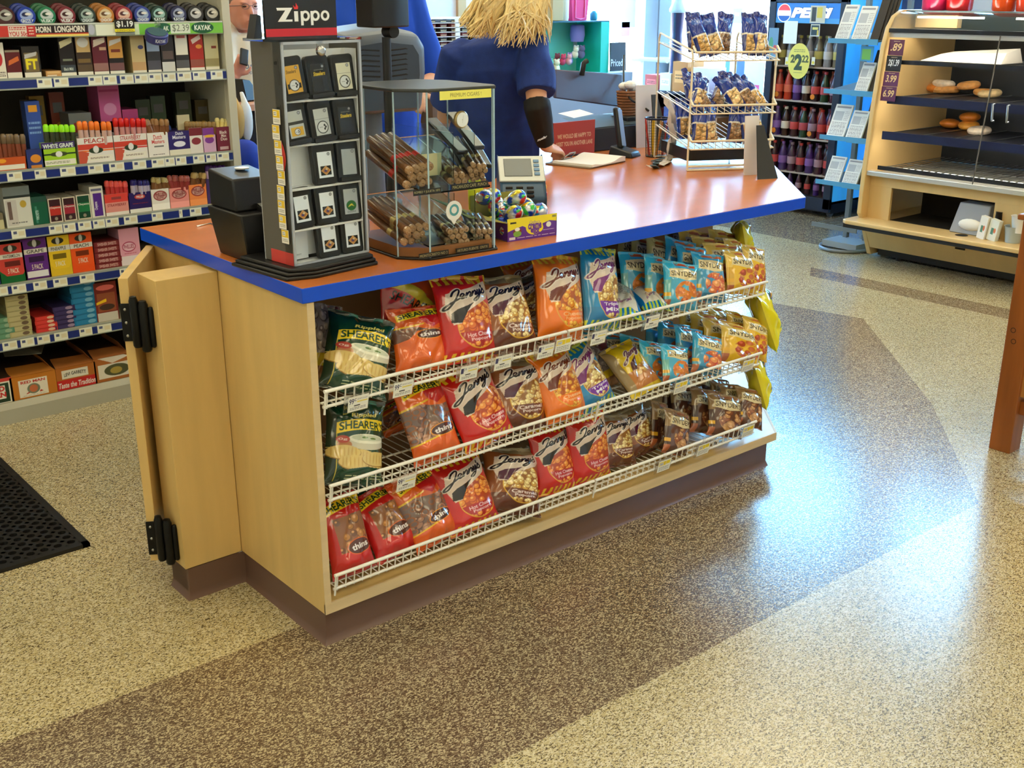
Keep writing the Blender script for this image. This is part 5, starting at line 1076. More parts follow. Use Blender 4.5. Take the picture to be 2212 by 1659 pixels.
s_ = MB(); s_.M = Matrix.Translation(p)@Matrix.Rotation(PI/2,4,'X'); s_.lathe([(.009,.0022),(.015,.0026),(.009,.0026)],(0,.002,0),24,cap=False); s_.build('sticker_ring', mat('teal ink', C(80,150,160), .45), HM)
# cigars
m_cig = mat('cigar leaf', C(112,72,36), .5, coat=.5, vary=(40,.2,(1,1,6))); m_cig2 = mat('dark cigar leaf', C(74,48,30), .45, coat=.5); m_band = mat('red cigar band', C(196,40,30), .35); m_bandg = mat('gold cigar band', C(190,170,110), .35, .4); m_cel = mat('crinkled cellophane end', C(176,140,104), .18, coat=.6)
_cp = {}
def cigar(p0, d, L, r, m, mb_, label, group):
    key=(round(L,3),round(r,4),m.name,mb_.name)
    if key not in _cp:
        t = thing('cigar', label, 'cigar', (0,0,0), 0, group)
        LB('cigar_body', MB().lathe([(.001,0),(r*.8,.001),(r,.004),(r,L-.012),(r*.75,L-.003),(.001,L)],(0,0,0),14), m, t, smooth=True)
        LB('cigar_band', MB().lathe([(r*1.04,L*.62),(r*1.05,L*.72)],(0,0,0),14,cap=False), mb_, t, smooth=True)
        LB('cellophane_end', MB().lathe([(r*1.03,L-.008),(r*1.06,L-.002),(r*.9,L+.003),(r*.3,L+.004),(.001,L+.002)],(0,0,0),10), m_cel, t)
        _cp[key]=t; o=t
    else:
        o = copytree(_cp[key]); o['label']=label; o['group']=group
    o.location=p0; o.rotation_euler=d.to_track_quat('Z','Y').to_euler(); return o
def bundle(pf, pb, nx, nz, r, m, mb_, label, L=.15, skip=0, yf=.062, yb=.25, x_only=False):
    F = at(*pf,y=yf); B = at(*pb,y=yb); d=(F-B).normalized(); F0=F-d*L; ax=Vector((1,0,0)); ax=(ax-d*ax.dot(d)).normalized(); up=ax.cross(d); up = up if up.z>0 else -up
    for j in range(nz):
        for i in range(nx-(j%2)-skip*(j)):
            q = F0+ax*(i+(j%2)*.5)*r*2.05+up*j*r*1.78+d*rnd.uniform(-.006,.006)
            cigar(q,d,L,r,m,mb_,label,label+' bundle')
bundle((878,398),(790,325),4,3,.0108,m_cig,m_band,'brown cigar with a red band lying on the upper left tray',L=.19,yf=.085,yb=.27)
bundle((975,392),(915,335),3,2,.0088,m_cig,m_bandg,'brown cigar with a gold band on the upper middle tray',L=.13)
bundle((1010,385),(960,300),4,4,.0070,m_cig2,m_bandg,'dark slim cigar on the upper right tray',L=.15)
bundle((875,524),(790,458),4,3,.0098,m_cig,m_bandg,'brown cigar with a pale band on the lower left tray',L=.18,yf=.085,yb=.26)
bundle((968,522),(905,470),4,3,.0082,m_cig,m_bandg,'brown cigar in clear film on the lower middle tray',L=.12)
bundle((1020,520),(985,460),4,3,.0074,m_cig2,m_bandg,'dark cigar in clear film on the lower right tray',L=.13)
for i,(a,b_) in enumerate((((1000,330),(930,258)),((1035,320),(975,245)),((1050,360),(1010,290)))):
    F=at(*a,y=.08); B=at(*b_,y=.26); d=(F-B); o=MB(); o.M=Matrix.Translation(B)@d.to_track_quat('Z','Y').to_matrix().to_4x4(); o.box(-.016,.016,-.006,.006,0,d.length); q=o.build('cigar_pack', mat('dark cigar sleeve', C(30,30,40), .25, coat=.3), bevel=.003); tag(q,'black sleeve of slim cigars standing in the upper right of the humidor, %s'%('left one','middle one','right one')[i],'cigar pack')
o = MB(); p=at(915,345,y=.11); o.box(p.x-.0,p.x+.062,.118,.12,p.z-.045,p.z+.012); q=o.build('price_card', mat('cream card', C(236,226,176), .5)); tag(q,'cream card standing behind the gold banded cigars','card')

# ---------------------------------------------------------------- foil egg carton
EG = thing('egg_carton', 'open purple and yellow carton of foil wrapped chocolate eggs with a raised yellow flap', 'carton', (.757,.076,H), math.radians(-5))
w_,d_,h_ = .168,.185,.052
cv = Cv(w_,.075,1500,(90,40,150)); cv.poly([(0,.42),(.1,.50),(.3,.62),(.5,.40),(.7,.62),(.85,.72),(1,.66),(1,1),(0,1)],(236,222,40))
cv.ell(.54,.52,.17,.34,(236,222,40)); cv.ell(.45,.62,.09,.2,(236,222,40)); cv.ell(.63,.45,.09,.2,(236,222,40)); cv.text('Cadbury',.44,.66,.66,.8,(90,50,150),shear=.3); cv.text('creme',.42,.68,.44,.66,(100,50,150),off=.05); cv.text('egg',.47,.64,.20,.44,(100,50,150),off=.05)
cv.ell(.2,.40,.085,.16,(120,40,40)); cv.ell(.2,.30,.08,.13,(120,170,60)); cv.ell(.2,.5,.05,.08,(240,236,226)); cv.ell(.83,.55,.05,.12,(226,232,220)); cv.rect(.04,.16,.06,.18,(220,214,226)); cv.lines(.2,.96,.09,.15,1,(200,190,220),2); cv.rect(.06,.18,.76,.84,(60,60,40)); cv.lines(.72,.94,.3,.36,1,(200,190,220),4); cv.rect(.90,.98,.84,.94,(130,130,60))
cardm = mat('kraft card inside', C(150,140,60), .7); puri = mat('purple card', C(86,40,146), .4)
o=panel('front_panel', cv, (-w_/2,0,.0),(1,0,0),(0,0,1),w_,.062,None,gloss_vc(),.002); o.parent=EG
cv = Cv(d_,.052,1200,(80,38,140)); cv.ell(.3,.4,.12,.3,(110,90,30)); cv.lines(.1,.7,.05,.2,1,(200,190,220),3)
o=panel('side_panel', cv, (-w_/2,d_,.0),(0,-1,0),(0,0,1),d_,.052,None,gloss_vc(),.002); o.parent=EG
LB('carton_tray', MB().box(-w_/2+.002,w_/2,d_-.002,d_,0,.10).box(w_/2-.002,w_/2,0,d_,0,.052).box(-w_/2,w_/2,0.002,d_,0,.003).box(-w_/2+.002,-w_/2+.003,0.002,d_,.003,.052), cardm, EG)
LB('side_flap', MB().add([(-w_/2,.0,.052),(-w_/2,d_,.052),(-w_/2-.11,d_+.03,.10),(-w_/2-.105,.03,.075),(-w_/2,.0,.050),(-w_/2,d_,.050),(-w_/2-.11,d_+.03,.098),(-w_/2-.105,.03,.073)],[(0,1,2,3),(7,6,5,4),(0,4,5,1),(1,5,6,2),(2,6,7,3),(3,7,4,0)]), cardm, EG)
cv = Cv(.06,.12,1200,(244,228,20)); cv.ell(.6,.2,.3,.12,(110,40,30)); cv.lines(.1,.5,.5,.8,4,(150,130,40),3)
pz = at(1040,415,y=.27); 
o=panel('raised_flap', cv, (-w_/2+.0,d_+.002,.06),(1,0,0),(-.04,0,1),.05,.14,None,gloss_vc(),.002); o.parent=EG
def egg_mesh(seed):
    g=random.Random(seed); cv=Cv(.11,.06,700,(200,206,214)); cs=[(30,70,190),(206,40,50),(60,180,70),(236,214,50),(226,226,232),(40,150,190)]
    for i in range(90): cv.ell(g.random(),g.random(),g.uniform(.03,.10),g.uniform(.05,.18),g.choice(cs))
    def f(u,v):
        th=u*2*PI; ph=v*PI; r=np.sin(ph)*(1-.12*np.cos(ph)); return np.stack([.0222*r*np.cos(th),.0222*r*np.sin(th),-.029*np.cos(ph)],1)*(1+.02*np.sin(th*9+seed)[:,None]*np.sin(ph*7)[:,None])
    me,_=grid_mesh('foil_egg',cv,f); me.materials.append(mat_vc('printed foil',.2,.3,.45)); me.polygons.foreach_set('use_smooth',[True]*len(me.polygons)); return me
eggm=[egg_mesh(i) for i in range(4)]
k=0; RZ=Matrix.Rotation(math.radians(-5),3,'Z')
for (gx,gy,gz) in [(-.058,.026,.026),(-.012,.024,.025),(.034,.026,.026),(-.054,.072,.028),(-.006,.074,.026),(.044,.074,.027),(-.050,.12,.028),(.0,.12,.028),(.050,.122,.028),(-.03,.048,.064),(.018,.050,.066),(.058,.052,.060),(-.035,.10,.068),(.012,.10,.070),(.056,.104,.066),(-.02,.15,.07),(.03,.152,.07),(.0,.076,.10)]:
    q=Vector((.757,.076,H))+RZ@Vector((gx,gy,gz)); 
    put_mesh('foil_egg',eggm[k%4],tuple(q),rz=rnd.uniform(0,6),rx=rnd.uniform(.6,1.6),label='foil wrapped chocolate egg heaped in the purple and yellow carton',cat='chocolate egg',group='chocolate eggs in the carton'); k+=1
# eggs on the folded flap
for i,(px,py) in enumerate(((1045,418),(1060,412))):
    q=at(px,py,y=.20); put_mesh('foil_egg',eggm[i],(q.x,q.y,H+.105),rz=i,rx=1.3,label='foil wrapped chocolate egg lying on the %s side of the folded carton flap'%('outer','inner')[i],cat='chocolate egg')
# ---------------------------------------------------------------- card reader
CRD = thing('card_reader', 'grey and blue card payment terminal with a sloping screen behind the egg carton', 'card reader', (1.125,.555,H), math.radians(-36)); CRD.scale=(1.12,1.1,.86)
prof=[(-.10,0),(-.105,.03),(-.06,.075),(.04,.155),(.075,.150),(.10,.05),(.10,0)]
mb=MB(); n=len(prof); mb.add([(-.065,y,z) for y,z in prof]+[(.065,y,z) for y,z in prof],[list(range(n))[::-1],list(range(n,2*n))]+[(i,n+i,n+(i+1)%n,(i+1)%n) for i in range(n)]); LB('reader_body', mb, mat('slate blue plastic', C(50,80,110), .35), CRD, bevel=.008)
def onslope(x0,x1,s0,s1,h,name,m,bev=.001):
    a=Vector((0,-.06,.075)); b_=Vector((0,.04,.155)); d=(b_-a); nn=Vector((0,-d.z,d.y)).normalized()
    P=lambda x,s,hh: (x,*(a+d*s+nn*hh)[1:]); mb=MB(); mb.add([P(x0,s0,-.002),P(x1,s0,-.002),P(x1,s1,-.002),P(x0,s1,-.002),P(x0,s0,h),P(x1,s0,h),P(x1,s1,h),P(x0,s1,h)],[(3,2,1,0),(4,5,6,7),(0,1,5,4),(1,2,6,5),(2,3,7,6),(3,0,4,7)]); return LB(name,mb,m,CRD,bevel=bev)
onslope(-.066,.066,.05,1.0,.008,'screen_bezel',mat('pale bezel', C(200,204,200), .35),.003); onslope(-.05,.03,.22,.88,.010,'screen',mat('dark lcd', C(70,80,84), .15)); 
for i in range(4): onslope(.036,.052,.25+.16*i,.35+.16*i,.012,'soft_key',mat('blue key', C(90,130,170), .4))
mb=MB(); mb.add([(.0665,y,z) for y,z in ((-.07,.03),(-.045,.075),(-.01,.10),(-.03,.03))],[(0,1,2,3)])
for i,c in enumerate(((200,70,80),(220,190,80),(50,160,140))):
    b_=MB().box(.064,.070,-.075+.026*i,-.055+.026*i,.030+.022*i,.044+.022*i); LB('function_key',b_,mat('key %d'%i,C(*c),.4),CRD,bevel=.002)
for r in range(3):
    for q in range(3): LB('number_key',MB().box(-.05+.03*q,-.03+.03*q,-.108+.010*r,-.100+.010*r,.034+.013*r,.044+.013*r),mat('dark key',C(30,34,40),.4),CRD,bevel=.002)
# ---------------------------------------------------------------- customer display pole and terminal
P0 = at(838,186,y=.56); PD = thing('pole_display', 'black customer display box on a pole behind the cigar humidor', 'display', (P0.x,.56,H))
MB().lathe([(.05,0),(.05,.01),(.015,.018),(.0125,.03),(.0125,.52)],(P0.x,.56,H),20).build('pole', m_blk, PD, smooth=True)
c_=at(843,68,y=.56); q_=MB(); q_.M=Matrix.Translation(c_)@Matrix.Rotation(PI/2,4,'X'); q_.lathe([(.001,-.02),(.017,-.02),(.018,-.016),(.018,.016),(.017,.02),(.001,.02)],(0,0,0),20); q_.build('swivel_joint', m_blk, PD, smooth=True)
a_=at(797,60,y=.52); b_=at(880,62,y=.54); t_=at(797,-60,y=.52)
MB().prism([(a_.x,.50),(a_.x+.07,.495),(b_.x+.0,.53),(b_.x-.005,.60),(a_.x+.01,.60)],a_.z,t_.z).build('display_head', m_blk, PD, bevel=.004)
m_term = mat('charcoal terminal plastic', C(96,106,120), .38); m_tt = mat('terminal top', C(120,124,128), .35)
TM = thing('cash_terminal', 'bulky grey register monitor seen from behind, horizontal vents in its back', 'monitor', (.72,.78,H)); yT=.70
L_=at(724,100,y=yT).x; R_=at(930,100,y=yT).x; zt=at(830,62,y=yT).z; zb=at(830,190,y=yT).z-.08
pts=[(L_+.01,zb),(L_-.005,(zb+zt)/2),(L_,zt-.05),(L_+.03,zt-.012),((L_+R_)/2,zt+.002),(R_-.03,zt-.012),(R_-.002,zt-.05),(R_+.0,(zb+zt)/2),(R_-.02,zb)]
cxm=(L_+R_)/2; czm=(zb+zt)/2
secs=[(yT,.80),(yT+.012,.93),(yT+.05,1.0),(yT+.15,1.08),(yT+.16,1.08)]
mb=MB(); n=len(pts); vs=[]
for y,s in secs: vs+=[(cxm+(x-cxm)*s,y,czm+(z-czm)*s) for x,z in pts]
fs=[list(range(n)),[(len(secs)-1)*n+i for i in range(n)][::-1]]
for k in range(len(secs)-1): fs+=[(k*n+i,(k+1)*n+i,(k+1)*n+(i+1)%n,k*n+(i+1)%n) for i in range(n)]
mb.add(vs,fs).build('monitor_shell', m_term, TM, bevel=.012)
vp=MB(); vp.add([(cxm+(x-cxm)*.74,yT-.0015,czm-.012+(z-czm)*.78) for x,z in pts]+[(cxm+(x-cxm)*.74,yT+.004,czm-.012+(z-czm)*.78) for x,z in pts],[list(range(n)),list(range(n,2*n))[::-1]]+[(i,n+i,n+(i+1)%n,(i+1)%n) for i in range(n)]); vp.build('vent_panel', mat('dark slate panel', C(54,66,82), .5), TM)
v_=MB()
for s in (-1,1):
    v_=MB()
    for i in range(7):
        z=zt-.062-.015*i
        v_.tube([(cxm+s*.02,yT-.002,z),(cxm+s*.075,yT-.002,z+.004),(cxm+s*(.098-.001*i),yT+.004,z)],.0022,5)
    v_.build('vent_slot', mat('vent shadow', C(24,28,34), .6), TM)
MB().lathe([(.09,0),(.09,.012),(.04,.02),(.035,zb-H+.01)],(cxm,yT+.09,H),24).build('monitor_stand', m_term, TM, smooth=True)
# ---------------------------------------------------------------- things on the far leg of the counter
def tent_sign(name, px, py, yv, w, h, t, label, rz, easel=True, bgc=(226,222,224), art=None):
    p=at(px,py,z=H) if yv is None else at(px,py,y=yv); T=thing(name,label,'sign',(p.x,p.y,H),rz)
    cv=Cv(w,h,900,bgc); (art(cv) if art else None)
    n_=panel('sign_card',cv,(-w/2,0,0),(1,0,0),(0,0,1),w,h,None,None,.004); n_.parent=T; n_.rotation_euler=(-.08,0,0)
    if easel: LB('easel_leg',MB().add([(-.035,-.10,.0),(.05,-.10,0),(.03,-.012,h*.85),(.0,-.012,h*.85),(-.035,-.104,0),(.05,-.104,0),(.03,-.016,h*.85),(.0,-.016,h*.85)],[(0,1,2,3),(7,6,5,4),(0,4,5,1),(1,5,6,2),(2,6,7,3),(3,7,4,0)]),m_blk,T)
    return T
def redart(cv): cv.text('WE WOULD BE HAPPY TO',.10,.90,.52,.64,(226,190,150),off=.02); cv.text('ASSIST YOU IN ANOTHER LANE',.06,.94,.30,.42,(226,190,150),off=.02)
p=at(1240,335,z=H); T=thing('lane_sign','red sign with two lines of pale capitals propped on the counter','sign',(p.x,p.y,H),math.radians(0)); wv=(at(1282,262,y=p.y).x-at(1192,262,y=p.y).x)
cv=Cv(wv,.145,900,(176,66,56)); redart(cv); n_=panel('sign_card',cv,(-wv/2,0,0),(1,0,0),(0,0,1),wv,at(1240,262,y=p.y).z-H,None,None,.005); n_.parent=T
LB('sign_foot',MB().box(-.05,.05,-.02,.03,0,.004),m_blk,T)
tent_sign('sign_holder',1398,318,None,.115,.265,0,'white sign card seen from behind with a black triangular easel, beside the bread basket',math.radians(-10))
tent_sign('sign_holder',1622,378,None,.060,.215,0,'white sign card seen from behind, tall black easel, at the counter corner',math.radians(-20))
# booklet / clipboard
BK_=thing('clipboard','white pad with curling sheets on a brown clipboard lying on the counter','clipboard',tuple(at(1290,355,z=H)),math.radians(12))
LB('board',MB().box(-.13,.13,-.05,.16,0,.006),mat('brown hardboard',C(130,110,90),.6),BK_,bevel=.002)
n=14; mb=MB(); vs=[]
for j in (0,1):
    for i in range(n+1): x=-.115+.235*i/n; vs.append((x,-.055+.19*j,.010+.016*math.exp(-((x-.10)/.05)**2)+.006*math.exp(-((x+.1)/.03)**2)))
mb.add(vs+[(x,y,.006) for x,y,z in vs],[(i,i+1,n+2+i,n+1+i) for i in range(n)]+[(i,2*n+2+i,2*n+3+i,i+1) for i in range(n)]+[(0,n+1,3*n+3,2*n+2),(n,3*n+2,4*n+3,2*n+1)]); LB('paper_pad',mb,mat('white paper',C(236,232,226),.6),BK_)
LB('clip',MB().tube([(-.03,.15,.012),(-.02,.12,.035),(.02,.12,.035),(.03,.15,.012)],.003,6).box(-.03,.03,.14,.155,.006,.014),m_chr,BK_)
# phone
PH=thing('cordless_phone','dark cordless handset standing in its charging base beside the pen cup','telephone',tuple(at(1352,338,z=H)),math.radians(20))
LB('charging_base',MB().add([(-.05,-.05,0),(.05,-.05,0),(.05,.06,0),(-.05,.06,0),(-.042,-.04,.022),(.042,-.04,.022),(.042,.055,.045),(-.042,.055,.045)],[(3,2,1,0),(4,5,6,7),(0,1,5,4),(1,2,6,5),(2,3,7,6),(3,0,4,7)]),mat('dark phone plastic',C(30,32,36),.35),PH,bevel=.006)
h_=MB(); h_.M=Matrix.Translation((0,.02,.03))@Matrix.Rotation(-.25,4,'X')@Matrix.Rotation(.16,4,'Y'); h_.box(-.022,.022,-.012,.012,0,.17); LB('handset',h_,mat('dark phone plastic',C(30,32,36),.35),PH,bevel=.009)
h_=MB(); h_.M=Matrix.Translation((0,.02,.03))@Matrix.Rotation(-.25,4,'X')@Matrix.Rotation(.16,4,'Y'); h_.box(-.019,.019,-.0135,-.0118,.01,.16); LB('handset_face',h_,mat('silver phone face',C(120,130,150),.3,.4),PH,bevel=.003)
# machine behind phone
p=at(1300,318,z=H); o=thing('desk_calculator','flat grey green desk machine behind the clipboard, next to the phone','calculator',(p.x,p.y,H),math.radians(-8)); LB('machine_body',MB().add([(-.09,-.08,0),(.12,-.08,0),(.12,.10,0),(-.09,.10,0),(-.085,-.07,.03),(.115,-.07,.03),(.115,.09,.075),(-.085,.09,.075)],[(3,2,1,0),(4,5,6,7),(0,1,5,4),(1,2,6,5),(2,3,7,6),(3,0,4,7)]),mat('grey green plastic',C(96,104,100),.5),o,bevel=.006)
LB('paper_sheet',MB().add([(-.05,-.04,.046),(.02,-.05,.05),(.06,.04,.075),(-.02,.05,.09)],[(0,1,2,3)]),mat('white paper',C(236,232,226),.6),o)
# pen cup
p=at(1417,338,z=H); CP=thing('pen_cup','black wire mesh cup crowded with pens and a yellow marker','pen cup',(p.x,p.y,H)); rc=.050
mm=MB()
for i in range(30): a=2*PI*i/30; mm.tube([(rc*.86*math.cos(a),rc*.86*math.sin(a),.002),(rc*math.cos(a),rc*math.sin(a),.155)],.0007,4,caps=False)
for j in range(14): 
    z=.01+.011*j; r=rc*(.86+.14*z/.155); mm.tube([(r*math.cos(2*PI*i/24),r*math.sin(2*PI*i/24),z) for i in range(24)],.0006,3,closed=True)
LB('mesh_wall',mm,m_blk,CP); LB('cup_rim',MB().tube([(rc*math.cos(2*PI*i/28),rc*math.sin(2*PI*i/28),.155) for i in range(28)],.004,8,closed=True),mat('dark blue rim',C(30,40,70),.3,.5),CP,smooth=True); LB('cup_bottom',MB().lathe([(.001,0),(rc*.86,0),(rc*.86,.004),(.001,.004)],(0,0,0),24),m_blk,CP)
for (dx,dy,lx,ly,L,r,c,lb) in ((-.012,0,-.01,.0,.145,.009,(230,190,20),'thick yellow marker'),(-.03,.01,-.02,.01,.15,.004,(190,50,40),'red pen'),(.015,.01,.03,.01,.15,.004,(200,150,80),'tan pencil'),(.028,-.01,.012,-.01,.14,.004,(180,60,60),'dark red pen'),(.0,.02,.01,.02,.15,.004,(30,30,40),'black pen'),(-.02,-.018,.01,-.02,.14,.004,(200,120,40),'orange pencil'),(.02,.02,.035,.025,.15,.004,(70,60,50),'brown pen')):
    q=tag(MB().tube([(0,0,0),(lx*.9,ly*.9,L*.9),(lx,ly,L)],[r,r,r*.6],8).build('pen',mat('pen %d %d %d'%c,C(*c),.35),smooth=True),lb+' standing in the wire mesh cup','pen'); q.location=(p.x+dx,p.y+dy,H+.006)
# crumpled receipt paper
p0,p1=at(1408,362,z=H),at(1460,300,z=H+.12)
mb=MB(); n=18; m2=6; vs=[]
path=[at(1410,360,z=H+.006),at(1430,358,z=H+.008),at(1448,348,y=.86),at(1456,325,y=.84),at(1459,290,y=.84),at(1457,250,y=.84),at(1453,225,y=.86),at(1441,205,y=.90)]
def crv(P,t):
    s=t*(len(P)-1); i=min(int(s),len(P)-2); return P[i].lerp(P[i+1],s-i)
for i in range(n+1):
    c0=crv(path,i/n); wd=.022+.018*math.exp(-((i/n-.12)/.12)**2)
    for j in range(m2+1): a=(j/m2-.5)*2; vs.append((c0.x+a*wd,c0.y+.014*abs(a)+.008*math.sin(i*1.7+j*2.1),max(H+.003,c0.z+.006*math.sin(i*2.3+j*1.3))))
mb.add(vs,[(i*(m2+1)+j,i*(m2+1)+j+1,(i+1)*(m2+1)+j+1,(i+1)*(m2+1)+j) for i in range(n) for j in range(m2)]); o=mb.build('receipt_paper',mat('receipt paper',C(222,214,208),.6),smooth=True); sd=o.modifiers.new('t','SOLIDIFY'); sd.thickness=.0015; tag(o,'crumpled length of white receipt paper hanging down beside the wire rack','paper')
o=MB(); q=at(1418,358,z=H+.012); 
for i in range(4): o.M=Matrix.Translation((q.x-.01+.012*i,q.y+.006*i,H+.010+.007*i))@Matrix.Rotation(.5+.3*i,4,'Z')@Matrix.Rotation(.3,4,'Y'); o.box(-.03,.03,-.012,.012,-.002,.002)
o=o.build('receipt_bundle',mat('blue printed slips',C(80,110,130),.5)); tag(o,'small bundle of blue printed slips at the foot of the receipt paper','paper slips')
# bread basket with napkins
p=at(1362,245,y=1.35); BS=thing('wicker_basket','brown wicker basket holding crumpled white napkins','basket',(p.x,1.36,at(1362,248,y=1.35).z))
m_wk=mat('wicker',C(140,88,50),.7,vary=(60,.35,(1,1,3))); bm=MB(); w=.055
for k in range(9):
    z=.004+.012*k; r=w*(.86+.02*k); bm.tube([(r*math.cos(2*PI*i/32)*1.1,r*math.sin(2*PI*i/32)*.8,z+.003*math.sin(i*PI)) for i in range(32)],.006,6,closed=True)
LB('basket_wall',bm,m_wk,BS,smooth=True); 
bm=MB()
for i in range(7): bm.ell((.03*math.cos(i*2.1),.02*math.sin(i*2.1),.115+.008*(i%3)),(.032,.024,.018),10,7)
LB('napkins',bm,mat('white paper napkin',C(240,236,226),.7),BS,smooth=False)
MB().box(p.x-.09,p.x+.09,1.30,1.45,H,at(1362,248,y=1.35).z).build('box_under','') if False else None
sup=tag(MB().box(p.x-.08,p.x+.12,1.29,1.46,H,at(1362,248,y=1.35).z).build('equipment_box',m_blk,bevel=.006),'black equipment box on the counter carrying the wicker basket','equipment')
# open drawer unit / lid at the back
DR=thing('till_lid','raised grey violet lid of an open cash drawer unit behind the red sign','cash drawer',(2.29,1.47,H))
A,B_,Cc,D_=at(1200,150,y=1.50),at(1345,160,y=1.50),at(1345,232,y=1.44),at(1200,212,y=1.44)
m_lid=mat('grey violet plastic',C(64,60,84),.45)
MB().add([A,B_,Cc,D_,A+Vector((0,.02,0)),B_+Vector((0,.02,0)),Cc+Vector((0,.02,0)),D_+Vector((0,.02,0))],[(0,3,2,1),(4,5,6,7),(0,1,5,4),(1,2,6,5),(2,3,7,6),(3,0,4,7)]).build('lid_panel',m_lid,DR,bevel=.006)
MB().prism([(D_.x,1.25),(Cc.x+.0,1.25),(Cc.x,1.46),(D_.x,1.46)],H,H+.10).build('drawer_box',mat('black drawer',C(24,26,28),.45),DR,bevel=.006)
MB().add([(D_.x+.02,1.252,H+.101),(Cc.x-.05,1.252,H+.101),(Cc.x-.05,1.42,H+.13),(D_.x+.02,1.42,H+.13)],[(0,1,2,3)]).build('drawer_insert',mat('dark green insert',C(50,58,54),.5),DR)
c_=at(1257,152,y=1.48); MB().tube([c_+Vector((0,0,-.02)),c_+Vector((0,-.01,.03)),c_+Vector((.02,-.01,.04))],.012,8).build('clip_knob',m_blk,DR,smooth=True)
o=MB().add([at(1205,245,y=1.27),at(1240,255,y=1.25),at(1283,246,y=1.3),at(1252,236,y=1.34),at(1248,240,y=1.30)],[(0,1,4),(1,2,4),(2,3,4),(3,0,4)]).build('paper_scrap',mat('white paper',C(236,232,226),.6)); tag(o,'folded white paper scrap lying in the open drawer unit','paper')
# cable
cb=[at(1348,120,y=1.55),at(1347,150,y=1.5),at(1348,190,y=1.42),at(1362,215,y=1.30),at(1385,228,y=1.25),at(1402,240,y=1.22)]
o=MB().tube([crv(cb,i/24) for i in range(25)],.005,8).build('cable',m_blk,smooth=True); tag(o,'black cable looping down past the wicker basket','cable')
# ---------------------------------------------------------------- wire rack with snack sacks
ra=math.radians(-28); RK=thing('wire_rack','white wire counter rack with three tiers of blue and gold snack sacks','rack',(2.02,.63,H),ra)
RW,RD=.33,.38; zt_=.44; m_wr=mat('cream coated wire',C(232,222,196),.35)
f=MB(); r=.0042
for x in (0,RW): f.tube([(x,0,.004),(x,0,zt_-.02),(x,.012,zt_),(x,RD-.012,zt_+.05),(x,RD,zt_+.03),(x,RD,.004)],r,8)
f.tube([(0,0,.004),(RW,0,.004)],r,8); f.tube([(0,0,.018),(RW,0,.018)],r,8); f.tube([(0,RD,.004),(RW,RD,.004)],r,8)
LB('rack_frame',f,m_wr,RK,smooth=True)
for k,z in enumerate((.085,.215,.405)):
    d=MB(); dr=.05
    for y in (-.03,): d.tube([(0,y,z+.03),(RW,y,z+.03)],r,8); d.tube([(0,y,z),(RW,y,z)],.003,6)
    d.tube([(0,-.03,z),(0,RD,z+dr)],.003,6); d.tube([(RW,-.03,z),(RW,RD,z+dr)],.003,6); d.tube([(0,-.03,z+.03),(0,0,z+.05)],r,8); d.tube([(RW,-.03,z+.03),(RW,0,z+.05)],r,8)
    for i in range(12): x=RW*(i+.5)/12; d.tube([(x,-.03,z+.03),(x,-.03,z),(x,RD,z+dr)],.0016,5)
    LB('rack_tier',d,m_wr,RK,smooth=True)
LB('rack_tray',MB().box(.02,RW-.02,.06,RD-.02,.03,.075),m_blk,RK)
def sack_mesh(seed,gold):
    g=random.Random(seed); cv=Cv(.06,.20,500,(22,56,150)); cv.rect(.15,1,.06,.46,gold); cv.corn((.2,1,.08,.46),tuple(min(255,q+25) for q in gold),gold,tuple(int(q*.6) for q in gold),26,.16,seed); cv.rect(0,.15,0,.6,(18,44,130)); cv.rect(0,1,.46,.50,(230,226,214)); cv.rect(0,1,.50,1,(20,54,160)); cv.ell(.5,.8,.3,.08,(60,100,190)); cv.rect(0,1,.0,.06,(24,50,130))
    return bag_mesh('snack_sack',cv,.038,seed,soft=1.5,seal=.09)
SK=[sack_mesh(41,(206,160,90)),sack_mesh(42,(222,182,120)),sack_mesh(43,(150,110,70))]
RM=Matrix.Translation((2.02,.63,H))@Matrix.Rotation(ra,4,'Z'); k=0
tn=('lower tier','middle tier','top tier')
for ti,(z,spots) in enumerate(((.10,[(.05,.02,.1),(.11,.04,-.1),(.19,.02,.2),(.25,.0,-.1),(.29,.02,-.15),(.15,.2,.2),(.07,.22,0)]),(.232,[(.04,.03,.35),(.08,.03,-.3),(.15,.12,.5),(.21,.02,-.35),(.26,.01,-.40),(.30,.01,-.45),(.10,.24,.1),(.22,.22,.3)]),(.422,[(.06,.02,-.3),(.12,.06,-.25),(.17,.14,.2),(.22,.0,.05),(.26,.0,.12),(.29,.02,-.2),(.09,.22,.0),(.20,.22,.2)]))):
    for (x,y,lean) in spots:
        me=SK[k%3]; ln=.75 if ti==1 else .35
        M=RM@Matrix.Translation((x,y,z))@Matrix.Rotation(-ln,4,'X')@Matrix.Rotation(lean,4,'Y')@Matrix.Rotation(rnd.uniform(-.3,.3),4,'Z')@Matrix.Diagonal((1.05,1.0,.80,1))
        o=bpy.data.objects.new('snack_sack',me); col.objects.link(o); o.matrix_world=M; tag(o,'narrow blue and gold snack sack piled on the %s of the white wire rack'%tn[ti],'snack sack','snack sacks on the '+tn[ti]+' of the wire rack'); k+=1
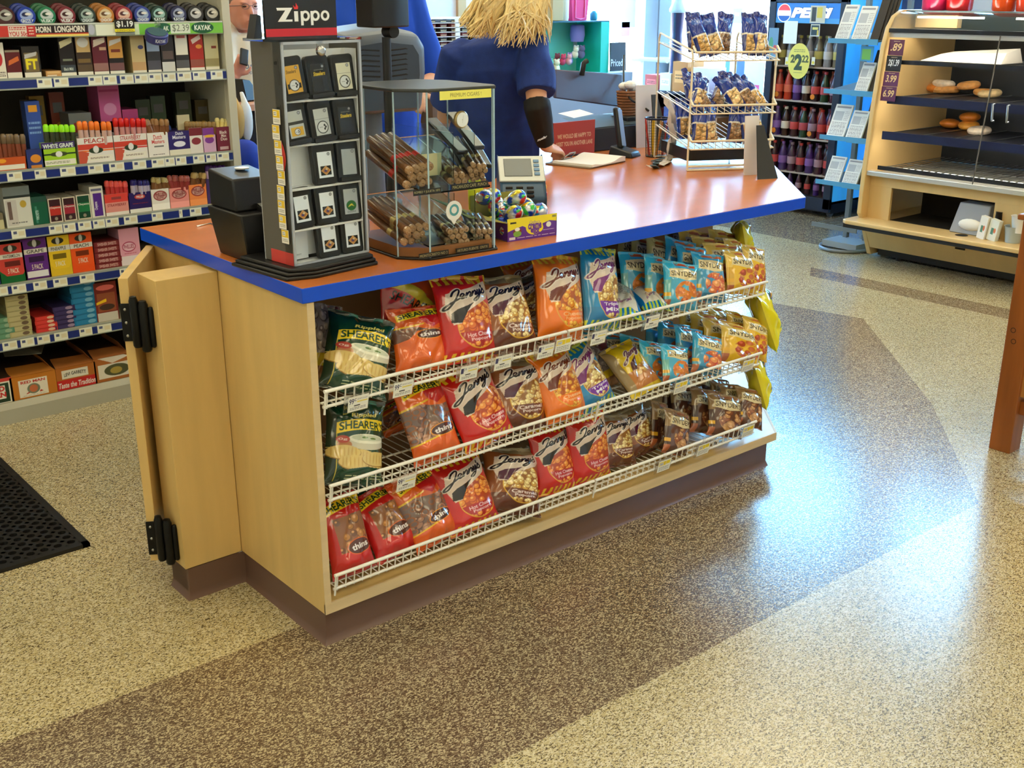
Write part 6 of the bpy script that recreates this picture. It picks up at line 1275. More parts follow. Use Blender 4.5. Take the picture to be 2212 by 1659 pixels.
# ---------------------------------------------------------------- people
def loft(mb, secs, n=16):
    vs=[]
    for c,a,b_ in secs:
        c,a,b_=Vector(c),Vector(a),Vector(b_)
        for i in range(n): t=2*PI*i/n; vs.append(c+a*math.cos(t)+b_*math.sin(t))
    fs=[list(range(n))[::-1],[(len(secs)-1)*n+i for i in range(n)]]
    for k in range(len(secs)-1): fs+=[(k*n+i,k*n+(i+1)%n,(k+1)*n+(i+1)%n,(k+1)*n+i) for i in range(n)]
    mb.add(vs,fs)
def limb(mb, pts, rs, flat=1.0): mb.tube(pts, rs, 14)
def ball(mb,c,r): mb.ell(c,(r,r,r),14,10)
def remesh(mb, name, m, parent, voxel=.007, sm=6, wr=0, fn=None):
    o = mb.build('tmp', None)
    r = o.modifiers.new('r','REMESH'); r.mode='VOXEL'; r.voxel_size=voxel; r.use_smooth_shade=True
    s = o.modifiers.new('s','SMOOTH'); s.factor=.5; s.iterations=sm
    dg = bpy.context.evaluated_depsgraph_get(); me = bpy.data.meshes.new_from_object(o.evaluated_get(dg)); me.name=name
    old=o.data; bpy.data.objects.remove(o); bpy.data.meshes.remove(old)
    n=len(me.vertices); co=np.empty(n*3,np.float32); me.vertices.foreach_get('co',co); co=co.reshape(-1,3)
    if wr:
        no=np.array([v.normal[:] for v in me.vertices]); a=co
        w=np.sin(a[:,0]*26+4*np.sin(a[:,2]*9)+a[:,1]*14)+.6*np.sin(a[:,2]*34+3*np.sin(a[:,0]*17)+a[:,1]*22)
        co=co+no*(w*wr)[:,None]
    inv=np.array(chain(parent).inverted()); co=co@inv[:3,:3].T+inv[:3,3]
    me.vertices.foreach_set('co',co.astype(np.float32).ravel()); me.update(); me.materials.clear(); me.materials.append(m); me.polygons.foreach_set('use_smooth',[True]*len(me.polygons))
    q=bpy.data.objects.new(name,me); col.objects.link(q); q.parent=parent; return q
m_skin=mat('skin', C(222,166,132), .5, sss=.15); m_skin2=mat('ruddy skin', C(206,140,116), .5, sss=.15)
m_navy=mat('navy blue uniform cloth', C(22,50,124), .8, vary=(30,.12,(1,1,1)), bump=(500,.2)); m_cream=mat('cream t-shirt cloth', C(226,218,196), .85); m_jean=mat('dark trousers', C(34,38,54), .8)
def hand(mb, w, d, up, s=1.0, curl=.6, side=1):
    """wrist point, palm direction, back-of-hand normal; five bent fingers of different lengths"""
    w=Vector(w); d=Vector(d).normalized(); up=Vector(up); up=(up-d*up.dot(d)).normalized(); sd=d.cross(up)*side
    loft(mb,[(w-d*.01,sd*.026*s,up*.020*s),(w+d*.03*s,sd*.036*s,up*.016*s),(w+d*.075*s,sd*.040*s,up*.014*s),(w+d*.088*s,sd*.037*s,up*.010*s)])
    for k,(o,L) in enumerate(((-.029,.068),(-.010,.078),(.010,.074),(.029,.058))):
        p=w+d*.080*s+sd*o*s; pts=[p-d*.012*s,p]; a=0; dd=d
        for j in range(3):
            a+=curl*(.55+.25*j); dd=(d*math.cos(a)-up*math.sin(a)); p=p+dd*L*s*(.42,.32,.26)[j]; pts.append(p)
        mb.tube(pts,[.0085*s,.0092*s,.0085*s,.0078*s,.0062*s],10); mb.ell(pts[-1],(.0062*s,)*3,8,6)
    p=w+d*.02*s-sd*.028*s; pts=[p,p+(d*.5-sd*.75).normalized()*.030*s,p+(d*.5-sd*.75).normalized()*.030*s+(d*.8-sd*.35-up*.2).normalized()*.028*s]; pts.append(pts[-1]+(d*.9-up*.4).normalized()*.022*s)
    mb.tube(pts,[.013*s,.012*s,.010*s,.007*s],10)
# --- clerk with long blond hair
W=thing('person','person with long blond hair in a navy shirt leaning on the counter, black elbow sleeve','person',(1.45,1.42,0))
sR=at(1152,100,y=1.19); eR=at(1160,228,y=1.10); wR=at(1180,318,y=1.13); wR.z=max(wR.z,H+.035); hip=at(1062,345,y=1.47); hip.z=.96; ch=at(1072,150,y=1.34); nk=at(1118,42,y=1.28); hd=at(1138,-62,y=1.22)
ax=(sR-at(985,118,y=1.42)); ax.normalize(); fw=ax.cross(Vector((0,0,1))).normalized(); fw = fw if fw.y>0 else -fw
sL=at(985,118,y=1.42)
b=MB()
loft(b,[(hip-Vector((0,0,.10)),ax*.17,fw*.12),(hip,ax*.18,fw*.13),((hip+ch)/2,ax*.15,fw*.11),(ch,ax*.17,fw*.12),(ch+Vector((0,0,.09)),ax*.18,fw*.10),(nk-Vector((0,0,.04)),ax*.10,fw*.07),(nk+Vector((.0,0,.0)),ax*.055,fw*.055),(hd-Vector((0,0,.05)),ax*.05,fw*.055)])
b.ell(hd,(.078,.095,.115),18,12); b.ell(hd+fw*.085+Vector((0,0,-.01)),(.014,.022,.02),8,6)
limb(b,[sR+Vector((-.03,.02,.0)),sR,(sR+eR)/2,eR,(eR+wR)/2,wR],[.055,.052,.045,.040,.036,.026]); 
eL=sL+Vector((.05,.14,-.25)); wL=eL+Vector((.12,.06,.10)); limb(b,[sL+Vector((.03,0,0)),sL,(sL+eL)/2,eL,(eL+wL)/2,wL],[.055,.05,.043,.038,.033,.026]); hand(b,wL,(.9,.3,.2),(0,0,1),.95,.5)
hand(b,wR,Vector((.95,.25,-.18)),(.2,-.4,1),.98,.75)
for s in (-1,1):
    h0=hip+ax*.09*s-Vector((0,0,.06)); limb(b,[h0,h0+Vector((0,.02,-.40)),h0+Vector((0,.03,-.82))],[.085,.06,.045]); b.ell((h0.x,h0.y+.0,.045),(.045,.12,.045),12,8)
remesh(b,'body',m_skin,W,.006,4)
b=MB(); g_=.018
loft(b,[(hip-Vector((0,0,.14)),ax*.20,fw*.15),(hip,ax*.20,fw*.15),((hip+ch)/2,ax*.185,fw*.135),(ch,ax*.19,fw*.14),(ch+Vector((0,0,.10)),ax*.185,fw*.115),(nk-Vector((0,0,.03)),ax*.11,fw*.085),(nk-Vector((0,0,.005)),ax*.07,fw*.07)])
se=sR.lerp(eR,.80); d_=(eR-sR).normalized(); limb(b,[sR+Vector((-.05,.03,.0)),sR+Vector((-.01,0,0)),sR.lerp(eR,.4),se],[.075,.074,.075,.078]); 
limb(b,[sL+Vector((.04,0,0)),sL+Vector((.01,0,.0)),sL.lerp(eL,.4),sL.lerp(eL,.8)],[.072,.07,.07,.072])
remesh(b,'shirt',m_navy,W,.007,5,wr=.0035)
b=MB(); loft(b,[(hip-Vector((0,0,.02)),ax*.19,fw*.14),(hip-Vector((0,0,.15)),ax*.19,fw*.14)])
for s in (-1,1): h0=hip+ax*.09*s-Vector((0,0,.08)); limb(b,[h0,h0+Vector((0,.02,-.40)),h0+Vector((0,.03,-.79))],[.10,.078,.065])
remesh(b,'trousers',m_jean,W,.009,4)
b=MB(); q0=eR.lerp(sR,.08); limb(b,[q0,eR,eR.lerp(wR,.35),eR.lerp(wR,.92)],[.052,.054,.050,.036]); br=remesh(b,'elbow_sleeve',mat('black neoprene',C(14,16,20),.7),W,.006,3)
v,T=glyphs('mueller',.3,.02); lo,hi=v.min(0),v.max(0); c_=at(1160,306,y=wR.y-.05); mb=MB(); mb.add([c_+Vector((float((x-lo[0])/(hi[0]-lo[0]))*.05,-.002,float((y-lo[1])/(hi[1]-lo[1]))*.010+float((x-lo[0])/(hi[0]-lo[0]))*.012)) for x,y in v],[tuple(int(i) for i in t) for t in T]); mb.build('sleeve_print',mat('white print',C(226,226,226),.5),W)
m_hair=mat('blond hair',C(238,216,156),.36,vary=(60,.22,(1,1,.2)))
b=MB(); g=random.Random(4); b.ell(hd+Vector((-.005,-.02,.02)),(.088,.10,.118),18,12)
for i in range(620):
    th=g.uniform(-2.9,.35); k=g.random(); r0=Vector((math.cos(th)*.085,math.sin(th)*.10,g.uniform(-.02,.09)))
    p0=hd+r0
    if k<.42: tip=at(g.uniform(1008,1066),g.uniform(55,84),y=1.17+g.uniform(-.02,.05)); mid=at(g.uniform(1040,1110),g.uniform(-10,20),y=1.14+g.uniform(-.02,.03))
    elif k<.62: tip=at(g.uniform(990,1040),g.uniform(40,62),y=1.20+g.uniform(-.02,.05)); mid=at(g.uniform(1030,1090),g.uniform(-20,10),y=1.15)
    else: tip=at(g.uniform(1066,1192),g.uniform(40,105),y=1.13+g.uniform(-.03,.04)); mid=at(tip.x*0+g.uniform(1090,1185),g.uniform(-25,25),y=1.11)
    pts=[p0,p0.lerp(mid,.5)+Vector((g.uniform(-.01,.01),-.012,.01)),mid,mid.lerp(tip,.5)+Vector((g.uniform(-.012,.012),-.006,.008)),tip]
    pts=[crv(pts,j/7) for j in range(8)]; b.tube(pts,[.0045,.005,.005,.0048,.0045,.004,.003,.001],5,caps=False)
b.build('hair',m_hair,W,smooth=True)
# --- man with a phone at the back
Mn=thing('person','person in a cream printed t-shirt and thin glasses, head bowed, holding a black phone','person',(1.9,3.8,0))
Y=3.72; hd=at(523,16,y=Y-.02); ch=at(552,190,y=Y+.06); hip=Vector((ch.x+.02,Y+.22,.93)); ax=Vector((1,.05,0)).normalized(); fw=Vector((0,1,0)); nk=at(533,64,y=Y+.05)
b=MB(); loft(b,[(hip-Vector((0,0,.1)),ax*.18,fw*.13),(hip,ax*.19,fw*.14),((hip+ch)/2,ax*.18,fw*.14),(ch,ax*.19,fw*.13),(nk-Vector((0,-.02,.06)),ax*.15,fw*.10),(nk,ax*.062,fw*.062),(hd-Vector((0,0,.06)),ax*.058,fw*.06)])
b.ell(hd,(.082,.098,.120),20,14); b.ell(hd+Vector((0,-.035,-.055)),(.062,.062,.060),14,10); b.ell(hd+Vector((0,-.098,-.028)),(.015,.020,.020),10,8); b.tube([hd+Vector((0,-.088,.015)),hd+Vector((0,-.104,-.024))],[.009,.012],8)
b.ell(hd+Vector((0,-.086,-.068)),(.026,.014,.010),10,6)
for s in (-1,1): b.ell(hd+Vector((.083*s,.005,-.01)),(.012,.020,.030),10,8); b.ell(hd+Vector((.030*s,-.085,.026)),(.024,.012,.008),10,6)
sR=at(486,74,y=Y+.06); eR=at(482,205,y=Y-.08); wR=at(510,162,y=Y-.16); limb(b,[sR,(sR+eR)/2,eR,(eR+wR)/2,wR],[.055,.05,.042,.036,.027]); hand(b,wR,Vector((.30,-.25,.75)),(-.3,-.9,-.1),.9,.75,-1)
sL=at(604,70,y=Y+.08); eL=sL+Vector((.06,-.06,-.28)); wL=eL+Vector((-.02,-.24,-.02)); limb(b,[sL,(sL+eL)/2,eL,(eL+wL)/2,wL],[.055,.05,.042,.036,.027]); hand(b,wL,(0,-1,-.1),(0,0,1),1,.3)
for s in (-1,1): h0=hip+ax*.09*s; limb(b,[h0,h0+Vector((0,.0,-.44)),h0+Vector((0,.03,-.88))],[.09,.065,.05]); b.ell((h0.x,h0.y-.02,.045),(.05,.13,.045),12,8)
remesh(b,'body',m_skin2,Mn,.006,3)
b=MB(); loft(b,[(hip-Vector((0,0,.08)),ax*.22,fw*.17),(hip,ax*.22,fw*.17),((hip+ch)/2,ax*.21,fw*.165),(ch,ax*.215,fw*.155),(nk-Vector((0,-.02,.05)),ax*.165,fw*.115),(nk-Vector((0,0,.012)),ax*.075,fw*.078)])
limb(b,[sR+Vector((.05,0,.01)),sR,sR.lerp(eR,.7)],[.075,.074,.072]); limb(b,[sL-Vector((.05,0,-.01)),sL,sL.lerp(eL,.7)],[.075,.074,.072]); remesh(b,'t_shirt',m_cream,Mn,.008,5,wr=.003)
b=MB(); loft(b,[(hip-Vector((0,0,.0)),ax*.20,fw*.15),(hip-Vector((0,0,.12)),ax*.20,fw*.15)])
for s in (-1,1): h0=hip+ax*.09*s-Vector((0,0,.05)); limb(b,[h0,h0+Vector((0,.0,-.44)),h0+Vector((0,.03,-.82))],[.105,.085,.07])
remesh(b,'trousers',m_jean,Mn,.01,4)
b=MB(); b.ell(hd+Vector((0,.016,.040)),(.087,.092,.100),18,12); b.build('hair',mat('short brown hair',C(120,96,80),.7),Mn,smooth=True)
b=MB()
for s in (-1,1):
    c_=hd+Vector((.032*s,-.103,.006)); b.tube([c_+Vector((.022*math.cos(t*PI/8),0,.014*math.sin(t*PI/8))) for t in range(16)],.0014,5,closed=True); b.tube([c_+Vector((.022*s,0,.004)),hd+Vector((.084*s,-.01,.008))],.0016,5)
b.tube([hd+Vector((-.010,-.103,.010)),hd+Vector((.010,-.103,.010))],.0014,5); b.build('glasses',mat('thin metal frame',C(90,90,96),.3,.7),Mn)
b=MB()
for s in (-1,1): b.ell(hd+Vector((.032*s,-.090,.006)),(.013,.006,.005),10,6)
b.build('eyes',mat('dark eye',C(50,36,32),.3),Mn,smooth=True)
MB().ell(hd+Vector((0,-.097,-.068)),(.022,.006,.004),10,6).build('lips',mat('lip skin',C(170,96,86),.5),Mn,smooth=True)
for t_,px,py,wd,ht in (('U.S.A.',545,148,.085,.022),('SPORTS',545,160,.075,.014)):
    v,T=glyphs(t_,0,.03); lo,hi=v.min(0),v.max(0); c_=at(px,py,y=ch.y-.168); mb=MB(); mb.add([c_+Vector((float((x-lo[0])/(hi[0]-lo[0])-.5)*wd,-.001,float((y-lo[1])/(hi[1]-lo[1]))*ht)) for x,y in v],[tuple(int(i) for i in t) for t in T]); mb.build('shirt_print',mat('faded navy print',C(96,104,130),.8),Mn)
ph=MB(); ph.M=Matrix.Translation(wR+Vector((.032,-.045,.095)))@Matrix.Rotation(.3,4,'Y')@Matrix.Rotation(-.3,4,'X'); ph.box(-.024,.024,-.007,.007,-.045,.045); tag(ph.build('mobile_phone',m_blk,bevel=.005),'black mobile phone held up by the person in the cream t-shirt','mobile phone')
# --- clerk in bright blue behind the terminal
B2=thing('person','person in a bright blue shirt behind the register monitor, mostly hidden','person',(1.45,2.1,0)); Y=2.12; ax=Vector((1,.1,0)).normalized(); fw=Vector((0,1,0))
ch=at(835,110,y=Y+.05); nk=at(828,-60,y=Y+.03); hd=nk+Vector((-.02,-.02,.17)); hip=Vector((ch.x,Y+.10,.95)); b=MB()
loft(b,[(hip-Vector((0,0,.1)),ax*.17,fw*.12),(hip,ax*.17,fw*.12),(ch,ax*.17,fw*.12),(nk-Vector((0,0,.07)),ax*.16,fw*.09),(nk,ax*.058,fw*.058),(hd-Vector((0,0,.05)),ax*.05,fw*.05)]); b.ell(hd,(.078,.095,.118),16,12)
sR=at(885,-10,y=Y); eR=at(938,160,y=Y-.05); wR=at(903,200,y=Y-.16); limb(b,[sR,(sR+eR)/2,eR,(eR+wR)/2,wR],[.05,.046,.040,.034,.026]); hand(b,wR,(-.5,-.7,-.3),(0,0,1),.95,.5)
sL=at(752,-10,y=Y+.05); eL=sL+Vector((-.05,-.02,-.28)); wL=eL+Vector((.1,-.22,-.02)); limb(b,[sL,(sL+eL)/2,eL,wL],[.05,.046,.04,.026]); hand(b,wL,(.3,-.9,-.1),(0,0,1),.95,.4)
for s in (-1,1): h0=hip+ax*.09*s; limb(b,[h0,h0+Vector((0,.0,-.44)),h0+Vector((0,.03,-.89))],[.09,.065,.05]); b.ell((h0.x,h0.y-.02,.045),(.05,.12,.045),12,8)
remesh(b,'body',m_skin,B2,.008,3)
b=MB(); loft(b,[(hip-Vector((0,0,.1)),ax*.20,fw*.15),(hip,ax*.20,fw*.15),(ch,ax*.195,fw*.14),(nk-Vector((0,0,.06)),ax*.175,fw*.105),(nk-Vector((0,0,.01)),ax*.07,fw*.07)]); limb(b,[sR-Vector((.06,0,0)),sR,(sR+eR)/2,eR.lerp(sR,-.05)],[.07,.068,.062,.066]); limb(b,[sL+Vector((.06,0,0)),sL,sL.lerp(eL,.8)],[.07,.068,.066]); remesh(b,'shirt',mat('bright blue cloth',C(14,72,190),.75),B2,.008,5,wr=.003)
b=MB(); loft(b,[(hip,ax*.18,fw*.13),(hip-Vector((0,0,.12)),ax*.18,fw*.13)])
for s in (-1,1): h0=hip+ax*.09*s-Vector((0,0,.05)); limb(b,[h0,h0+Vector((0,.0,-.44)),h0+Vector((0,.03,-.83))],[.1,.08,.065])
remesh(b,'trousers',m_jean,B2,.01,4)
MB().ell(hd+Vector((0,.015,.03)),(.084,.092,.106),18,12).build('hair',mat('dark hair',C(60,44,36),.6),B2,smooth=True)
# ---------------------------------------------------------------- pastry case
m_lm=mat('light maple', C(214,180,120), .4, vary=(3,.06,(1,4,1)), coat=.1); m_dk=mat('dark tray', C(40,42,50), .4, .3); m_dkblue=mat('navy tray front', C(34,40,74), .4,.2); m_steel=mat('steel', C(178,180,178), .3, .9); m_gl=mat('case glass',(1,1,1,1),.02,trans=1,ior=1.06,spec=.3)
PC=thing('pastry_case','maple pastry display case with sloping glass, dark trays, lower ledge and curved top','display case',(5.2,.9,0)); y0c,y1c=1.70,-.35; xb=5.75
prof=[(5.02,0.02),(4.90,.25),(4.86,.30),(4.865,.55),(4.89,.95),(4.93,1.30),(4.96,1.40),(5.01,1.465),(5.09,1.50),(xb,1.50),(xb,.02)]
def side(y,name='side_panel'):
    n=len(prof); MB().add([(x,y,z) for x,z in prof]+[(x,y-.03,z) for x,z in prof],[list(range(n)),list(range(n,2*n))[::-1]]+[(i,n+i,n+(i+1)%n,(i+1)%n) for i in range(n)]).build(name,m_lm,PC,bevel=.004)
side(y0c); side(y1c+.03)
MB().box(4.93,4.95,y1c,y0c-.03,.47,.535).box(4.93,4.95,1.52,y0c-.03,.25,.47).box(4.93,4.95,y1c,.86,.25,.47).build('front_panel',m_lm,PC,bevel=.001)
MB().box(5.3,5.32,.86,1.52,.27,.47).box(4.95,5.3,.86,1.52,.262,.272).build('niche_lining',mat('dark niche',C(28,24,20),.7),PC)
LG_=MB().prism([(4.745,y1c),(xb-.2,y1c),(xb-.2,1.69),(4.93,1.69),(4.93,1.735),(4.77,1.735),(4.745,1.70)],.245,.27).build('ledge',m_lm,PC,bevel=.005); MB().box(4.755,4.80,y1c,1.72,.222,.245).build('ledge_bumper',mat('black rubber',C(24,24,26),.5),PC)
MB().add([(4.91,y1c,.225),(4.91,1.67,.225),(5.0,1.67,.07),(5.0,y1c,.07),(4.93,y1c,.225),(4.93,1.67,.225),(5.02,1.67,.07),(5.02,y1c,.07)],[(0,1,2,3),(7,6,5,4),(0,4,5,1),(3,2,6,7)]).build('lower_panel',m_lm,PC)
MB().box(5.05,xb-.05,y1c,1.64,.02,.075).build('toe_box',m_blk,PC); 
for y in (1.5,.2): MB().lathe([(.022,0),(.022,.02)],(5.08,y,0),14).build('foot',m_blk,PC)
o=at(2077,508,z=.2705); MB().lathe([(.036,0),(.03,.0006),(.001,.0006)],(o.x,o.y,.2703),24).build('waste_hole',mat('hole black',C(10,10,12),.8),PC); o=at(2075,537,x=4.915); MB().box(4.905,4.912,o.y-.03,o.y+.03,o.z-.005,o.z+.005).build('pull_slot',mat('hole black',C(10,10,12),.8),PC)
MB().box(4.875,4.93,y1c,1.67,.535,.565).build('glass_rail',mat('pale metal rail',C(206,204,196),.35,.5),PC,bevel=.004)
def slope(z): 
    return np.interp(z,[.55,.95,1.30,1.40],[4.875,4.90,4.94,4.97])
for ya,yb_ in ((1.665,.985),(.975,.2)):
    MB().add([(slope(.565),ya,.565),(slope(.565),yb_,.565),(slope(1.37),yb_,1.37),(slope(1.37),ya,1.37),(slope(.565)+.005,ya,.565),(slope(.565)+.005,yb_,.565),(slope(1.37)+.005,yb_,1.37),(slope(1.37)+.005,ya,1.37)],[(0,1,2,3),(7,6,5,4),(0,4,5,1),(1,5,6,2),(2,6,7,3),(3,7,4,0)]).build('glass_door',m_gl,PC)
MB().tube([(slope(.565)-.002,.98,.565),(slope(1.37)-.002,.98,1.37)],.004,6).build('door_seam',mat('seam metal',C(110,104,96),.4,.6),PC)
for py0,py1,px in ((225,262,2142),(228,265,2174)):
    a,b_=at(px+3,py0,x=slope(.9)-.02),at(px,py1,x=slope(.9)-.02); MB().tube([a+Vector((.02,0,0)),a,b_,b_+Vector((.02,0,0))],.006,8).build('door_handle',mat('clear handle',C(150,160,170),.15,.4),PC,smooth=True)
MB().box(4.955,5.0,y1c,1.67,1.372,1.395).build('hood_rail',m_blk,PC); MB().box(4.97,5.0,y1c,1.67,1.345,1.372).build('hood_rail',mat('pale metal rail',C(206,204,196),.35,.5),PC)
hb=MB(); pr=[(4.965,1.395),(5.0,1.455),(5.06,1.485),(5.12,1.49)]; hb.add([(x,1.67,z) for x,z in pr]+[(x,y1c,z) for x,z in pr],[(i,i+1,5+i,4+i) for i in range(3)]); hb.build('curved_hood',mat('smoked glass hood',C(70,84,84),.08,coat=.6,alpha=.55),PC,smooth=True)
MB().box(5.12,xb,y1c,1.67,1.485,1.495).build('top_panel',mat('glass top',C(90,104,104),.1,coat=.5),PC); MB().box(5.15,5.2,1.35,1.62,1.40,1.47).box(5.15,5.2,.2,.9,1.40,1.47).build('hood_box',m_lm,PC)
for ya,yb_ in ((1.55,1.15),(.95,.3)): MB().box(5.05,5.08,yb_,ya,1.455,1.465).build('case_emitter',mat('case lamp tube',(1,1,1,1),.4,emit=(1,.95,.85,1),estr=30),PC)
for zz2 in (1.2045,.984,.774): MB().box(float(slope(zz2))+.043,float(slope(zz2))+.075,.1,1.60,zz2-.012,zz2).build('case_emitter',mat('case lamp and fill strip',(1,1,1,1),.4,emit=(1,.93,.8,1),estr=22),PC)  # lowest strip lights the case floor; upper two are added fill for the doughnuts
MB().box(xb-.02,xb,y1c,1.67,.55,1.485).build('case_back',mat('dark case back',C(34,40,46),.4),PC); MB().box(4.95,xb,y1c,1.67,.535,.545).build('case_floor',mat('pale case floor',C(190,186,170),.4),PC)
for k,(z,dk) in enumerate(((1.205,0),(.985,1),(.775,1),(.585,2))):
    xf=float(slope(z))+.04
    if dk==1:
        MB().box(xf,xb-.1,y1c,1.62,z,z+.012).build('pastry_tray',m_dk,PC); MB().box(xf-.008,xf,y1c,1.62,z-.02,z+.028).build('tray_front',m_dkblue,PC)
        d=MB()
        for i in range(9): y=1.60-.20*i; d.tube([(xf,y,z+.016),(xb-.12,y,z+.016)],.003,5)
        d.build('tray_divider',m_steel,PC)
    else:
        MB().box(xf-.006,xf,y1c,1.62,z-.012,z+.012).build('tray_front',m_dk,PC); d=MB()
        for i in range(44): y=1.60-.045*i; d.tube([(xf,y,z),(xb-.1,y,z)],.0028,5)
        for x in (xf+.1,xf+.3,xf+.5): d.tube([(x,1.62,z-.003),(x,y1c,z-.003)],.003,5)
        d.build('wire_tray',m_steel,PC)
for i,(t,c,h) in enumerate((('.89',(96,44,70),.075),('2$1.39',(28,26,30),.075),('3.99',(96,44,84),.07),('6.99',(90,40,80),.07))):
    cv=Cv(.09,h,1200,c); cv.text(t,.15,.85,.3,.75,(226,190,130) if i!=1 else (230,230,230),shear=.2,off=.02); cv.lines(.3,.7,.85,.92,1,(200,170,140),i)
    z=1.335-sum((.075,.075,.07,.07)[:i+1])*1.22; p_=panel('price_card',cv,(float(slope(z))+.012,1.655,z),(0,-1,0),(.06,0,1),.10,h*1.2,None,None,.001); p_.parent=PC; p_.matrix_parent_inverse=PC.matrix_basis.inverted()
# doughnuts
def donut(bun=False,c=(214,150,80),ic=None):
    b=MB(); R_,r=(.042,.028) if not bun else (.028,.028)
    prof=[(R_+r*math.cos(t),r*.8*math.sin(t)+r*.8) for t in [2*PI*i/14 for i in range(15)]] if not bun else [(max(.001,.064*math.sin(PI*i/12)),.030-.030*math.cos(PI*i/12)) for i in range(13)]
    return b.lathe(prof,(0,0,0),22,cap=False)
dm={}
for key,bun,c in (('glz',False,(222,160,90)),('ice',False,(240,222,196)),('bun',True,(206,120,40)),('gold',True,(232,160,60)),('pale',False,(236,206,150))): dm[key]=(bun,mat('pastry '+key,C(*c),.4,coat=.3,vary=(30,.2,(1,1,1))))
DN=[(1985,190,'pale',1,'pale ring doughnut, leftmost on the middle tray'),(2013,192,'ice',1,'iced ring doughnut leaning on the pale one'),(2032,188,'ice',1,'iced ring doughnut second in the heap'),(2052,178,'ice',1,'white iced ring doughnut on top of the heap'),(2052,196,'glz',1,'glazed ring doughnut at the front of the heap'),(2072,196,'glz',1,'glazed ring doughnut beside the buns'),(2092,184,'gold',1,'golden round bun, left one of two on the middle tray'),(2116,187,'bun',1,'brown topped bun, right one of two on the middle tray'),(2138,206,'pale',1,'flat ring doughnut right of the buns'),(2162,200,'glz',1,'glazed doughnut at the tray front near the door seam'),(2180,192,'glz',1,'glazed doughnut stacked by the door seam'),(2103,266,'bun',2,'single brown bun alone on the lower tray'),(2115,286,'ice',2,'iced ring doughnut at the front edge of the lower tray'),(2198,262,'gold',2,'golden bun, lower of two by the right door handle'),(2198,246,'bun',2,'brown bun resting on the golden bun by the right door handle')]
for i,(px,py,kd,tr,lb) in enumerate(DN):
    z=(.985,.775)[tr-1]+.013; p=at(px,py+4,z=z)
    if lb.startswith('brown bun resting'): p=at(2198,266,z=z); z+=.05
    if 'on top of' in lb or 'stacked' in lb: z+=.036
    if 'white iced' in lb: p=at(2050,200,z=.998)
    x=min(max(p.x,slope(z)+.10),5.5); q=donut(*dm[kd][:1]).build('doughnut' if not dm[kd][0] else 'bun',dm[kd][1],smooth=True); q.location=(x,p.y,z); q.rotation_euler=(rnd.uniform(-.12,.12),rnd.uniform(-.12,.12),0); tag(q,lb,'pastry')
o=at(2180,120,z=1.22); q=MB(); q.M=Matrix.Translation((5.15,o.y-.1,1.215)); 
q.add([(-.1,.2,.0),(.15,.25,0),(.15,-.3,0),(-.1,-.3,0),(-.05,.1,.04),(.1,.1,.05),(.1,-.3,.08),(-.05,-.3,.06)],[(3,2,1,0),(4,5,6,7),(0,1,5,4),(1,2,6,5),(2,3,7,6),(3,0,4,7)]); tag(q.build('pastry_bag',mat('white wax paper',C(236,228,214),.6)),'white wax paper bag lying on the top wire tray of the pastry case','paper bag')
# buckets on the case
for px0,px1,c,lb in ((1990,2040,(206,40,90),'magenta red translucent bucket, leftmost on top of the pastry case'),(2042,2093,(200,30,30),'red translucent bucket beside the magenta one on the pastry case'),(2140,2186,(226,80,24),'orange translucent bucket on top of the pastry case'),(2192,2235,(222,70,40),'red orange bucket cut by the edge of view on the pastry case')):
    a=at(px0,24,x=5.2); b_=at(px1,24,x=5.2); r=(a.y-b_.y)/2; t=thing('plastic_bucket',lb,'bucket',(5.2+.02,(a.y+b_.y)/2,1.496)); LB('bucket_wall',MB().lathe([(.001,.0),(r*.92,0),(r*1.0,.01),(r*1.12,.2),(r*1.16,.205),(r*1.08,.2),(r*.95,.01),(.001,.008)],(0,0,0),24,cap=False),mat('bucket %d %d %d'%c,C(*c),.2,coat=.3),t,smooth=True); LB('bucket_rim',MB().tube([(r*1.16*math.cos(2*PI*i/24),r*1.16*math.sin(2*PI*i/24),.205) for i in range(24)],.005,6,closed=True),mat('bucket %d %d %d'%c,C(*c),.2),t,smooth=True)
# ledge items
t=thing('napkin_dispenser','grey tilted napkin dispenser with a white napkin, standing in the dark niche ledge','napkin dispenser',(4.96,1.0,.271)); LB('dispenser_body',MB().add([(-.06,.10,0),(-.06,-.12,0),(.10,-.12,0),(.10,.10,0),(-.0,.085,.17),(-.0,-.105,.17),(.10,-.105,.17),(.10,.085,.17)],[(3,2,1,0),(4,5,6,7),(0,1,5,4),(1,2,6,5),(2,3,7,6),(3,0,4,7)]),mat('dispenser grey',C(150,152,156),.4),t,bevel=.006)
LB('napkin_wad',MB().ell((-.045,-.02,.055),(.022,.075,.035),14,8),mat('white paper napkin',C(240,236,226),.7),t,smooth=True)
for px,py,w,h,c,lb,nm_ in ((2117,505,.05,.13,(236,234,226),'white paper sleeve printed in green standing on the ledge','paper_sleeve'),(2140,508,.06,.12,(226,228,216),'white packet with an orange print beside the paper sleeve','sugar_packet_box'),):
    p=at(px,py,x=4.85); cv=Cv(w,h,900,c); cv.rect(.3,.6,.3,.6,(90,140,120)); cv.ell(.7,.5,.12,.12,(216,120,80)); me=carton(nm_,cv,w,.03,h,c); q=put_mesh(nm_,me,(4.85,p.y,.271),rz=-PI/2-.2,ry=.15,label=lb,cat=nm_.replace('_',' '))
p=at(2152,470,x=4.9); t=tag(MB().lathe([(.02,0),(.022,.09),(.018,.15),(.02,.152),(.001,.152)],(4.93,p.y-.0,.271),16).build('syrup_bottle',m_blk,smooth=True),'black bottle on the ledge behind the white packets','bottle')
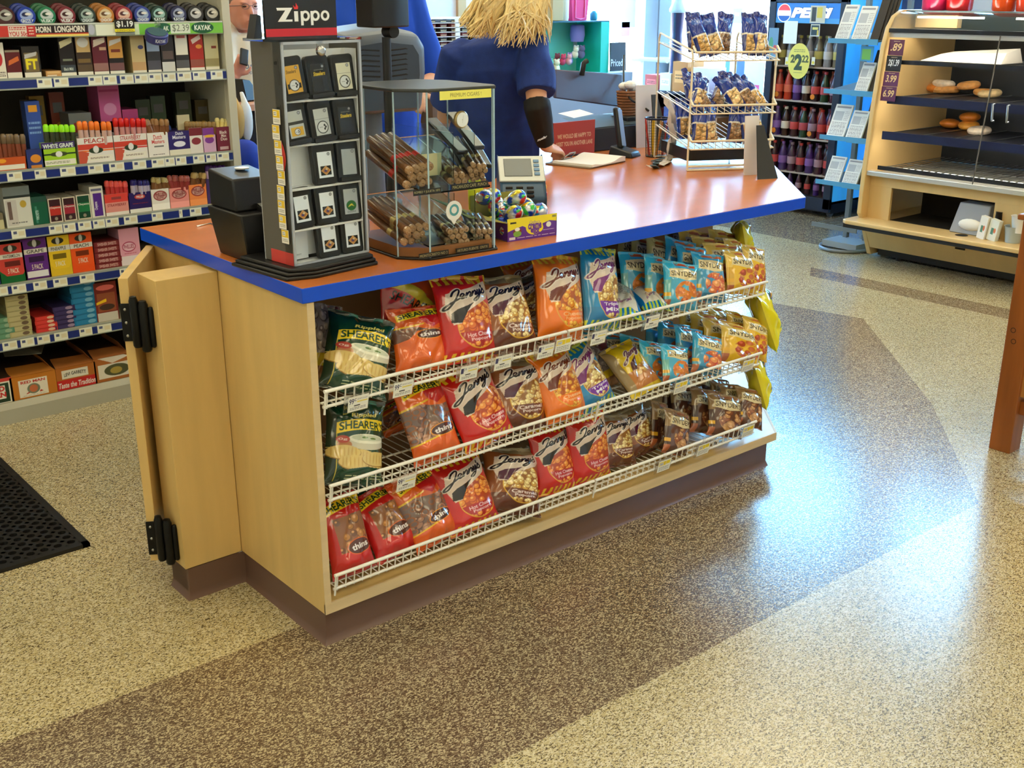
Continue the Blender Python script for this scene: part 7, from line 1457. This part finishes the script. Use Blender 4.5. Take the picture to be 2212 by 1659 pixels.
for i,(px,z,lb) in enumerate(((2178,0,'wide clear cup holder'),(2190,.06,'white cup stacked on the clear cup holder'))):
    p=at(px,505,x=4.86); t=tag(MB().lathe([(.001,0),(.04,0),(.052,.09),(.055,.092),(.05,.09),(.038,.004)],(4.90,p.y-.01,.271+z),20,cap=False).build('plastic_cup',mat('translucent cup' if i==0 else 'white cup',C(176,190,196) if i==0 else C(236,236,232),.3),smooth=True),lb+' on the ledge of the pastry case','cup')
# ---------------------------------------------------------------- newspaper stand
NS=thing('newspaper_stand','grey metal newspaper stand with five sloping tiers and a round front base','newspaper stand',(5.25,1.93,0)); m_ns=mat('stand metal',C(120,128,134),.4,.4); m_bl=mat('blue label strip',C(80,150,196),.4)
MB().box(5.22,5.25,1.99,2.02,0,1.9).box(5.22,5.25,1.84,1.87,0,1.9).box(5.45,5.48,1.99,2.02,0,1.9).box(5.45,5.48,1.84,1.87,0,1.9).build('stand_posts',m_ns,NS)
bs=MB(); bs.tube([(5.15+.20*math.sin(a)*-1,1.93+.16*math.cos(a),.012) for a in [PI*i/14 for i in range(15)]],.012,8); bs.build('curved_foot',m_ns,NS,smooth=True); MB().box(5.05,5.25,1.80,2.06,.012,.05).build('base_plate',mat('pale base',C(150,160,166),.4),NS)
def tier(z,k):
    s=MB(); s.add([(4.98,2.09,z),(4.98,1.76,z),(5.35,1.76,z+.04),(5.35,2.09,z+.04),(4.98,2.09,z-.006),(4.98,1.76,z-.006),(5.35,1.76,z+.034),(5.35,2.09,z+.034)],[(3,2,1,0),(4,5,6,7),(0,1,5,4),(1,2,6,5),(2,3,7,6),(3,0,4,7)]); s.build('tier_shelf',mat('tier dark',C(70,76,80),.5),NS)
    MB().box(4.972,4.98,1.90,2.10,z-.016,z+.012).box(4.972,4.98,1.75,1.90,z-.02,z+.014).build('label_strip',m_bl,NS)
for k,z in enumerate((1.315,1.010,.725,.440)): tier(z,k)
w=MB(); 
for i in range(10): w.tube([(4.99,2.08-.034*i,.165),(5.3,2.08-.034*i,.165)],.0025,5)
w.box(4.97,4.98,1.76,2.10,.145,.172); w.build('wire_tier',m_ns,NS)
def news(px0,px1,py0,py1,z,lb,dark=False):
    y0_=at(px0,py1,x=5.0).y; y1_=at(px1,py1,x=5.0).y; w_=y0_-y1_; cv=Cv(w_,.24,500,(222,224,222))
    if dark: cv.rect(0,1,0,1,(50,44,40))
    else: cv.rect(.1,.9,.88,.94,(150,150,158)); cv.rect(.1,.6,.5,.78,(176,180,186)); cv.lines(.1,.9,.05,.45,9,(150,150,156),int(px0)); cv.lines(.65,.92,.5,.8,6,(150,150,156),3)
    hh=at((px0+px1)/2,py0,x=5.12).z-z; p_=panel('newspaper',cv,(5.0,y0_,z+.006),(0,-1,0),(.45,0,1),w_,hh*1.10,None,None,.012); tag(p_,lb,'newspaper')
news(1803,1832,12,80,1.315,'newspaper at the left of the top tier of the stand'); news(1838,1872,15,85,1.315,'newspaper at the right of the top tier of the stand'); news(1845,1872,135,195,1.010,'single newspaper on the second tier of the stand')
news(1785,1822,225,288,.725,'newspaper at the left of the third tier of the stand'); news(1826,1860,238,292,.725,'newspaper at the right of the third tier of the stand'); news(1780,1812,335,388,.440,'newspaper at the left of the lowest sloping tier'); news(1818,1850,342,392,.440,'newspaper at the right of the lowest sloping tier')
for z,g in ((1.315,'top'),(1.010,'second'),(.725,'third'),(.440,'fourth')):
    for i in range(4):
        cv=Cv(.04,.2,200,(50,46,44)); p_=panel('magazine',cv,(5.02+.02*i,1.835-.012*i,z+.01),(.3,-1,0),(.40,0,1),.05,.26,None,None,.004); tag(p_,'dark magazine edge standing at the side of the %s tier of the stand'%g,'magazine','dark magazines, %s tier'%g)
cv=Cv(.10,.10,500,(70,150,200)); cv.rect(.15,.8,.12,.8,(110,180,90)); p_=panel('tier_sign',cv,at(1857,132,x=5.0),(0,-1,0),(0,0,1),.09,.09,None,None,.003); tag(p_,'small green and blue sign clipped above the second tier of the stand','sign')
# ---------------------------------------------------------------- soft drink cooler
CO=thing('drinks_cooler','dark framed glass door drinks cooler with a lit blue header and bottles inside','refrigerator',(6.2,2.95,0)); xf=5.92; ya,yb_=3.30,2.62; m_cf=mat('cooler frame dark',C(34,44,64),.4)
MB().box(xf+.03,6.6,yb_,ya,.10,.13).box(xf+.03,6.6,ya-.02,ya,.10,1.95).box(6.55,6.6,yb_,ya,.10,1.95).box(xf+.03,6.6,yb_,ya,1.93,1.95).box(xf+.03,6.6,yb_,yb_+.02,.10,1.95).build('cooler_cabinet',mat('cooler inside',C(120,116,120),.5),CO)
MB().box(xf,xf+.03,ya-.06,ya,.06,1.95).box(xf,xf+.03,yb_,yb_+.06,.06,1.95).box(xf,xf+.03,yb_,ya,.04,.14).box(xf,xf+.03,yb_,ya,1.53,1.56).box(xf,xf+.03,yb_,ya,1.92,1.95).build('door_frame',m_cf,CO,bevel=.003)
MB().box(xf+.03,6.6,yb_,ya,.03,.10).build('cooler_base',m_blk,CO)
for y in (yb_+.04,ya-.04):
    c_=MB(); c_.M=Matrix.Translation((xf+.08,y,.03))@Matrix.Rotation(PI/2,4,'X'); c_.lathe([(.001,-.012),(.03,-.012),(.03,.012),(.001,.012)],(0,0,0),16); c_.build('caster',mat('grey caster',C(120,130,140),.4),CO)
MB().box(xf+.012,xf+.018,yb_+.055,ya-.055,.14,1.53).build('door_glass',m_gl,CO)
cv=Cv(.56,.14,900,(40,110,190)); cv.rect(0,1,0,.25,(60,130,190)); cv.ell(.13,.5,.11,.46,(230,232,236)); m=corn_mask(cv,.13,.5,.10,.42); k_=cv.a.copy(); cv.rect(0,1,.62,1,(214,70,80)); cv.rect(0,1,0,.36,(40,90,170)); cv.a=k_*(1-m[...,None])+cv.a*m[...,None]
cv.text('PEPSI',.26,.86,.3,.74,(236,240,244),shear=.25,off=.06,outline=((30,70,140),.10))
hd_=panel('header_sign',cv,(xf+.008,ya-.06,1.385),(0,-1,0),(0,0,1),.56,.14,None,None,.003); 
mm_=mat('lit header film',(1,1,1,1),.3); 
hm=bpy.data.materials.new('lit header film'); hm.use_nodes=True; nt=hm.node_tree; a_=nt.nodes.new('ShaderNodeVertexColor'); a_.layer_name='col'; pb=nt.nodes['Principled BSDF']; nt.links.new(a_.outputs[0],pb.inputs['Base Color']); nt.links.new(a_.outputs[0],pb.inputs['Emission Color']); pb.inputs['Emission Strength'].default_value=.6; hd_.data.materials[0]=hm
hd_.parent=CO; hd_.matrix_parent_inverse=CO.matrix_basis.inverted()
MB().box(xf+.03,6.6,yb_-.004,yb_,.12,1.93).build('side_panel',mat('blue lit side graphic',C(50,150,230),.3,emit=(.05,.45,1,1),estr=.35,vary=(3,.5,(1,1,.4))),CO)
SH=(.30,.56,.83,1.08)
for z in SH: MB().box(xf+.05,6.5,yb_+.03,ya-.03,z-.012,z).build('cooler_shelf',mat('shelf pale',C(190,180,176),.4),CO)
for px,py,w,h,L,lb,c in ((1662,60,.09,.22,[('e',.3,.5,.2,.2,(90,160,120)),('e',.7,.3,.2,.15,(200,90,90))],'faint pictured notice',(110,150,180)),(1695,45,.12,.16,[],'blank white notice',(236,244,246)),(1752,12,.13,.12,[('r',.1,.4,.1,.9,(60,60,60)),('r',.45,.8,.3,.9,(220,200,80))],'yellow and black notice',(206,206,190)),(1752,52,.08,.085,[('r',.08,.9,.1,.9,(50,70,80)),('r',.2,.8,.55,.75,(220,214,120)),('r',.7,.85,.1,.5,(220,200,80))],'small dark notice',(200,204,200))):
    a=at(px,py,x=xf-.001); cv=ops(Cv(w,h,600,c),L); p_=panel('door_notice',cv,(xf-.0015,a.y,a.z-h),(0,-1,0),(0,0,1),w,h,None,None,.001); p_.parent=CO; p_.matrix_parent_inverse=CO.matrix_basis.inverted()
a=at(1726,132,x=xf); cv=Cv(.20,.26,700,(232,222,110)); cv.text('2',.14,.30,.46,.66,(80,90,60),off=.05); cv.text('2',.34,.62,.28,.66,(60,80,60),off=.06); cv.text('22',.64,.92,.48,.66,(80,90,60),off=.04); cv.lines(.25,.75,.74,.84,2,(150,150,90),2); cv.lines(.3,.7,.16,.2,1,(150,150,90),3)
me,_=grid_mesh('round_sticker',cv,lambda u,v: np.stack([0*u,-(2*u-1)*.098,(2*v-1)*.128],1)); 
# clip to an oval
bm_=bmesh.new(); bm_.from_mesh(me); dl=[v for v in bm_.verts if (v.co.y/.098)**2+(v.co.z/.128)**2>1.0]; bmesh.ops.delete(bm_,geom=dl,context='VERTS'); bm_.to_mesh(me); bm_.free(); me.materials.append(card_vc()); q=put_mesh('round_sticker',me,(0,0,0),parent=CO); q.location=Vector((xf-.003,a.y,a.z))-CO.location
for px in (1677,1700,1757): 
    a=at(px,132,x=xf); cv=Cv(.03,.055,500,(226,228,220)); cv.ell(.5,.3,.35,.2,(226,210,80)); p_=panel('shelf_tag',cv,(xf-.002,a.y+.015,a.z-.027),(0,-1,0),(0,0,1),.03,.055,None,None,.001); p_.parent=CO; p_.matrix_parent_inverse=CO.matrix_basis.inverted()
bp={}
def bottle(x,y,z,c,capc,lb,grp,orange=False,s=1.0):
    key=(c,capc,orange)
    if key not in bp:
        t=thing('soda_bottle',lb,'bottle',(0,0,0),0,grp); LB('bottle_body',MB().lathe([(.001,0),(.030,0),(.032,.01),(.030,.05),(.032,.09),(.031,.13),(.018,.175),(.012,.19),(.012,.20)],(0,0,0),14),mat('soda %d %d %d'%c,C(*c),.15,coat=.5),t,smooth=True); LB('bottle_cap',MB().lathe([(.014,.198),(.014,.216),(.001,.217)],(0,0,0),12),mat('cap %d %d %d'%capc,C(*capc),.4),t,smooth=True); LB('bottle_label',MB().lathe([(.0325,.055),(.0335,.06),(.0335,.105),(.0325,.11)],(0,0,0),14,cap=False),mat('label %d %d %d'%capc,C(*[min(255,q+20) for q in capc]),.4),t,smooth=True)
        if orange: LB('orange_sticker',MB().ell((-.034,0,.035),(.004,.02,.02),10,8),mat('orange dot',C(236,140,40),.4),t,smooth=True)
        bp[key]=t; o=t
    else: o=copytree(bp[key]); o['label']=lb; o['group']=grp
    o.location=(x,y,z); o.scale=(s,s,s)
cs=[((70,26,50),(150,120,140)),((196,60,36),(206,90,60)),((60,30,40),(190,60,60)),((120,40,60),(180,50,50)),((70,40,110),(120,80,160)),((40,70,50),(170,60,70)),((150,50,40),(206,80,60)),((60,34,30),(200,190,180))]
for si,(z,nm_) in enumerate(((.14,'floor'),(.30,'lowest'),(.56,'middle'),(.83,'upper'),(1.08,'top'))):
    for j in range(7):
        for r in range(2 if si else 1):
            c,cc=cs[(j*3+si*2+r)%8] if si>1 else cs[(j+si)%3*2]
            if si==4: c,cc=((150,150,160),(190,190,200)) if j%2 else ((120,110,90),(180,170,90))
            bottle(xf+.085+.09*r,ya-.085-.082*j,z,c,cc,'%s soda bottle on the %s shelf of the drinks cooler'%({0:'coloured'}[0],nm_),'soda bottles, %s cooler shelf'%nm_,orange=(j in (0,4) and r==0 and si in(2,3)),s=.72 if si==0 else 1)
# blue labelled box behind stand, framed pictures
for px,lb in ((1880,'left'),(1935,'right')):
    a=at(px-18,22,x=6.6); cv=Cv(.26,.30,300,(60,80,120)); cv.ell(.5,.12,.1,.08,(220,120,110)); p_=panel('wall_poster',cv,(6.72,a.y,a.z),(0,-1,0),(0,0,1),.24,.28,None,None,.01); tag(p_,'blue poster with a pink dot on the wall above the newspaper stand, %s one'%lb,'poster')
o=MB().box(6.1,6.5,1.35,2.45,.0,1.30).build('blue_vending_unit',mat('pale blue cabinet',C(110,170,210),.4)); tag(o,'pale blue cabinet behind the newspaper stand','cabinet')
# ---------------------------------------------------------------- wooden table at the right
m_wd=mat('orange brown stained pine',C(150,84,34),.38,vary=(4,.22,(5,5,.5)),coat=.2)
TB=thing('wooden_table','stained pine table with a square leg and a low side rail, at the right edge','table',(2.62,-.46,0))
MB().prism([(2.575,-.42),(2.655,-.42),(2.655,-.50),(2.575,-.50)],0,.85).build('leg',m_wd,TB,bevel=.003)
MB().prism([(3.575,-.42),(3.655,-.42),(3.655,-.50),(3.575,-.50)],0,.85).build('leg',m_wd,TB,bevel=.003)
MB().prism([(2.575,-1.30),(2.655,-1.30),(2.655,-1.38),(2.575,-1.38)],0,.85).build('leg',m_wd,TB,bevel=.003); MB().prism([(3.575,-1.30),(3.655,-1.30),(3.655,-1.38),(3.575,-1.38)],0,.85).build('leg',m_wd,TB,bevel=.003)
MB().box(2.60,2.63,-1.30,-.50,.15,.20).build('low_rail',m_wd,TB,bevel=.002); MB().box(2.655,3.575,-.475,-.445,.15,.22).build('low_rail',m_wd,TB,bevel=.002); MB().box(2.59,2.62,-1.3,-.5,.22,.80).build('side_slats',mat('pale pine panel',C(176,120,60),.45),TB)
MB().box(2.59,3.64,-1.365,-.435,.75,.852).build('apron',m_wd,TB,bevel=.003); MB().box(2.56,3.68,-1.40,-.405,.852,.872).build('table_top',m_wd,TB,bevel=.004)
kn=MB()
for z,y in ((.42,-.452),(.46,-.445)): kn.M=Matrix.Translation((2.5745,y,z))@Matrix.Rotation(PI/2,4,'Y'); kn.lathe([(.007,-.0003),(.010,-.0003)],(0,0,0),16,cap=False)
kn.build('knot',mat('dark knot',C(70,36,20),.6),TB)
# ---------------------------------------------------------------- rubber mat
mr=MB(); xa,xb_,yA,yB=-1.25,-.262,.94,1.85; g_=.03
m_rub=mat('black rubber',C(30,28,26),.6); MT=thing('rubber_mat','black rubber floor mat with round drain holes behind the counter','mat',(-.7,1.4,0))
# perforated sheet: ring quads around each hole
px_=.040; nxm=int((xb_-xa-.03)/px_); nym=int((yB-yA-.03)/px_); 
def cell(mb,cx,cy,hx,hy,r,z,n=12):
    vs=[];k=n
    for i in range(n):
        a=2*PI*i/n+PI/n; vs.append((cx+r*math.cos(a),cy+r*math.sin(a),z))
    for i in range(n):
        a=2*PI*i/n+PI/n; s=max(abs(math.cos(a)),abs(math.sin(a))); vs.append((cx+hx*math.cos(a)/s,cy+hy*math.sin(a)/s,z))
    for i in range(n): a=2*PI*i/n+PI/n; vs.append((cx+r*math.cos(a),cy+r*math.sin(a),.001))
    mb.add(vs,[(i,i+n,(i+1)%n+n,(i+1)%n) for i in range(n)]+[(i,(i+1)%n,2*n+(i+1)%n,2*n+i) for i in range(n)]); 
    for sx in (-1,1):
        for sy in (-1,1):
            a=PI/4; cxn,cyn=cx+hx*sx,cy+hy*sy
            mb.add([(cxn,cyn,z),(cx+hx*sx,cy+hy*sy*math.tan(PI/4-PI/n*0) ,z),(cx+hx*sx,cy+hy*sy*.58,z),(cx+hx*sx*.58,cy+hy*sy,z)],[(0,2,3)])
for j in range(nym*1):
    for i in range(nxm): cell(mr,xb_-.022-px_*(i+.5),yA+.022+px_*(j+.5),px_/2,px_/2,.0125,.012,12)
mr.box(xb_-.022,xb_,yA,yB,0,.0122).box(xa,xb_,yA,yA+.022,0,.0122).box(xa,xa+.03,yA,yB,0,.0122).box(xa,xb_,yB-.03,yB,0,.0122)
mr.build('mat_sheet',m_rub,MT); MB().box(xa,xb_,yA,yB,0,.0015).build('mat_underside',mat('dark mat sheet',C(20,18,16),.8),MT)  # dark sheet under the mat, showing through its holes
# ---------------------------------------------------------------- background behind the clerks
bcx=thing('back_counter','low back counter with a blue edged top under the wall racks','counter',(4.4,4.5,0))
zc=at(960,124,y=4.3).z; MB().box(3.0,4.3,4.3,4.9,zc-.03,zc+.01).build('counter_top',m_blue,bcx); MB().box(3.02,4.28,4.34,4.88,0,zc-.03).build('counter_body',mat('brown laminate',C(110,78,60),.5),bcx)
a=at(925,45,y=4.33); b_=at(1050,47,y=4.33); RKk=thing('wall_rack','white wall rack filled with small dark and red packs over the back counter','rack',((a.x+b_.x)/2,4.4,zc+.01)); zt=a.z
MB().box(a.x-.03,b_.x+.1,4.52,4.54,zc+.01,zt+.02).box(a.x-.03,a.x,4.33,4.52,zc+.01,zt+.02).box((a.x+b_.x)/2-.02,(a.x+b_.x)/2+.02,4.33,4.52,zc+.01,zt+.02).box(b_.x+.08,b_.x+.1,4.33,4.52,zc+.01,zt+.02).build('rack_frame',m_white,RKk)
sw=MB(); 
for k in range(8): z=zc+.012+(zt-zc)*k/8; sw.box(a.x,b_.x+.08,4.33,4.52,z,z+.004)
sw.build('rack_shelf',m_white,RKk)
pk={}
for k in range(8):
    for i in range(6):
        c=((90,30,36),(50,40,44),(130,50,50),(60,56,50))[(i*2+k)%4]
        x=a.x+.012+(b_.x-a.x)/6*i*1.12; z=zc+.017+(zt-zc)*k/8; w=.055;h=(zt-zc)/8-.010
        if c not in pk:
            cv=Cv(w,h,400,c); cv.rect(.1,.9,.3,.5,(190,180,140)); pk[c]=carton('cigarette_pack',cv,w,.1,h,c)
        put_mesh('cigarette_pack',pk[c],(x+.03,4.34,z),label='small dark or red pack in the white wall rack over the back counter',cat='cigarette pack',group='packs in the white wall rack')
o=tag(MB().ell(at(948,165,y=3.0),(.03,.03,.05),14,10).build('pink_toy',mat('pink red toy',C(214,60,90),.5),smooth=True),'small pink and red toy glimpsed between the two clerks','toy')
sp=at(948,180,y=3.0); st=thing('display_stand','dark display stand holding the small pink toy','stand',(sp.x,3.0,0)); MB().box(sp.x-.12,sp.x+.12,2.9,3.1,0,sp.z-.02).build('stand_body',mat('brown laminate',C(110,78,60),.5),st)
# teal gift display box with plush toys
y=4.4; a=at(1192,155,y=y); b_=at(1310,150,y=y); t=at(1250,48,y=y); TBX=thing('gift_display_box','teal open display box full of small soft toys near the window','display box',((a.x+b_.x)/2,4.45,a.z-.02)); m_teal=mat('teal card',C(20,190,170),.45); m_teal2=mat('pale teal panel',C(120,230,214),.5)
z0=a.z-.02; MB().box(a.x-.05,b_.x-.09,4.66,4.68,z0,t.z).build('back_panel',m_teal2,TBX); MB().box(b_.x-.09,b_.x,4.38,4.68,z0,t.z).build('side_panel',m_teal,TBX); MB().box(a.x-.05,b_.x,4.38,4.68,t.z,t.z+.008).build('top_panel',mat('dark teal edge',C(20,90,110),.5),TBX); MB().box(a.x-.05,b_.x,4.38,4.68,z0-.01,z0).build('bottom_panel',m_teal,TBX)
lt=thing('display_table','grey cloth-covered display table under the gift box','table',((a.x+b_.x)/2,4.5,0)); MB().box(a.x-.3,b_.x+.25,4.35,4.95,0,z0-.012).build('table_body',mat('grey cloth',C(150,156,170),.8),lt)
g=random.Random(9); cols2=[(236,170,180),(120,60,70),(232,222,190),(150,140,200),(200,60,90),(240,240,240),(90,170,150),(226,120,120),(110,110,150),(240,200,120)]
for i in range(14):
    x=a.x-.02+(b_.x-a.x-.12)*((i*5)%14)/14; z=z0+.035+.05*(i%3); r=g.uniform(.028,.04)
    T=thing('soft_toy','small pastel soft toy heaped in the teal display box','soft toy',(x,4.48+.03*(i%2),z),0,'soft toys in the teal box'); c=cols2[i%10]; m=mat('plush %d %d %d'%c,C(*c),.9)
    LB('toy_body',MB().ell((0,0,0),(r,r*.8,r),12,8),m,T,smooth=True); LB('toy_head',MB().ell((0,-.01,r*1.2),(r*.7,)*3,12,8).ell((r*.5,-.01,r*1.8),(r*.25,)*3,8,6).ell((-r*.5,-.01,r*1.8),(r*.25,)*3,8,6),m,T,smooth=True)
cv=Cv(.20,.16,300,(196,200,206)); cv.lines(.1,.9,.6,.9,3,(180,184,190),1); p_=panel('paper_notice',cv,at(1238,125,y=4.652),(1,0,-.03),(0,0,1),.19,.17,None,None,.002); tag(p_,'pale grey notice clipped on the front of the teal display box','notice')
o=tag(MB().lathe([(.001,0),(.05,0),(.06,.05),(.055,.12),(.04,.13),(.001,.131)],tuple(at(1247,90,y=4.55)),18).build('lilac_hat',mat('lilac felt',C(150,150,226),.8),smooth=True),'lilac hat shape standing inside the teal display box','hat'); 
zt2=t.z+.009
def bgthing(nm_,px,w,h,c,lb,cat,shape='box',y=4.5,z=None):
    p=at(px,40,y=y); z=zt2 if z is None else z
    if shape=='box': o=MB().box(p.x-w/2,p.x+w/2,y,y+w*.7,z,z+h).build(nm_,mat('bg %d %d %d'%c,C(*c),.5),bevel=.006)
    else: o=MB().lathe([(.001,0),(w*.42,0),(w*.5,h*.1),(w*.52,h*.7),(w*.3,h*.9),(w*.2,h),(.001,h)],(p.x,y+w/2,z),18).build(nm_,mat('bg %d %d %d'%c,C(*c),.5),smooth=True)
    return tag(o,lb,cat)
bgthing('tan_box',1205,.12,.22,(186,160,110),'tan box with a dark spot on top of the teal display box','box'); bgthing('white_bottle',1226,.06,.22,(220,236,240),'white bottle between the tan box and pink bag','bottle','l')
pk_=at(1254,40,y=4.5); T=thing('gift_bag','bright pink gift bag standing on the teal display box','gift bag',(pk_.x,4.55,zt2)); LB('bag_body',MB().add([(-.075,-.04,0),(.075,-.04,0),(.075,.05,0),(-.075,.05,0),(-.10,-.045,.24),(.10,-.045,.24),(.10,.055,.24),(-.10,.055,.24)],[(3,2,1,0),(0,1,5,4),(1,2,6,5),(2,3,7,6),(3,0,4,7)]),mat('hot pink film',C(226,50,120),.35),T); LB('bag_handle',MB().tube([(-.05,-.046,.24),(-.05,-.047,.02),(0,-.048,.01),(.05,-.047,.02),(.05,-.046,.24)],.004,6),mat('pale pink cord',C(240,140,190),.5),T)
bgthing('cyan_toy',1288,.06,.07,(40,150,190),'small cyan toy at the end of the teal display box','toy','l')
cv=Cv(.17,.22,600,(26,28,40)); cv.text('Priced',.02,.78,.18,.42,(206,210,220),off=.01); p_=panel('chalk_sign',cv,(b_.x+.01,4.36,z0-.0),(1,0,0),(0,.05,1),.17,.22,None,None,.012); tag(p_,'black chalk sign lettered in white beside the teal display box','sign')
w_=MB()
for i,(px,py) in enumerate(((1328,93),(1342,92),(1330,98),(1345,99))): c_=at(px,py,y=4.6); w_.tube([c_+Vector((.022*math.cos(t*PI/6),0,.022*math.sin(t*PI/6)*(1 if i%2 else .8))) for t in range(12)],.002,5,closed=True)
c_=at(1318,95,y=4.6); w_.tube([c_,c_+Vector((.24,0,0))],.002,5); w_.tube([(c_.x+.12,4.6,c_.z),(c_.x+.12,4.6,z0-.012)],.002,5); tag(w_.build('wire_ornament',mat('dark wire',C(60,60,80),.4)),'thin looped dark wire ornament by the window, above the black sign','ornament')
for px,py,w,h,c,L,lb in ((1324,60,.27,.40,(206,208,216),[],'pale grey poster on the window glass left of the corner post'),(1341,78,.10,.12,(226,150,190),[],'pink notice below the grey poster on the window glass')):
    a_=at(px,py,y=YN); p_=panel('window_poster',Cv(w,h,60,c),(a_.x,YN-.01,a_.z),(1,0,0),(0,0,1),w,h,None,None,.003); tag(p_,lb,'poster')
# things by the east window
def eposter(px0,px1,py0,py1,bgc,L,lb,x=6.742):
    a_=at(px0,py1,x=x); b2=at(px1,py0,x=x); w=a_.y-b2.y; h=b2.z-a_.z; cv=ops(Cv(w,h,260,bgc),L); p_=panel('window_poster',cv,a_,(0,-1,0),(0,0,1),w,h,None,None,.003); tag(p_,lb,'poster')
eposter(1403,1468,128,196,(238,240,244),[('t','Get',.06,.62,.35,.72,(206,60,110),{'shear':.2,'off':.03})],'white poster with Get handwritten in red on the east window')
eposter(1560,1652,135,250,(226,232,240),[('r',.0,.12,0,1,(90,150,210)),('r',.3,.5,.55,1,(70,110,190)),('p',[(.1,.5),(.5,.62),(.9,.6),(.9,.5),(.5,.5),(.3,.4)],(226,80,130)),('e',.7,.35,.15,.12,(226,70,110))],'white poster with blue and pink marks behind the wire rack')
eposter(1582,1604,18,50,(200,206,208),[('r',.2,.7,.5,.7,(226,170,170))],'small notice high on the east window')
eposter(1505,1548,-20,45,(238,236,220),[('r',0,1,0,.12,(150,110,110))],'cream poster with a striped foot high on the east window')
hr=thing('push_bar','grey cylindrical bar fixed across the window beside the corner post','bar',tuple(at(1400,127,x=6.62))); hr_=MB(); hr_.tube([at(1368,126,x=6.60),at(1442,130,x=6.60)],.028,14); hr_.build('bar_tube',mat('bar grey green',C(160,172,166),.4),hr,smooth=True); MB().tube([at(1368,126,x=6.60),at(1372,126,x=6.72)],.012,8).build('bar_bracket',m_blk,hr); MB().tube([at(1440,130,x=6.60),at(1443,130,x=6.72)],.012,8).build('bar_bracket',m_blk,hr)
# low display shelves with cartons by the window
SH2=thing('window_shelf','low shelf unit in front of the east window holding cartons and cups','shelf unit',(6.2,4.1,0)); za=at(1500,330,x=6.0).z
MB().box(5.95,6.45,3.55,4.75,.0,.03).box(5.95,6.45,3.55,4.75,.42,.44).box(5.95,6.45,3.55,4.75,.80,.82).box(5.95,6.45,3.53,3.55,0,.82).box(5.95,6.45,4.75,4.77,0,.82).box(6.43,6.45,3.55,4.75,0,.82).build('shelf_frame',mat('dark shelf',C(60,56,70),.5),SH2)
for i,(y,w,h,c,z,lb) in enumerate(((4.52,.14,.12,(190,60,50),.82,'red and white carton, nearest the corner post on the window shelf'),(4.36,.12,.14,(226,226,230),.82,'white carton on the window shelf'),(4.20,.16,.24,(196,120,40),.82,'amber carton on the window shelf'),(3.98,.20,.20,(226,214,232),.82,'pale lilac carton on the window shelf'),(3.74,.16,.14,(120,40,50),.82,'maroon carton at the near end of the window shelf'),(4.55,.2,.22,(120,50,50),.44,'maroon carton on the middle board of the window shelf'),(4.25,.22,.25,(60,60,110),.44,'indigo carton on the middle board of the window shelf'),(3.9,.24,.2,(160,120,90),.44,'brown carton on the middle board of the window shelf'),(4.4,.3,.25,(70,70,90),.03,'grey carton on the floor board of the window shelf'),(3.9,.3,.28,(150,60,60),.03,'brick red carton on the floor board of the window shelf'))):
    cv=ops(Cv(w,h,300,c),[('r',.15,.85,.3,.7,tuple(min(255,q+40) for q in c)),('l',.2,.8,.4,.6,2,tuple(int(q*.6) for q in c),i)]); me=carton('carton',cv,w,.2,h,c); put_mesh('carton',me,(5.97,y,z),rz=-PI/2,label=lb,cat='carton')
cp=thing('blender_jar','tall dark jar with a pale collar by the window, left of the wire rack','jar',tuple(at(1452,110,y=1.75))); 
p=at(1452,112,x=6.0); cp.location=(6.05,p.y,.82); LB('jar_body',MB().lathe([(.05,0),(.055,.02),(.045,.45),(.055,.62),(.06,.63)],(0,0,0),18),mat('dark jar',C(50,54,96),.2,coat=.5),cp,smooth=True); LB('jar_collar',MB().lathe([(.062,.62),(.075,.63),(.075,.65),(.04,.72),(.02,.78),(.001,.78)],(0,0,0),18),mat('pale collar',C(190,220,230),.3),cp,smooth=True)
# left background: items beyond the shelving upright
bc2=thing('north_counter','maple counter in front of the person in the cream t-shirt','counter',(2.0,3.4,0)); zz_=at(540,222,y=3.1).z
MB().box(1.2,2.6,3.0,3.32,zz_-.03,zz_).build('counter_top',mat('peach laminate',C(206,150,116),.4),bc2); MB().box(1.22,2.58,3.05,3.3,0,zz_-.03).build('counter_body',mat('dark niche',C(28,24,20),.7),bc2)
o=MB(); p=at(512,195,y=3.3); o.M=Matrix.Translation((p.x,3.2,zz_+.055))@Matrix.Rotation(.4,4,'Z'); o.add([(-.06,-.05,-.05),(.07,-.05,-.05),(.07,.05,-.05),(-.06,.05,-.05),(-.06,-.03,.06),(.0,-.03,.05),(.0,.05,.05),(-.06,.05,.06)],[(3,2,1,0),(4,5,6,7),(0,1,5,4),(1,2,6,5),(2,3,7,6),(3,0,4,7)]); tag(o.build('card_terminal',m_blk,bevel=.004),'black wedge shaped machine on the counter before the cream t-shirt','machine')
for px,py,r,c,lb,nm_ in ((515,262,(.035,.03,.09),(206,164,90),'tan paper bag hanging below the north counter top','paper_bag'),(532,262,(.035,.03,.10),(232,230,220),'white plastic bag hanging below the north counter top','plastic_bag')):
    p=at(px,py,y=2.95); T=thing(nm_,lb,'bag',(p.x,2.95,p.z)); b=MB(); b.ell(p,r,14,10); b.tube([p+Vector((0,0,r[2]*.8)),p+Vector((0,.03,r[2]*1.4))],[.018,.01],8); remesh(b,'bag_body',mat(nm_+' film',C(*c),.6),T,.006,2,wr=.002)
p=at(530,345,y=2.85); b=MB(); b.ell(p,(.09,.07,.10),16,10); T=thing('blue_sack','bright blue stuffed sack below the hanging bags behind the shelving','sack',(p.x,2.85,0)); b.ell((p.x,2.85,p.z-.2),(.12,.10,.2),16,10); b.ell((p.x,2.85,.2),(.13,.11,.2),16,10); remesh(b,'sack_body',mat('blue sack cloth',C(16,50,150),.7),T,.01,3,wr=.004)
